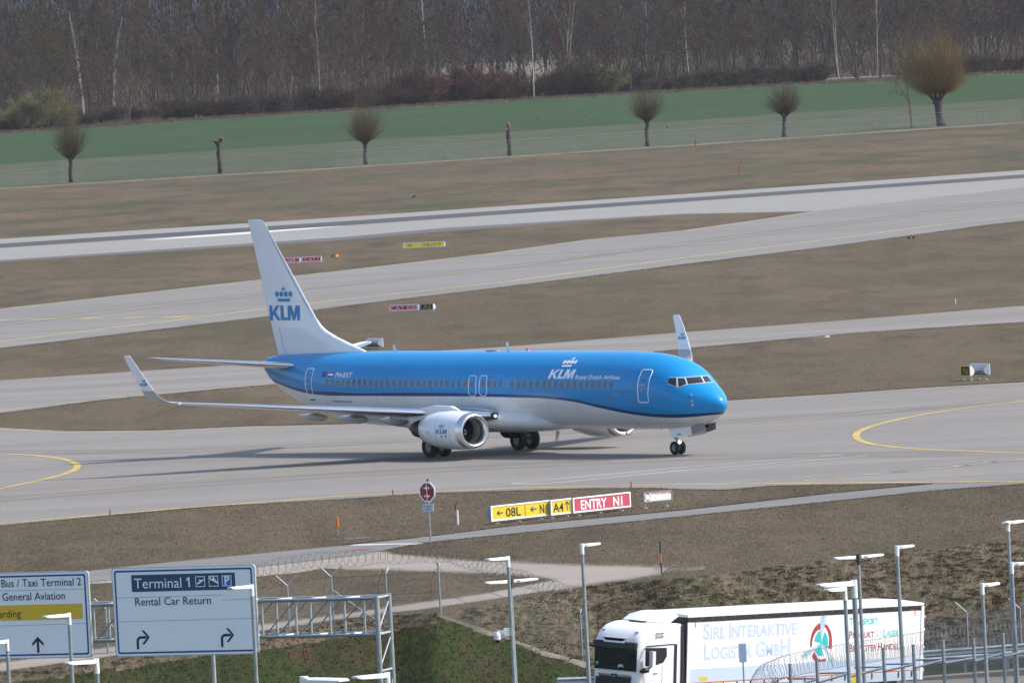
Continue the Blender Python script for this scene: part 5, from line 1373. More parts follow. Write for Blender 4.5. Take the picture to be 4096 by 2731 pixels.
def tt(s, x0, x1, zb, ht, mt, name='side_lettering', shear=0, bold=.0, caps=None):
    """words on the near side; text runs from x0 toward the rear"""
    mb = MB(); xx = 0; parts = []
    for ch, sc_ in caps if caps else ((s, 1.0),):
        if ch == ' ': xx += .22 * ht; continue
        v, f = textgeo(ch, None, ht * sc_, 0, bold); parts.append((v.copy() + np.array([xx, 0]), f)); xx = parts[-1][0][:, 0].max() + .09 * ht
    tot = parts[-1][0][:, 0].max(); k = (x0 - x1) / tot
    for v, f in parts: mb.add([(x0 - a * k, .005, zb + b) for a, b in v], f)
    return mb.build(name, M[mt], lor, fixn=False)
def sc(wd, big=1.0, small=.78):   # small capitals
    out = []
    for w1 in wd.split(' '):
        out.append((w1[0], big)); 
        if len(w1) > 1: out.append((w1[1:], small))
        out.append((' ', 1))
    return out[:-1]
tt('', -.88, -6.24, 3.02, .62, 'tblue', caps=sc('SIRL INTERAKTIVE'), bold=.02)
tt('', -.95, -5.85, 2.24, .62, 'tblue', caps=[('L', 1), ('OGISTIK', .78), (' ', 1), ('G', 1), ('MB', .78), ('H', 1.1)], bold=.02)
tt('', -9.26, -10.92, 3.26, .30, 'tcyan', caps=sc('TRANSPORT'), bold=.015)
tt('', -9.28, -10.72, 2.74, .30, 'tred', caps=sc('PRODUKT'), bold=.015)
tt('', -10.76, -11.24, 2.76, .27, 'tpale', caps=sc('GUT'), bold=.01)
tt('', -11.28, -12.18, 2.74, .30, 'tcyan', caps=sc('LAGER'), bold=.015)
tt('', -9.30, -12.23, 2.22, .30, 'tred', caps=sc('BEWEGTER HANDEL'), bold=.015)
tt('KOGEL', -1.55, -2.0, 1.395, .07, 'tred', 'maker_lettering'); tt('KOGEL', -12.2, -12.75, 1.395, .07, 'tred', 'maker_lettering')
mb = MB()
for x, s in ((-.42, 1), (-13.12, -1)):
    mb.box((min(x, x - s * .30), .0, 3.72), (max(x, x - s * .30), .012, 3.765)); mb.box((x - .02, .0, 3.50), (x + .02, .0125, 3.72))
mb.build('corner_mark', M['torange'], lor)
MB().box((-1.15, .0, 1.44), (-.72, .014, 1.58)).build('orange_label', M['signy'], lor)
MB().box((-9.9, .02, 1.02), (-9.35, .05, 1.32)).build('yellow_plate', M['signy'], lor)
# windmill emblem
cx, cz = -7.65, 2.62
def emb_(pts, mt, yy, name): 
    MB().add([(cx - a, yy, cz + b) for a, b in pts], [tuple(range(len(pts)))]).build(name, M[mt], lor, fixn=False)
arc = lambda r, a0, a1, n=14, sx=.80: [(r * sx * math.cos(R(a0 + (a1 - a0) * i / n)), r * math.sin(R(a0 + (a1 - a0) * i / n))) for i in range(n + 1)]
for a0, a1 in ((98, 190), (-20, 72), (215, 300)):
    m0 = (a0 + a1) / 2
    outer = arc(.80, a0, a1); inner = [(x * (.84 - .16 * (i / 14)), z * (.84 - .16 * (i / 14))) for i, (x, z) in enumerate(arc(.80, a1, a0))]
    emb_(outer + inner, 'tred', .004, 'emblem_arc')
for a0, a1 in ((95, 170), (-28, 62), (205, 290)):
    emb_([(0, 0)] + arc(.50, a0, a1), 'tcyan', .005, 'emblem_sector')
def bladep(ang, L, wd):
    c, s = math.cos(R(ang)), math.sin(R(ang)); P_ = [(0, 0), (L * .35, wd * .55), (L * .75, wd), (L, wd * 1.05), (L * .9, wd * .3), (L * .95, -wd * .25), (L * .5, -wd * .1)]
    return [(a * c - b * s, a * s + b * c) for a, b in P_]
emb_(bladep(78, 1.2, .26), 'tpale', .008, 'emblem_blade'); emb_(bladep(200, 1.15, .20), 'tpale', .008, 'emblem_blade'); emb_(bladep(-48, 1.1, .16), 'tpale', .008, 'emblem_blade')
mb = MB()
for ang, L in ((86, 1.22), (204, 1.2), (-52, 1.2)):
    c, s = math.cos(R(ang)), math.sin(R(ang)); mb.add([(cx - (a * c - b * s), .010, cz + a * s + b * c) for a, b in ((L * .55, -.01), (L, -.03), (L, .03), (L * .55, .01))], [(0, 1, 2, 3)])
mb.build('emblem_line', M['tcyan'], lor, fixn=False)
# running gear (below the picture, kept simple but whole)
def twheel(x, y): 
    o = MB().tube([(x, y - .16, .52), (x, y + .16, .52)], .52, 24).build('wheel', M['dark'], lor, smooth=False); MB().tube([(x, y - .17, .52), (x, y + .17, .52)], .27, 16).build('wheel_rim', M['galvl'], o)
for x in (-11.9, -10.6, -9.3, .55, 1.6 + .0): 
    for y in (-.22, -2.33): twheel(x if x < 0 else (-.9 if x < 1 else 1.55), y)
MB().box((-12.8, -1.7, .85), (2.2, -.85, 1.02)).build('chassis', M['black'], lor)
mb = MB()
for x in np.arange(-12.9, -.3, .78): mb.box((x, .0, 1.92), (x + .012, .004, 3.70))
mb.build('curtain_seam', M['tpale'], lor)
# cab
def cabsec(x, y0, y1, z0, z1, r=.16, n=5):
    pts = []
    for cy, cz_, a0 in ((y1 - r, z1 - r, 0), (y0 + r, z1 - r, 90), (y0 + r, z0 + r, 180), (y1 - r, z0 + r, 270)):
        for i in range(n): a = R(a0 + 90 * i / (n - 1)); pts.append((x, cy + r * math.cos(a), cz_ + r * math.sin(a)))
    return pts
secs = [cabsec(.30, -2.50, -.05, .9, 3.66, .12), cabsec(.9, -2.51, -.04, .75, 3.70, .16), cabsec(1.6, -2.51, -.04, .62, 3.68, .20), cabsec(2.1, -2.49, -.06, .55, 3.58, .26), cabsec(2.38, -2.46, -.09, .5, 3.42, .30), cabsec(2.55, -2.42, -.13, .5, 3.20, .30), cabsec(2.63, -2.38, -.17, .5, 3.02, .26)]
cab = MB().loft(secs).build('cab_body', M['twhite'], lor); sharp(cab, 40)
MB().prism([(2.60, -2.36, 2.78), (2.60, -.19, 2.78), (2.60, -.19, 1.90), (2.60, -2.36, 1.90)], (.075, 0, 0)).build('windscreen', M['glass'], lor)
mb = MB()
for y in (-1.9, -1.1): mb.tube([(2.69, y, 1.92), (2.69, y + .55, 2.30)], .012, 4)
mb.build('wiper', M['black'], lor)
MB().add([(2.682, -1.15, 2.02), (2.682, -.80, 2.04), (2.682, -.86, 2.14), (2.682, -1.08, 2.13)], [(0, 1, 2, 3)]).build('dashboard_paper', M['tpale'], lor, fixn=False)
MB().add([(2.682, -2.28, 2.05), (2.682, -2.15, 2.05), (2.682, -2.15, 2.18), (2.682, -2.28, 2.18)], [(0, 1, 2, 3)]).build('windscreen_sticker', M['tcyan'], lor, fixn=False)
MB().prism([(2.62, -2.37, 3.00), (2.62, -.18, 3.00), (2.62, -.18, 2.76), (2.62, -2.37, 2.76)], (.13, 0, 0)).build('sun_visor', M['black'], lor)
MB().prism([(2.63, -1.95, 3.16), (2.63, -.60, 3.16), (2.66, -.75, 2.96), (2.66, -1.80, 2.96)], (.10, 0, 0)).build('visor_chevron', M['twhite'], lor)
MB().prism([(2.70, -1.88, 3.13), (2.70, -.67, 3.13), (2.72, -.85, 3.03), (2.72, -1.70, 3.03)], (.045, 0, 0)).build('visor_slot', M['blackm'], lor)
MB().prism([(2.62, -2.10, 1.66), (2.62, -.45, 1.66), (2.62, -.55, .95), (2.62, -2.0, .95)], (.06, 0, 0)).build('grille', M['black'], lor)
MB().prism([(2.67, -2.12, 1.74), (2.67, -.43, 1.74), (2.67, -.46, 1.66), (2.67, -2.09, 1.66)], (.04, 0, 0)).build('grille_trim', M['alu'], lor)
MB().prism([(2.70, -1.42, 1.76), (2.70, -1.13, 1.76), (2.70, -1.16, 1.58), (2.70, -1.39, 1.58)], (.03, 0, 0)).build('emblem', M['black'], lor)
MB().add([(2.735, -1.36, 1.63), (2.735, -1.25, 1.72), (2.735, -1.18, 1.63), (2.735, -1.25, 1.66)], [(0, 1, 2, 3)]).build('emblem_mark', M['galvl'], lor, fixn=False)
# side window, door, seams, mirrors
MB().prism([(2.12, -.05, 2.80), (1.14, -.05, 2.78), (1.11, -.05, 2.46), (1.31, -.05, 2.22), (2.0, -.05, 2.08), (2.20, -.05, 2.16)], (0, .022, 0)).build('side_window', M['glass'], lor)
mb = MB(); mb.tube([(2.28, -.035, 2.87), (.70, -.035, 2.90)], .022, 5); mb.box((.55, -.045, .95), (.70, -.022, 2.90)); mb.tube([(1.35, -.035, 2.15), (1.38, -.035, 1.0)], .006, 4); mb.tube([(2.4, -.07, 2.2), (2.3, -.05, 1.1)], .01, 4)
mb.build('door_seam', M['black'], lor)
MB().prism([(.22, -.03, 3.62), (.34, -.03, 3.64), (.28, -.03, 1.0), (.10, -.03, 1.0)], (0, .03, 0)).build('rear_seal', M['black'], lor)
mb = MB()
for z in (3.36, 3.24): mb.tube([(1.75, .0, z), (1.32, .0, z)], .022, 6); mb.tube([(1.75, .0, z), (1.75, -.06, z - .05)], .018, 5); mb.tube([(1.35, 0, z), (1.35, -.06, z - .05)], .018, 5)
mb.build('air_horn', M['galv'], lor)
mb = MB(); mb.tube([(2.35, -.05, 2.78), (2.32, .22, 2.80), (2.28, .25, 2.62)], .035, 6); mb.tube([(2.40, -.05, 2.02), (2.34, .22, 2.05), (2.28, .25, 2.15)], .035, 6); mb.build('mirror_arm', M['black'], lor)
MB().box((2.20, .12, 2.12), (2.36, .40, 2.70)).build('mirror', M['mirror'], lor)
MB().box((2.34, .10, 2.14), (2.47, .20, 2.80)).build('mirror', M['black'], lor)
MB().tube([(2.60, .02, 1.92), (2.58, .20, 1.98), (2.45, .28, 1.98)], [.08, .11, .08], 8).build('lower_mirror', M['black'], lor, smooth=True)
MB().tube([(2.55, -2.4, 2.72), (2.72, -2.62, 2.78), (2.80, -2.72, 2.62)], [.04, .05, .07], 6).build('mirror', M['black'], lor, smooth=True)
mb = MB(); mb.box((.95, -1.72, 3.70), (1.50, -.95, 3.745)); mb.build('roof_hatch', M['black'], lor)
secs = []
for y in np.linspace(-2.35, -.2, 9):
    e = abs((y + 1.27) / 1.08); secs.append([(1.45 - .30 * e, y, 3.70), (1.42 - .30 * e, y, 3.74), (.75, y, 4.02 - .10 * e ** 3), (.35, y, 4.10 - .12 * e ** 3), (.33, y, 4.05 - .12 * e ** 3), (.85, y, 3.68)])
MB().loft(secs).build('roof_spoiler', M['twhite'], lor)
for y in (-2.15, -.42): MB().box((2.28, y - .08, 3.36), (2.44, y + .08, 3.40)).build('marker_lamp', M['frame'], lor)
MB().box((1.62, -.035, 1.80), (1.85, -.028, 1.83)).build('maker_plate', M['frame'], lor)
MB().box((2.62, -2.30, 1.12), (2.66, -2.1, 1.60)).build('front_slot', M['black'], lor)

# the ramp road the lorry stands on, a slab following its tilt
def TL(x, y, z=0): return org + f_ * x + w_ * y + z_ * z
mb = MB(); secs = []
for x in (60, 30, 0, -25, -60):
    secs.append([TL(x, -7.0, -.06), TL(x, 3.2, -.06), TL(x, 3.6, -1.4), TL(x, -7.4, -1.4)])
mb.loft([[tuple(p) for p in s] for s in secs]); tag(mb.build('ramp_road', M['road']), kind='structure')
mb = MB(); mb.quad((9, 360, -3.985), (60, 330, -3.985), (75, 452, -3.985), (9, 424, -3.985)); tag(mb.build('lower_road', M['road']), kind='structure')
mb = MB()
for y in (2.6, -6.4): mb.quad(TL(60, y, -.055), TL(60, y + .15, -.055), TL(-60, y + .15, -.055), TL(-60, y, -.055))
tag(mb.build('road_edge_line', M['whp']), kind='structure')

# ================================================================== guardrails and parapet behind the lorry
def rail(pts, D, label, grp='steel guardrails', name='guardrail', drop=.75, posts=True):
    P3 = [atd(u, v, D) for u, v in pts]
    r = empty(name, P3[0], 0, label, 'guardrail', grp); o = np.array(P3[0]); Q = [np.array(p) - o for p in P3]
    mb = MB()
    for a, b in zip(Q[:-1], Q[1:]):
        mb.prism([a + (0, 0, .15), a + (0, -.05, .08), a + (0, 0, 0), a + (0, -.05, -.08), a + (0, 0, -.15), a + (0, .03, -.15), a + (0, .03, .15)], b - a)
    mb.build('rail_beam', M['galvl'], r)
    if posts:
        L = np.linalg.norm(Q[-1] - Q[0]); n = max(2, int(L / 1.35))
        for i in range(n + 1):
            p = Q[0] + (Q[-1] - Q[0]) * i / n; MB().box(tuple(p + (-.06, .03, -drop)), tuple(p + (.06, .13, .1))).build('post', M['galv'], r)
    return r
rail([(3690, 2646), (4200, 2604)], 428, 'steel guardrail on the right behind the lorry', drop=.62)
rail([(3650, 2618), (4200, 2578)], 431, 'second steel rail just beyond the guardrail on the right', drop=.5)
rail([(2230, 2724), (2400, 2718)], 412, 'short piece of steel guardrail left of the lorry cab')
P0 = atd(3650, 2640, 432); P1 = atd(4200, 2600, 432)
mb = MB(); mb.prism([P0, P0 + Vector((0, .3, 0)), P0 + Vector((0, .3, -1.2)), P0 + Vector((0, 0, -1.2))], P1 - P0)
tag(mb.build('parapet_wall', M['concrete']), 'low concrete parapet under the rails at the right edge', 'wall')
P0 = atd(3600, 2715, 424); P1 = atd(4200, 2668, 424)
mb = MB(); mb.prism([P0, P0 + Vector((0, .35, 0)), P0 + Vector((0, .35, -.5)), P0 + Vector((0, 0, -.5))], P1 - P0)
tag(mb.build('concrete_kerb', M['concrete']), 'long concrete kerb of the ramp at the lower right', 'kerb')

# ================================================================== razor-wire fence on the ramp wall, right foreground
DR = 357.0
SC = PF / DR
post_px = [(3160, 2656), (3267, 2638), (3392, 2615), (3533, 2592), (3653, 2579), (3771, 2562), (3893, 2554), (4011, 2535), (4130, 2520)]
rp0 = atd(3160, 2656, DR)
rf = empty('razor_wire_barrier', rp0, 0, 'grey post-and-rail barrier with a fat roll of razor wire, right foreground', 'fence')
o = np.array(rp0); Pp = [np.array(atd(u, v, DR)) - o for u, v in post_px]
for p in Pp: MB().tube([p, p + (0, 0, -1.7)], .062, 10).tube([p, p + (0, 0, .03)], .07, 10).build('post', M['galv'], rf)
mb = MB()
for a, b in zip(Pp[:-1], Pp[1:]): mb.tube([a + (.05, -.06, -.74), b + (-.05, -.06, -.64)], .042, 8)
mb.build('rail', M['galvl'], rf)
mb = MB()
for a, b in zip(Pp[:-1], Pp[1:]): mb.tube([a + (-1.0, .25, -.60), a + (0, .05, -.62)], .03, 6)
mb.build('outrigger', M['frame'], rf)
LINK = linkmat('grey_chain_link', (.26, .28, .31), .10, 13.0)
uvstrip('wire_mesh', [p + (0, .05, -1.5) for p in Pp], 1.5, LINK, rf)
def r3f(x, y): return (2730 + .5808 * x, 1820 + .5808 * y)
cp = [r3f(*q) for q in ((2500, 1190), (2200, 1225), (1950, 1250), (1660, 1290), (1400, 1330), (1100, 1378), (900, 1414), (750, 1444), (650, 1475), (570, 1520), (550, 1575), (600, 1625), (700, 1680))]
cd = [DR + .5] * 8 + [DR + .2, DR - .3, DR - .9, DR - 1.5, DR - 2.0]
CP = [np.array(atd(u, v, d)) - o for (u, v), d in zip(cp, cd)]
def resample(P, n):
    P = [np.asarray(p, float) for p in P]; out = []
    for i in range(len(P) - 1):
        p0, p1, p2, p3 = P[max(0, i - 1)], P[i], P[i + 1], P[min(len(P) - 1, i + 2)]
        for t in np.linspace(0, 1, 12)[:-1]: out.append(.5 * ((2 * p1) + (-p0 + p2) * t + (2 * p0 - 5 * p1 + 4 * p2 - p3) * t * t + (-p0 + 3 * p1 - 3 * p2 + p3) * t ** 3))
    out.append(P[-1]); L = [0]
    for a, b in zip(out[:-1], out[1:]): L.append(L[-1] + np.linalg.norm(b - a))
    ss = np.linspace(0, L[-1], n); return [np.array([np.interp(s, L, [q[k] for q in out]) for k in range(3)]) for s in ss], L[-1]
def coil(P, rad, pitch, thick, name, parent, mt, jit=.03, seed=3, both=True):
    pts, L = resample(P, 400); rg = np.random.default_rng(seed); n = int(L / pitch)
    for sg in ((1, -1) if both else (1,)):
        H_ = []
        for i in range(n * 14 + 1):
            s = i / (n * 14) * 399; k = min(398, int(s)); c = pts[k] + (pts[k + 1] - pts[k]) * (s - k); d = pts[k + 1] - pts[k]
            d, u, v = basis(d); a = sg * 2 * math.pi * i / 14; r = rad * (1 + jit * math.sin(i * .37) + jit * math.sin(i * .083 + seed))
            H_.append(c + (u * math.cos(a) + v * math.sin(a)) * r)
        MB().tube(H_, thick, 3, cap=False).build(name, mt, parent, fixn=False)
coil(CP, .37, .15, .0048, 'razor_wire_coil', rf, M['wirel'])
mb = MB()
for off in (-.37, .37): mb.tube([p + (0, 0, off) for p in resample(CP, 60)[0]], .008, 3)
mb.build('tension_wire', M['wirel'], rf)

# ================================================================== near perimeter fence on the plateau edge
np_px = [(38, 2590, None), (430, 2620, 2373), (795 * .3067, 2640, None), (1158, 2509, 2307), (1334, 2480, 2283), (1551, 2470, 2272), (1763, 2459, 2258)]
nf = empty('security_fence', at(1158, 2509), 0, 'near chain-link fence with Y-topped posts and razor wire coils', 'fence')
o = np.array(at(1158, 2509)); bpy.context.view_layer.update()
def ypost(p, h, arm=.42, parent=None, tilt=0, brace=False, ang=.15):
    mb = MB(); mb.tube([p, p + (0, 0, h)], .038, 8)
    d = np.array([math.cos(ang), math.sin(ang), 0])
    mb.tube([p + d * -arm + (0, 0, h + arm * .95), p + (0, 0, h), p + d * arm + (0, 0, h + arm * .95)], .034, 6)
    if brace: mb.tube([p + (-.9, .2, 0), p + (0, 0, h * .72), p + (1.6, -.2, 0.0)], .026, 6)
    mb.build('fence_post', M['galv'], parent)
nposts = []
for i, (x, yb, yt) in enumerate(((38, 2640, 0), (236, 2625, 0), (432, 2615, 0), (650, 2592, 0), (860, 2560, 0), (1158, 2519, 1), (1334, 2482, 1), (1551, 2470, 1), (1763, 2459, 1))):
    p = np.array(at(x, yb)) - o; nposts.append(p); ypost(p, 1.72 if i < 8 else 1.95, .42 if i < 7 else (.25 if i == 7 else .14), nf, brace=(i in (2, 6)), ang=.15 + (.9 if i > 6 else 0))
for (x, yb) in ((1165, 1470), (1338, 1519)):
    q = on_slope(x, yb)
    if q: p = np.array(q) - o; nposts.append(p); 
    if q and x > 1200: ypost(p + (0, 0, -.1), 2.05, .14, nf, ang=1.2)
uvstrip('fence_mesh', nposts, 1.7, linkmat('near_chain_link', (.15, .15, .14), .07, 12.0), nf)
mb = MB()
for z in (.05, .9, 1.68): mb.tube([p + (0, 0, z) for p in nposts], .008, 3)
mb.build('fence_wire', M['wire'], nf)
mb = MB()
for i in (5, 6, 7, 8):   # slack cables hanging from the posts
    p = nposts[i]; a = .30 if i != 6 else .33
    mb.tube([p + (-a - .5, 0, .62), p + (-a - .1, 0, .68), p + (-a, 0, .85), p + (-a, 0, 1.35), p + (-a * .5, 0, 1.75), p + (0, 0, 1.86), p + (a * .5, 0, 1.75), p + (a, 0, 1.35), p + (a, 0, .85), p + (a + .12, 0, .68), p + (a + .6, 0, .62)], .009, 4)
mb.build('cable', M['wire'], nf)
cpx = [(600, 2325), (800, 2300), (1023, 2282), (1145, 2257), (1293, 2237), (1442, 2231), (1569, 2223), (1700, 2220), (1773, 2216), (1860, 2238), (1947, 2267), (2063, 2306), (2179, 2341), (2295, 2375), (2400, 2410)]
CQ = []
for u, v in cpx:
    D = float(np.interp(u, [0, 1158, 1763, 2333], [(nposts[0] + o)[1], (nposts[5] + o)[1], (nposts[8] + o)[1], (nposts[-1] + o)[1]])); CQ.append(np.array(atd(u, v, D)) - o)
coil(CQ, .30, .36, .0048, 'razor_wire_coil', nf, M['wire'], .10, 5)
# the same fence further right, standing at the foot of the slope
rf2 = empty('security_fence', at(3874, 2610, -3.6), 0, 'fence posts with spread Y tops at the foot of the rough slope, right', 'fence')
o2 = np.array(at(3874, 2610, -3.6)); q = []
for (x, yb, yt) in ((3640, 2640, 2430), (3874, 2612, 2404), (4086, 2583, 2389), (4300, 2560, 2370)):
    p = np.array(atd(x, yb, 436)) - o2; q.append(p)
    if x > 3700: ypost(p, (yb - yt - 42) / (PF / 436), .44, rf2, ang=.1)
uvstrip('fence_mesh', q, 1.7, LINK, rf2)

# ================================================================== gantry with two direction signs
DG = 364.0
g0 = atd(447, 2270, DG); g1 = at(1019, 2255, g0.z)
gu = Vector((g1.x - g0.x, g1.y - g0.y, 0)); LW = gu.length; gu.normalize(); gn = Vector((gu.y, -gu.x, 0))
print('gantry', LW, math.degrees(math.atan2(gu.y, gu.x)), g0)
def gp(u, v, off=0.0):
    """photo point -> (s along, z) on the gantry plane set back by off"""
    d = ray(u, v); P_ = g0 - gn * off; t = (P_ - CAMP).dot(gn) / d.dot(gn); q = CAMP + d * t; return (q - g0).dot(gu), q.z
def G(s, z, off=0.0): return g0 + gu * s - gn * off + Vector((0, 0, z - g0.z))
hb = g0.z - gp(470, 2626)[1]
def rectr(s0, s1, z0, z1, r, n=6):
    out = []
    for cx_, cz_, a0 in ((s1 - r, z1 - r, 0), (s0 + r, z1 - r, 90), (s0 + r, z0 + r, 180), (s1 - r, z0 + r, 270)):
        for i in range(n): a = R(a0 + 90 * i / (n - 1)); out.append((cx_ + r * math.cos(a), cz_ + r * math.sin(a)))
    return out
def big_sign(s0, s1, ztop, zbot, label):
    root = empty('direction_sign', G(s0, zbot), 0, label, 'sign', 'direction signs on the gantry'); oo = Vector(root.location)
    Q = lambda s, z, d: tuple(G(s, z, -d) - oo)
    MB().prism([Q(*p, -.06) for p in rectr(s0, s1, zbot, ztop, .12)], tuple(gn * .10)).build('sign_back', M['galvl'], root)
    MB().add([Q(*p, .045) for p in rectr(s0 + .03, s1 - .03, zbot + .03, ztop - .03, .10)], [tuple(range(24))]).build('sign_face', M['signw'], root)
    mb = MB(); A_ = rectr(s0 + .10, s1 - .10, zbot + .10, ztop - .10, .08); B_ = rectr(s0 + .16, s1 - .16, zbot + .16, ztop - .16, .05)
    mb.add([Q(*p, .05) for p in A_] + [Q(*p, .05) for p in B_], [(i, (i + 1) % 24, 24 + (i + 1) % 24, 24 + i) for i in range(24)]); mb.build('border_line', M['signb'], root)
    return root, Q
def stext(root, Q, s, u0, v0, u1, hpx, mt, bold=.0, name='lettering'):
    a, za = gp(u0, v0, -.05); b, zb = gp(u1, v0 - (u1 - u0) * .026, -.05)
    h = hpx * (1.0 / (PF / DG)); v, f = textgeo(s, b - a, h, 0, bold)
    mb = MB(); mb.add([Q(a + x, za + y, .058) for x, y in v], f); return mb.build(name, M[mt], root, fixn=False)
def sline(root, Q, pts, mt, name, d=.052):
    mb = MB(); 
    for (a, b, c, e) in pts: mb.add([Q(*gp(a, b, -.05), d), Q(*gp(c, e, -.05), d), Q(*gp(c, e + 1.6, -.05), d), Q(*gp(a, b + 1.6, -.05), d)], [(0, 1, 2, 3)])
    mb.build(name, M[mt], root, fixn=False)
root, Q = big_sign(0, LW, g0.z, g0.z - hb, 'white overhead sign with a dark band reading Terminal 1 and Rental Car Return')
def z7(x, y): return (430 + .26786 * x, 2230 + .26786 * y)
def spoly(root, Q, px, mt, d, name): MB().add([Q(*gp(*p, -.05), d) for p in px], [tuple(range(len(px)))]).build(name, M[mt], root, fixn=False)
def spolyb(root, Q, s0, s1, zt, zb, mt, d, name): MB().add([Q(s0, zb, d), Q(s1, zb, d), Q(s1, zt, d), Q(s0, zt, d)], [(0, 1, 2, 3)]).build(name, M[mt], root, fixn=False)
a, zt = gp(*z7(352, 257), -.05); b, zb = gp(*z7(1912, 470), -.05)
spolyb(root, Q, a, b, zt, zb - .0, 'signt', .052, 'dark_band')
stext(root, Q, 'Terminal', *z7(402, 458), z7(1108, 440)[0], 160 * .26786, 'signw', .0)
a1, z1 = gp(*z7(1212, 436), -.05); MB().add([Q(a1 + x, z1 + y, .058) for x, y in ((0, 0), (.055, 0), (.055, .345), (.01, .345), (-.08, .27), (-.08, .215), (0, .27))], [tuple(range(7))]).build('lettering', M['signw'], root, fixn=False)
stext(root, Q, 'Rental Car Return', *z7(417, 712), z7(1548, 680)[0], 122 * .26786, 'letk', .0)
for i, (x0, x1, y0, y1) in enumerate(((1310, 1460, 275, 430), (1508, 1658, 268, 424), (1705, 1856, 262, 418))):
    a, zt = gp(*z7(x0, y0), -.05); b, zb = gp(*z7(x1, y1), -.05)
    spolyb(root, Q, a, b, zt, zb, 'signw', .055, 'pictogram_frame'); spolyb(root, Q, a + .025, b - .025, zt - .025, zb + .025, 'parkb' if i == 2 else 'signt', .058, 'pictogram_field')
    if i == 2:
        v, f = textgeo('P', .19, .30, 0, .03); mb = MB(); mb.add([Q(a + .10 + x, zb + .055 + y, .061) for x, y in v], f); mb.build('pictogram', M['signw'], root, fixn=False)
    else:
        up = [(.03, .12), (.08, .10), (.14, .16), (.19, .17), (.14, .31), (.18, .31), (.28, .22), (.37, .27), (.38, .31), (.32, .28), (.2, .12), (.08, .05)]
        if i == 1: up = [(x, .36 - y) for x, y in [(.03, .02), (.06, .02), (.10, .11), (.17, .12), (.14, .01), (.18, .01), (.27, .17), (.37, .24), (.38, .28), (.3, .27), (.10, .17), (.05, .13)]]
        else: up = [(.03, .12), (.07, .11), (.12, .15), (.17, .17), (.12, .24), (.16, .24), (.26, .21), (.37, .27), (.38, .24), (.2, .12), (.10, .07), (.05, .08)]
        MB().add([Q(a + .0 + x, zb + .02 + y, .061) for x, y in up], [tuple(range(len(up)))]).build('pictogram', M['signw'], root, fixn=False)
def turn_arrow(root, Q, u0, v0):
    a, zb = gp(u0, v0, -.05); th = .085; h = .40; r = .13; pts = [(0, 0), (0, h - r)] + [(r - r * math.cos(t), h - r + r * math.sin(t)) for t in np.linspace(.2, 1.5, 5)] + [(.34, h)]
    v, f = stroke(pts, th); mb = MB(); mb.add([Q(a + .05 + x, zb + y, .056) for x, y in v], f)
    for s_ in (1, -1):
        P_ = [(.17, h + s_ * .235), (.26, h + s_ * .235), (.47, h), (.38, h - s_ * .0)]
        mb.add([Q(a + .05 + x, zb + y, .056) for x, y in P_], [(0, 1, 2, 3)])
    mb.build('arrow', M['letk'], root, fixn=False)
turn_arrow(root, Q, *z7(438, 1362)); turn_arrow(root, Q, *z7(1697, 1328))
sline(root, Q, [(*z7(130, 952), *z7(2160, 898)), (*z7(120, 596), *z7(1710, 548)), (*z7(1715, 624), *z7(2155, 608))], 'galv', 'panel_joint')
# left sign
sR = gp(353, 2281)[0]; zt2 = gp(353, 2281)[1]; zb2 = gp(365, 2627)[1]
root, Q = big_sign(sR - 5.2, sR, zt2, zb2, 'white overhead sign with yellow band, cut off by the left edge')
def z8(x, y): return (.30668 * x, 2250 + .30668 * y)
def rtext(s, xr, yb, xl, hpx, mt='letk', cut=None):
    """text whose right end is known; it runs off the left of the frame"""
    a, za = gp(*z8(xr, yb), -.05); h = hpx * .30668 / (PF / DG); v, f = textgeo(s, None, h, 0, .0)
    wfull = v[:, 0].max(); v = v.copy(); v[:, 0] = (v[:, 0] - wfull) * .95
    mb = MB(); mb.add([Q(a + x, za + y, .058) for x, y in v], f); mb.build('lettering', M[mt], root, fixn=False)
rtext('Bus / Taxi Terminal 2', 1060, 290, 0, 106); rtext('General Aviation', 850, 472, 0, 106)
a, zt = gp(*z8(1072, 528), -.05); zb = gp(*z8(1080, 728), -.05)[1]
spolyb(root, Q, sR - 4.9, a, zt, zb, 'signyd', .052, 'yellow_band'); rtext('Boarding', 275, 706, 0, 104)
a, zb = gp(*z8(502, 1170), -.05)
mb = MB(); v, f = stroke([(0, 0), (0, .44)], .085); mb.add([Q(a + x, zb + y, .056) for x, y in v], f)
for s_ in (1, -1): mb.add([Q(a + x * s_, zb + y, .056) for x, y in [(0, .55), (.22, .33), (.22, .23), (0, .43)]], [(0, 1, 2, 3)])
mb.build('arrow', M['letk'], root, fixn=False)
sline(root, Q, [(*z8(-400, 372), *z8(1100, 335)), (*z8(-400, 832), *z8(1130, 785))], 'galv', 'panel_joint')

# truss
gr = empty('sign_gantry', G(0, -4.0, .4), 0, 'galvanised lattice gantry carrying the two overhead signs', 'gantry'); og = Vector(gr.location)
def r8(x, y): return (960 + .37056 * x, 2150 + .37056 * y)
F1, F2 = .28, 1.35
sC = gp(*r8(1472, 640), F1)[0]; sC2 = gp(*r8(1606, 610), F2)[0]; zCt = gp(*r8(1455, 632), F1)[1]; zC2 = gp(*r8(1600, 598), F2)[1]
zt_f = gp(*r8(1000, 662), F1)[1]; zb_f = gp(*r8(1000, 1053), F1)[1]
Gl = lambda s, z, off: np.array(G(s, z, off) - og)
S0 = sR - 9
for off, nm in ((F1, 'front'), (F2, 'rear')):
    for z in (zt_f, zb_f): MB().tube([Gl(S0, z, off), Gl(sC if off == F1 else sC2, z, off)], .062, 10).build('chord', M['galv'], gr)
MB().tube([Gl(sC, -4.1, F1), Gl(sC, zCt, F1)], .085, 14).build('column', M['galv'], gr); MB().tube([Gl(sC2, -4.1, F2), Gl(sC2, zC2, F2)], .085, 14).build('column', M['galv'], gr)
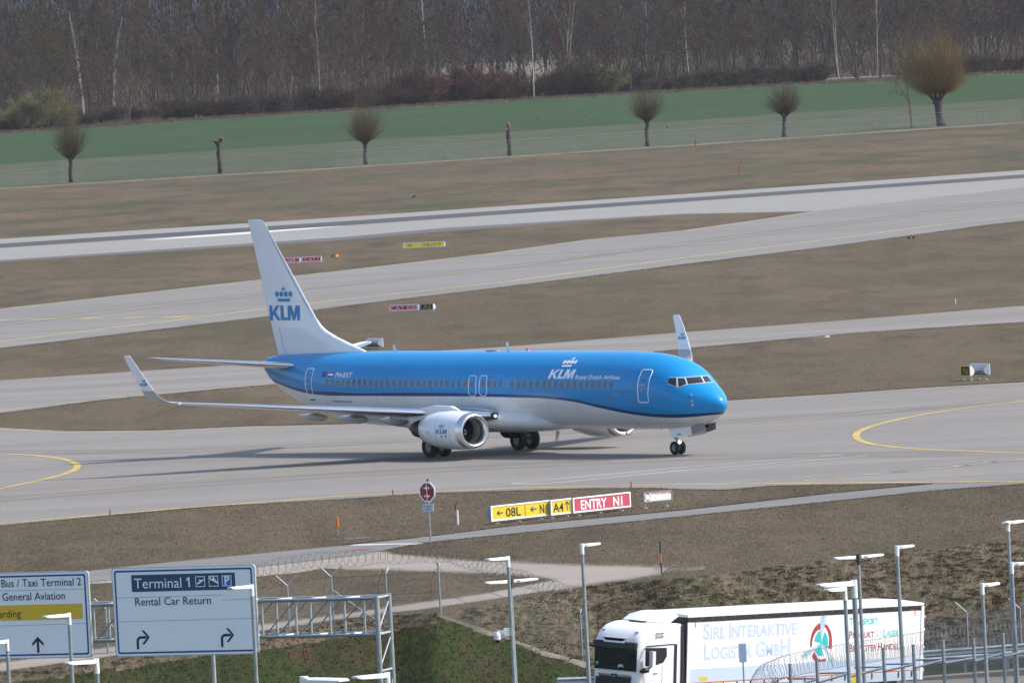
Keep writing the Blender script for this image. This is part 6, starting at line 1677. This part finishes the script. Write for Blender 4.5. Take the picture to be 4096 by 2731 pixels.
s00 = gp(*r8(240, 860), F1)[0]; s01 = gp(*r8(975, 860), F1)[0]; bay = (s01 - s00) / 2
PB = lambda n, m_: (lambda *a_: MB().tube(*a_).build(n, M[m_], gr))
mbv = PB('upright', 'galvl'); mbd = PB('diagonal', 'galv'); mbc = PB('cross_brace', 'galvl')
k0_ = int((S0 - s00) / bay) - 0
for k_ in range(k0_, 4):
    s = s00 + bay * k_
    if s > sC: break
    for off, ds in ((F1, 0), (F2, .0)):
        mbv([Gl(s + ds, zb_f, off), Gl(s + ds, zt_f, off)], .042, 8)
        if s + bay < sC + .2:
            mbd([Gl(s + .06, zb_f + .03, off), Gl(min(s + bay - .05, sC), zt_f - .03, off)], .026, 6)
    for z in (zt_f, zb_f):
        mbc([Gl(s, z, F1), Gl(min(s + bay * .5, sC2), z, F2)], .035, 6); mbc([Gl(min(s + bay * .5, sC2), z, F2), Gl(min(s + bay, sC), z, F1)], .018, 6)
mb = MB(); zs_ = [zt_f, zb_f, gp(*r8(1500, 1440), F1)[1], -2.4, -3.6]
for i, z in enumerate(zs_):
    mb.tube([Gl(sC, z, F1), Gl(sC2, z + .02, F2)], .042, 8)
    if i < len(zs_) - 1: mb.tube([Gl(sC, zs_[i + 1] + .1, F1), Gl(sC2, z - .1, F2)], .026, 6)
mb.build('column_brace', M['galvl'], gr)

# ================================================================== street lamps
def lgz(D): return float(np.interp(D, [30, 120, 230, 330, 900], [19, 8, .5, -DROP, -DROP]))
def lamp(top, pm, tips, label, rp=.055, double=False, dirs=None, name='street_lamp'):
    D = PF / pm; T_ = atd(top[0], top[1], D); gz = lgz(D); hgt = T_.z - gz
    r = empty(name, (T_.x, T_.y, gz), 0, label, 'street lamp', 'street lamps along the roads in front')
    MB().tube([(0, 0, 0), (0, 0, hgt * .5), (0, 0, hgt - .30)], [rp * 1.5, rp * 1.2, rp], 12).build('pole', M['galv'], r)
    if not double: MB().tube([(0, 0, hgt - .36), (0, 0, hgt + .02)], rp * 1.25, 12).build('cap', M['lamph'], r)
    for tx, ty, dy in tips:
        e = atd(tx, ty, D + dy) - Vector((T_.x, T_.y, gz)); e = Vector((e.x, e.y, 0)); L = e.length; d = e.normalized(); s = Vector((-d.y, d.x, 0))
        zz = hgt - .03; i0 = .0 if not double else .12
        c = lambda t, sw, dz: tuple(d * (i0 + (L - i0) * t) + s * sw + Vector((0, 0, zz + dz)))
        secs = []
        for t, hw, th in ((0, .055, .07), (.10, .06, .07), (.22, .13, .07), (.9, .15, .045), (1.0, .12, .02)):
            secs.append([c(t, -hw, -th), c(t, hw, -th), c(t, hw, .0), c(t, hw * .7, .028), c(t, -hw * .7, .028), c(t, -hw, .0)])
        h_ = MB().loft(secs).build('lamp_head', M['lamph'], r)
        MB().add([c(.3, -.09, -.073), c(.85, -.10, -.055), c(.85, .10, -.055), c(.3, .09, -.073)], [(0, 1, 2, 3)]).build('lens', M['tpale'], h_, fixn=False)
    if double: MB().tube([tuple(Vector((0, 0, hgt - .32))), (0, 0, hgt + .06)], rp * 1.05, 10).build('pole_top', M['black'], r)
    return r, hgt
lamp((27, 2558), 122, [(-70, 2570, -.7)], 'lamp pole at the very left edge, head out of frame')
lamp((275, 2452), 127, [(176, 2463, -.7)], 'lamp in front of the yellow band of the left overhead sign')
lamp((385, 2635), 160, [(265, 2649, -.6)], 'low lamp under the gap between the two overhead signs')
lamp((1006, 2338), 124, [(918, 2348, -.7)], 'lamp overlapping the right side of the Terminal 1 sign')
lamp((858, 2724), 140, [(800, 2730, -.5)], 'lamp pole below the Terminal 1 sign, only pole visible') if False else None
lamp((1215, 2708), 235, [(1376, 2718, -.8)], 'nearest lamp head, cut off by the bottom edge', .06)
lamp((1548, 2690), 172, [(1418, 2706, -.6)], 'low lamp in front of the gantry columns')
l7, h7 = lamp((2031, 2225), 118, [(1947, 2233, -.7)], 'single-headed lamp with a camera on its pole, left of the lorry')
lamp((2042, 2318), 113, [(1941, 2328, -.5), (2147, 2321, .5)], 'lower double-headed lamp behind the camera pole', .052, True)
lamp((2327, 2175), 112, [(2394, 2170, .5)], 'thick-poled lamp just left of the lorry cab', .06)
lamp((3432, 2221), 116, [(3337, 2227, -.4), (3529, 2227, .5)], 'double-headed lamp above the lorry trailer', .055, True)
lamp((3378, 2346), 150, [(3302, 2350, -.6)], 'smaller lamp just behind the big white one at the trailer', .05)
lamp((3415, 2322), 190, [(3271, 2340, -.5)], 'big white lamp head pointing left before the trailer', .055)
lamp((3587, 2183), 112, [(3649, 2180, .5)], 'lamp pointing right over the rear of the trailer', .062)
lamp((4031, 2084), 112, [(4021, 2085, -.4), (4092, 2082, .5)], 'tallest lamp near the right edge', .055)
lamp((4046, 2250), 120, [(4140, 2243, .4)], 'lamp whose head is cut by the right edge', .055)
lamp((3928, 2334), 122, [(3990, 2328, .5)], 'short lamp right of the trailer pointing right', .055)
# sign post seen under the big sign
p = atd(851, 2600, 366); tag(MB().tube([Vector((p.x, p.y, -4.0)), p], .07, 12).build('sign_support_post', M['galvl']), 'grey support post coming down under the Terminal 1 sign', 'post')
# camera on the lamp pole
D = PF / 118; c = atd(2031, 2530, D)
r = empty('security_camera', c, 0, 'white dome camera fixed on the lamp pole', 'camera')
MB().box((-.13, -.16, -.10), (.06, .10, .16)).build('bracket_box', M['white'], r); MB().box((-.36, -.20, -.02), (-.10, -.06, .10)).build('arm', M['white'], r)
MB().tube([(-.36, -.13, .06), (-.36, -.13, -.04), (-.36, -.13, -.20)], [.10, .13, .125], 16).build('camera_body', M['white'], r, smooth=False)
MB().tube([(-.36, -.13, -.20), (-.36, -.13, -.27), (-.36, -.13, -.31)], [.115, .09, .03], 16).build('dome', M['black'], r, smooth=True)
# added grey plate on a post, standing in for a shadow on the lorry
D = 404; c = atd(2972, 2642, D); r = empty('shadow_stand_in', (c.x, c.y, -4.2), 0, 'plain grey plate on a post standing in for a shadow on the lorry side', 'sign')
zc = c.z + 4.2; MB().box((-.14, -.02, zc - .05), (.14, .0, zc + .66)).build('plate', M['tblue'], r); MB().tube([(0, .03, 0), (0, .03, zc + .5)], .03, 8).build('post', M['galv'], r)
# ================================================================== grass blades and ground cover
def fastmesh(name, V, mt, label, cat='grass'):
    n = len(V); me = bpy.data.meshes.new(name); me.vertices.add(n); me.vertices.foreach_set('co', np.ascontiguousarray(V, dtype=np.float32).ravel())
    k_ = n // 3; me.loops.add(n); me.loops.foreach_set('vertex_index', np.arange(n, dtype=np.int32)); me.polygons.add(k_)
    me.polygons.foreach_set('loop_start', np.arange(0, n, 3, dtype=np.int32)); me.update(calc_edges=True); me.materials.append(mt)
    o = bpy.data.objects.new(name, me); COL.objects.link(o); return tag(o, label, cat, kind='stuff')
def blades(P, h, wd, rg, lean=.5, per=1):
    """triangular blades rooted at the points P (N,3)"""
    P = np.repeat(P, per, axis=0) + np.concatenate([rg.normal(0, 1, (len(P) * per, 2)) * (h * .35)[:, None].repeat(per, 0), np.zeros((len(P) * per, 1))], 1) if per > 1 else P
    h = np.repeat(h, per) * rg.uniform(.6, 1.2, len(P)) if per > 1 else h; wd = np.repeat(wd, per) if per > 1 else wd
    n = len(P); a = rg.uniform(0, math.pi, n); d = np.stack([np.cos(a) * wd, np.sin(a) * wd, np.zeros(n)], 1)
    l = rg.normal(0, lean, (n, 2)) * h[:, None]; tip = P + np.concatenate([l, h[:, None]], 1)
    V = np.empty((n * 3, 3)); V[0::3] = P - d; V[1::3] = P + d; V[2::3] = tip; return V
def interp(P, x): return np.interp(x, [p[0] for p in P], [p[1] for p in P])
rg = np.random.default_rng(21)
paved = [(rw_far, [(-500, 631)] + rw_near + [(2352, 476)]), (rw_near[:-1], sh_low), (ex_up, ex_lo), (md_up, md_lo), (n_up, n_lo), (sr_up, sr_lo), (gr_up, gr_lo), (pa_up, pa_lo)]
def field(N, ymin, ymax, seed):
    r = np.random.default_rng(seed); x = r.uniform(-15, 2370, N); y = ymin + (ymax - ymin) * r.uniform(0, 1, N)
    ok = y < interp(EDGE, x) - 1
    for up, lo in paved:
        ins = (x >= max(up[0][0], lo[0][0])) & (x <= min(up[-1][0], lo[-1][0])) & (y > interp(up, x) + r.normal(0, 1.1, N)) & (y < interp(lo, x) + r.normal(0, 1.1, N)); ok &= ~ins
    x, y = x[ok], y[ok]
    u, v = x * K, y * K
    F = np.array(_fw); Rr = np.array(_r); Uu = np.array(_u)
    d = F[None] + Rr[None] * ((u - W0 / 2) / PF)[:, None] - Uu[None] * ((v - H0 / 2) / PF)[:, None]
    t = -PH / d[:, 2]; P = np.array([0, 0, PH])[None] + d * t[:, None]; return P
def bladefield(name, N, y0, y1, seed, hh, mt, label, wd=.018):
    P = field(N, y0, y1, seed); r = np.random.default_rng(seed + 1); s = P[:, 1] / 470.0
    h = hh * r.uniform(.5, 1.4, len(P)) * s; V = blades(P, h, wd * r.uniform(.6, 1.5, len(P)) * s, r, .6)
    fastmesh(name, V, mt, label)
gm = lambda n, c: mat(n, dim(c, GF), .95, spec=.1, vary=.35, scale=.25)
G_straw, G_brown, G_olive, G_pale = gm('straw_blades', (.215, .170, .120)), gm('brown_blades', (.150, .112, .078)), gm('olive_blades', (.115, .118, .062)), gm('pale_blades', (.40, .33, .24))
bladefield('dry_grass', 150000, 1110, 1545, 31, .050, G_straw, 'straw-coloured dry grass blades over the near airfield', .009)
bladefield('dead_grass', 110000, 1110, 1545, 33, .045, G_brown, 'brown dead grass over the near airfield', .009)
bladefield('olive_grass', 60000, 1110, 1545, 35, .045, G_olive, 'olive grass over the near airfield', .009)
# turf fringe along the pavement edges
def fringe(name, lines, seed, mt, label, hh=.045, n=9000):
    r = np.random.default_rng(seed); out = []
    for L_ in lines:
        x = r.uniform(max(-10, L_[0][0]), min(2370, L_[-1][0]), n); y = interp(L_, x) + r.normal(0, .8, n); u, v = x * K, y * K
        d = np.array(_fw)[None] + np.array(_r)[None] * ((u - W0 / 2) / PF)[:, None] - np.array(_u)[None] * ((v - H0 / 2) / PF)[:, None]
        P = np.array([0, 0, PH])[None] + d * (-PH / d[:, 2])[:, None]; s = P[:, 1] / 470; out.append(blades(P, hh * r.uniform(.4, 1.3, n) * s, .010 * s, r, .5))
    fastmesh(name, np.concatenate(out), mt, label)
fringe('turf_fringe', [[(x, y + 1.0) for x, y in n_lo], [(x, y + .8) for x, y in sr_lo], [(x, y - .5) for x, y in sr_up[3:-1]], [(x, y + .6) for x, y in md_lo], [(x, y + .6) for x, y in ex_lo], [(x, y - .5) for x, y in n_up[3:]]], 51, gm('dark_turf', (.085, .082, .042)), 'darker turf fringe along the pavement edges', .03)
# the slope: tufts, green grass, red ground cover, pale stones
def slope_pts(N, seed):
    r = np.random.default_rng(seed); i = r.integers(0, len(xs_s), N); out = []
    X = r.uniform(Ep[2].x, Ep[-3].x, N); T_ = r.uniform(0, 1, N) ** .9
    ex = np.array([p.x for p in Ep]); ey = np.array([p.y for p in Ep]); tyy = np.array([toe(p).y for p in Ep])
    Y0 = np.interp(X, ex, ey); Y1 = np.interp(X, ex, tyy); Yv = Y0 + (Y1 - Y0) * T_
    Z = -DROP * T_ ** 1.12
    Z += np.array([relief(a, b) * min(1, 6 * t) for a, b, t in zip(X, Yv, T_)])
    P = np.stack([X, Yv, Z - .01], 1)
    q = P - np.array([0, 0, PH]); zz = q @ np.array(_fw); px = (W0 / 2 + PF * (q @ np.array(_r)) / zz) / K; py = (H0 / 2 - PF * (q @ np.array(_u)) / zz) / K
    ok = (px > -20) & (px < 2370) & (py < 1590); return P[ok], px[ok], py[ok], T_[ok], r
xs_s = list(xs)
def nz(P, sc, seed=0): return np.array([mnoise.noise(Vector((a * sc, b * sc, seed))) for a, b in P[:, :2]])
P, px_, py_, tt_, r = slope_pts(60000, 61)
green = (py_ > np.array([strip_y(a) for a in px_])) & ((px_ > 1001) | (py_ > 1433 + .14 * (1001 - px_)))
grn_n = nz(P, .35, 3)
green = green | ((grn_n > .22) & (px_ < 1001))
red = (px_ > 560) & (px_ < 925) & (py_ < 1530) & (py_ > 1392) & (nz(P, .55, 9) + .35 * nz(P, 2.2, 4) > .02)
g2 = green & ~red & (r.uniform(0, 1, len(P)) < .9)
def put_bl(name, sel, hh, wd, mt, label, per=3, lean=.5, cat='grass'):
    Q = P[sel]; h = hh * r.uniform(.5, 1.4, len(Q)); fastmesh(name, blades(Q, h, np.full(len(Q), wd), r, lean, per), mt, label, cat)
put_bl('green_grass', g2 & (r.uniform(0, 1, len(P)) < .6), .10, .010, gm('fresh_green_blades', (.050, .072, .022)), 'fresh green grass on the slope left of the kerb')
put_bl('dull_green_grass', g2 & (r.uniform(0, 1, len(P)) < .6), .10, .011, gm('dull_green_blades', (.088, .078, .040)), 'duller green blades mixed into the green slope', 2)
put_bl('dead_slope_grass', (~green) & (r.uniform(0, 1, len(P)) < .6), .08, .011, gm('dead_slope_blades', (.19, .142, .10)), 'brown dead grass on the rough slope', 3)
put_bl('red_groundcover', red & (r.uniform(0, 1, len(P)) < .75), .05, .024, gm('red_leaves', (.20, .032, .026)), 'patches of dark red ground cover under the gantry', 3, .9, 'ground cover')
# low cushions of dark scrub with pale gaps between
P, px_, py_, tt_, r = slope_pts(9000, 71)
rough = ~((py_ > np.array([strip_y(a) for a in px_])) & (px_ > 1001)) & ~((px_ <= 1001) & (py_ > 1425 + .14 * (1001 - px_)))
nn = nz(P, .5, 2)
def cushions(name, sel, hh, mt, label, per, wd):
    Q = P[sel]; V = []
    n = len(Q); R0 = r.uniform(.12, .34, n); C = np.repeat(Q, per, 0); RR = np.repeat(R0, per)
    a = r.uniform(0, 2 * math.pi, n * per); q = np.sqrt(r.uniform(0, 1, n * per)); off = np.stack([np.cos(a) * q * RR, np.sin(a) * q * RR, np.zeros(n * per)], 1)
    B = C + off; h = hh * np.sqrt(np.clip(1 - q * q, .05, 1)) * RR / .3 * r.uniform(.6, 1.2, n * per)
    B[:, 2] += h * .3
    fastmesh(name, blades(B, h, np.full(n * per, wd), r, .7), mt, label, 'scrub')
cushions('brown_scrub', rough & (nn > -.15) & (r.uniform(0, 1, len(P)) < .45), .10, gm('brown_scrub_leaves', (.165, .118, .085)), 'low brown scrub cushions on the rough slope', 34, .022)
cushions('green_scrub', rough & (nn < .25) & (r.uniform(0, 1, len(P)) < .40), .09, gm('green_scrub_leaves', (.100, .112, .052)), 'low green scrub cushions on the rough slope', 34, .022)
cushions('plum_scrub', rough & (r.uniform(0, 1, len(P)) < .10), .10, gm('plum_scrub_leaves', (.13, .075, .065)), 'low reddish scrub cushions on the rough slope', 30, .022)
P, px_, py_, tt_, r = slope_pts(26000, 81)
pale = (px_ > 1060) & ~((py_ > np.array([strip_y(a) for a in px_])) & (px_ > 1001)) & (nz(P, .45, 8) + .5 * nz(P, 1.8, 1) > .06) & (tt_ < .62)
put_bl('pale_stones', pale, .05, .030, gm('pale_stones_material', (.50, .43, .36)), 'pale stones and dead stalks showing between the scrub', 2, 1.2, 'stones')
# scattered gravel at the ragged end of the turning area
def scat(N, x0, x1, fn, seed):
    r = np.random.default_rng(seed); x = r.uniform(x0, x1, N); y = fn(x, r); u, v = x * K, y * K
    d = np.array(_fw)[None] + np.array(_r)[None] * ((u - W0 / 2) / PF)[:, None] - np.array(_u)[None] * ((v - H0 / 2) / PF)[:, None]
    Pp_ = np.array([0, 0, PH])[None] + d * (-PH / d[:, 2])[:, None]; 
    s1 = .05 * r.uniform(.4, 1.4, (N, 1)); V = np.empty((N * 3, 3)); a = r.uniform(0, 6.28, N); c3 = np.stack([np.cos(a), np.sin(a), 0 * a], 1) * s1
    Pp_[:, 2] = .014; V[0::3] = Pp_ + c3; V[1::3] = Pp_ - c3; V[2::3] = Pp_ + np.stack([-np.sin(a), np.cos(a), 0.05 + 0 * a], 1) * s1; return V
A1 = scat(1600, 1500, 1620, lambda x, r: 1305 + r.normal(0, 1, len(x)) * (6 - 4 * (x - 1500) / 120), 91)
A2 = scat(9000, 784, 1517, lambda x, r: interp(gr_lo, x) + r.normal(0, 2.2, len(x)), 92)
A3 = scat(8000, 0, 1284, lambda x, r: np.where(r.uniform(0, 1, len(x)) < .5, interp(pa_up, x), interp(pa_lo, x)) + r.normal(0, 1.5, len(x)), 93)
A4 = scat(5000, 874, 1534, lambda x, r: interp(gr_up, x) + r.normal(0, 1.6, len(x)), 94)
fastmesh('loose_gravel', np.concatenate([A1, A2, A3, A4]), gm('loose_gravel_material', (.44, .40, .34)), 'loose gravel along the ragged edges of the gravel tracks', 'gravel')
# brushwood filling the depth of the wood
r = np.random.default_rng(99); N = 95000
D = 2390 + 560 * r.uniform(0, 1, N) ** 1.3; hx = D * .07; X = r.uniform(-1, 1, N) * hx; base_y = np.array([0.0])
wy = 2470 + 0.0 * X; ex_ = np.array([ats(x, y - 3).x for x, y in crop_up]); ey_ = np.array([ats(x, y - 3).y for x, y in crop_up]); yedge = np.interp(X, ex_, ey_)
ok = (D > yedge + 6) & ~((X > ats(1880, 190).x) & (X < ats(2080, 180).x) & (D < yedge + 60)) & ~((X > ats(1010, 220).x) & (X < ats(1270, 210).x) & (D > yedge + 20) & (r.uniform(0, 1, N) < .85)); X, D = X[ok], D[ok]; N = len(X)
z0 = r.uniform(0, 1, N) ** 2.2 * 11; h = r.uniform(1.0, 4.0, N); B = np.stack([X, D, z0], 1)
V = blades(B, h, r.uniform(.02, .06, N), r, .35)
c_ = len(V) // 9 * 3
fastmesh('brushwood', V[:c_ * 2], M['tw_brown'], 'brown brushwood and saplings filling the wood', 'brushwood'); fastmesh('brushwood', V[c_ * 2:], M['tw_plum'], 'plum-coloured brushwood filling the wood', 'brushwood')

# ================================================================== air
m, t, b = newmat('haze_air'); t.nodes.remove(b)
pv = t.nodes.new('ShaderNodeVolumePrincipled'); pv.inputs['Color'].default_value = (.80, .86, .95, 1); pv.inputs['Density'].default_value = .00002; pv.inputs['Anisotropy'].default_value = 0.0
t.links.new(pv.outputs[0], t.nodes['Material Output'].inputs['Volume'])
hz = MB().box((-1400, -90, -8.0), (1400, 5300, 50)).build('haze', m); tag(hz, 'thin bluish haze over the airfield', 'haze', kind='stuff')
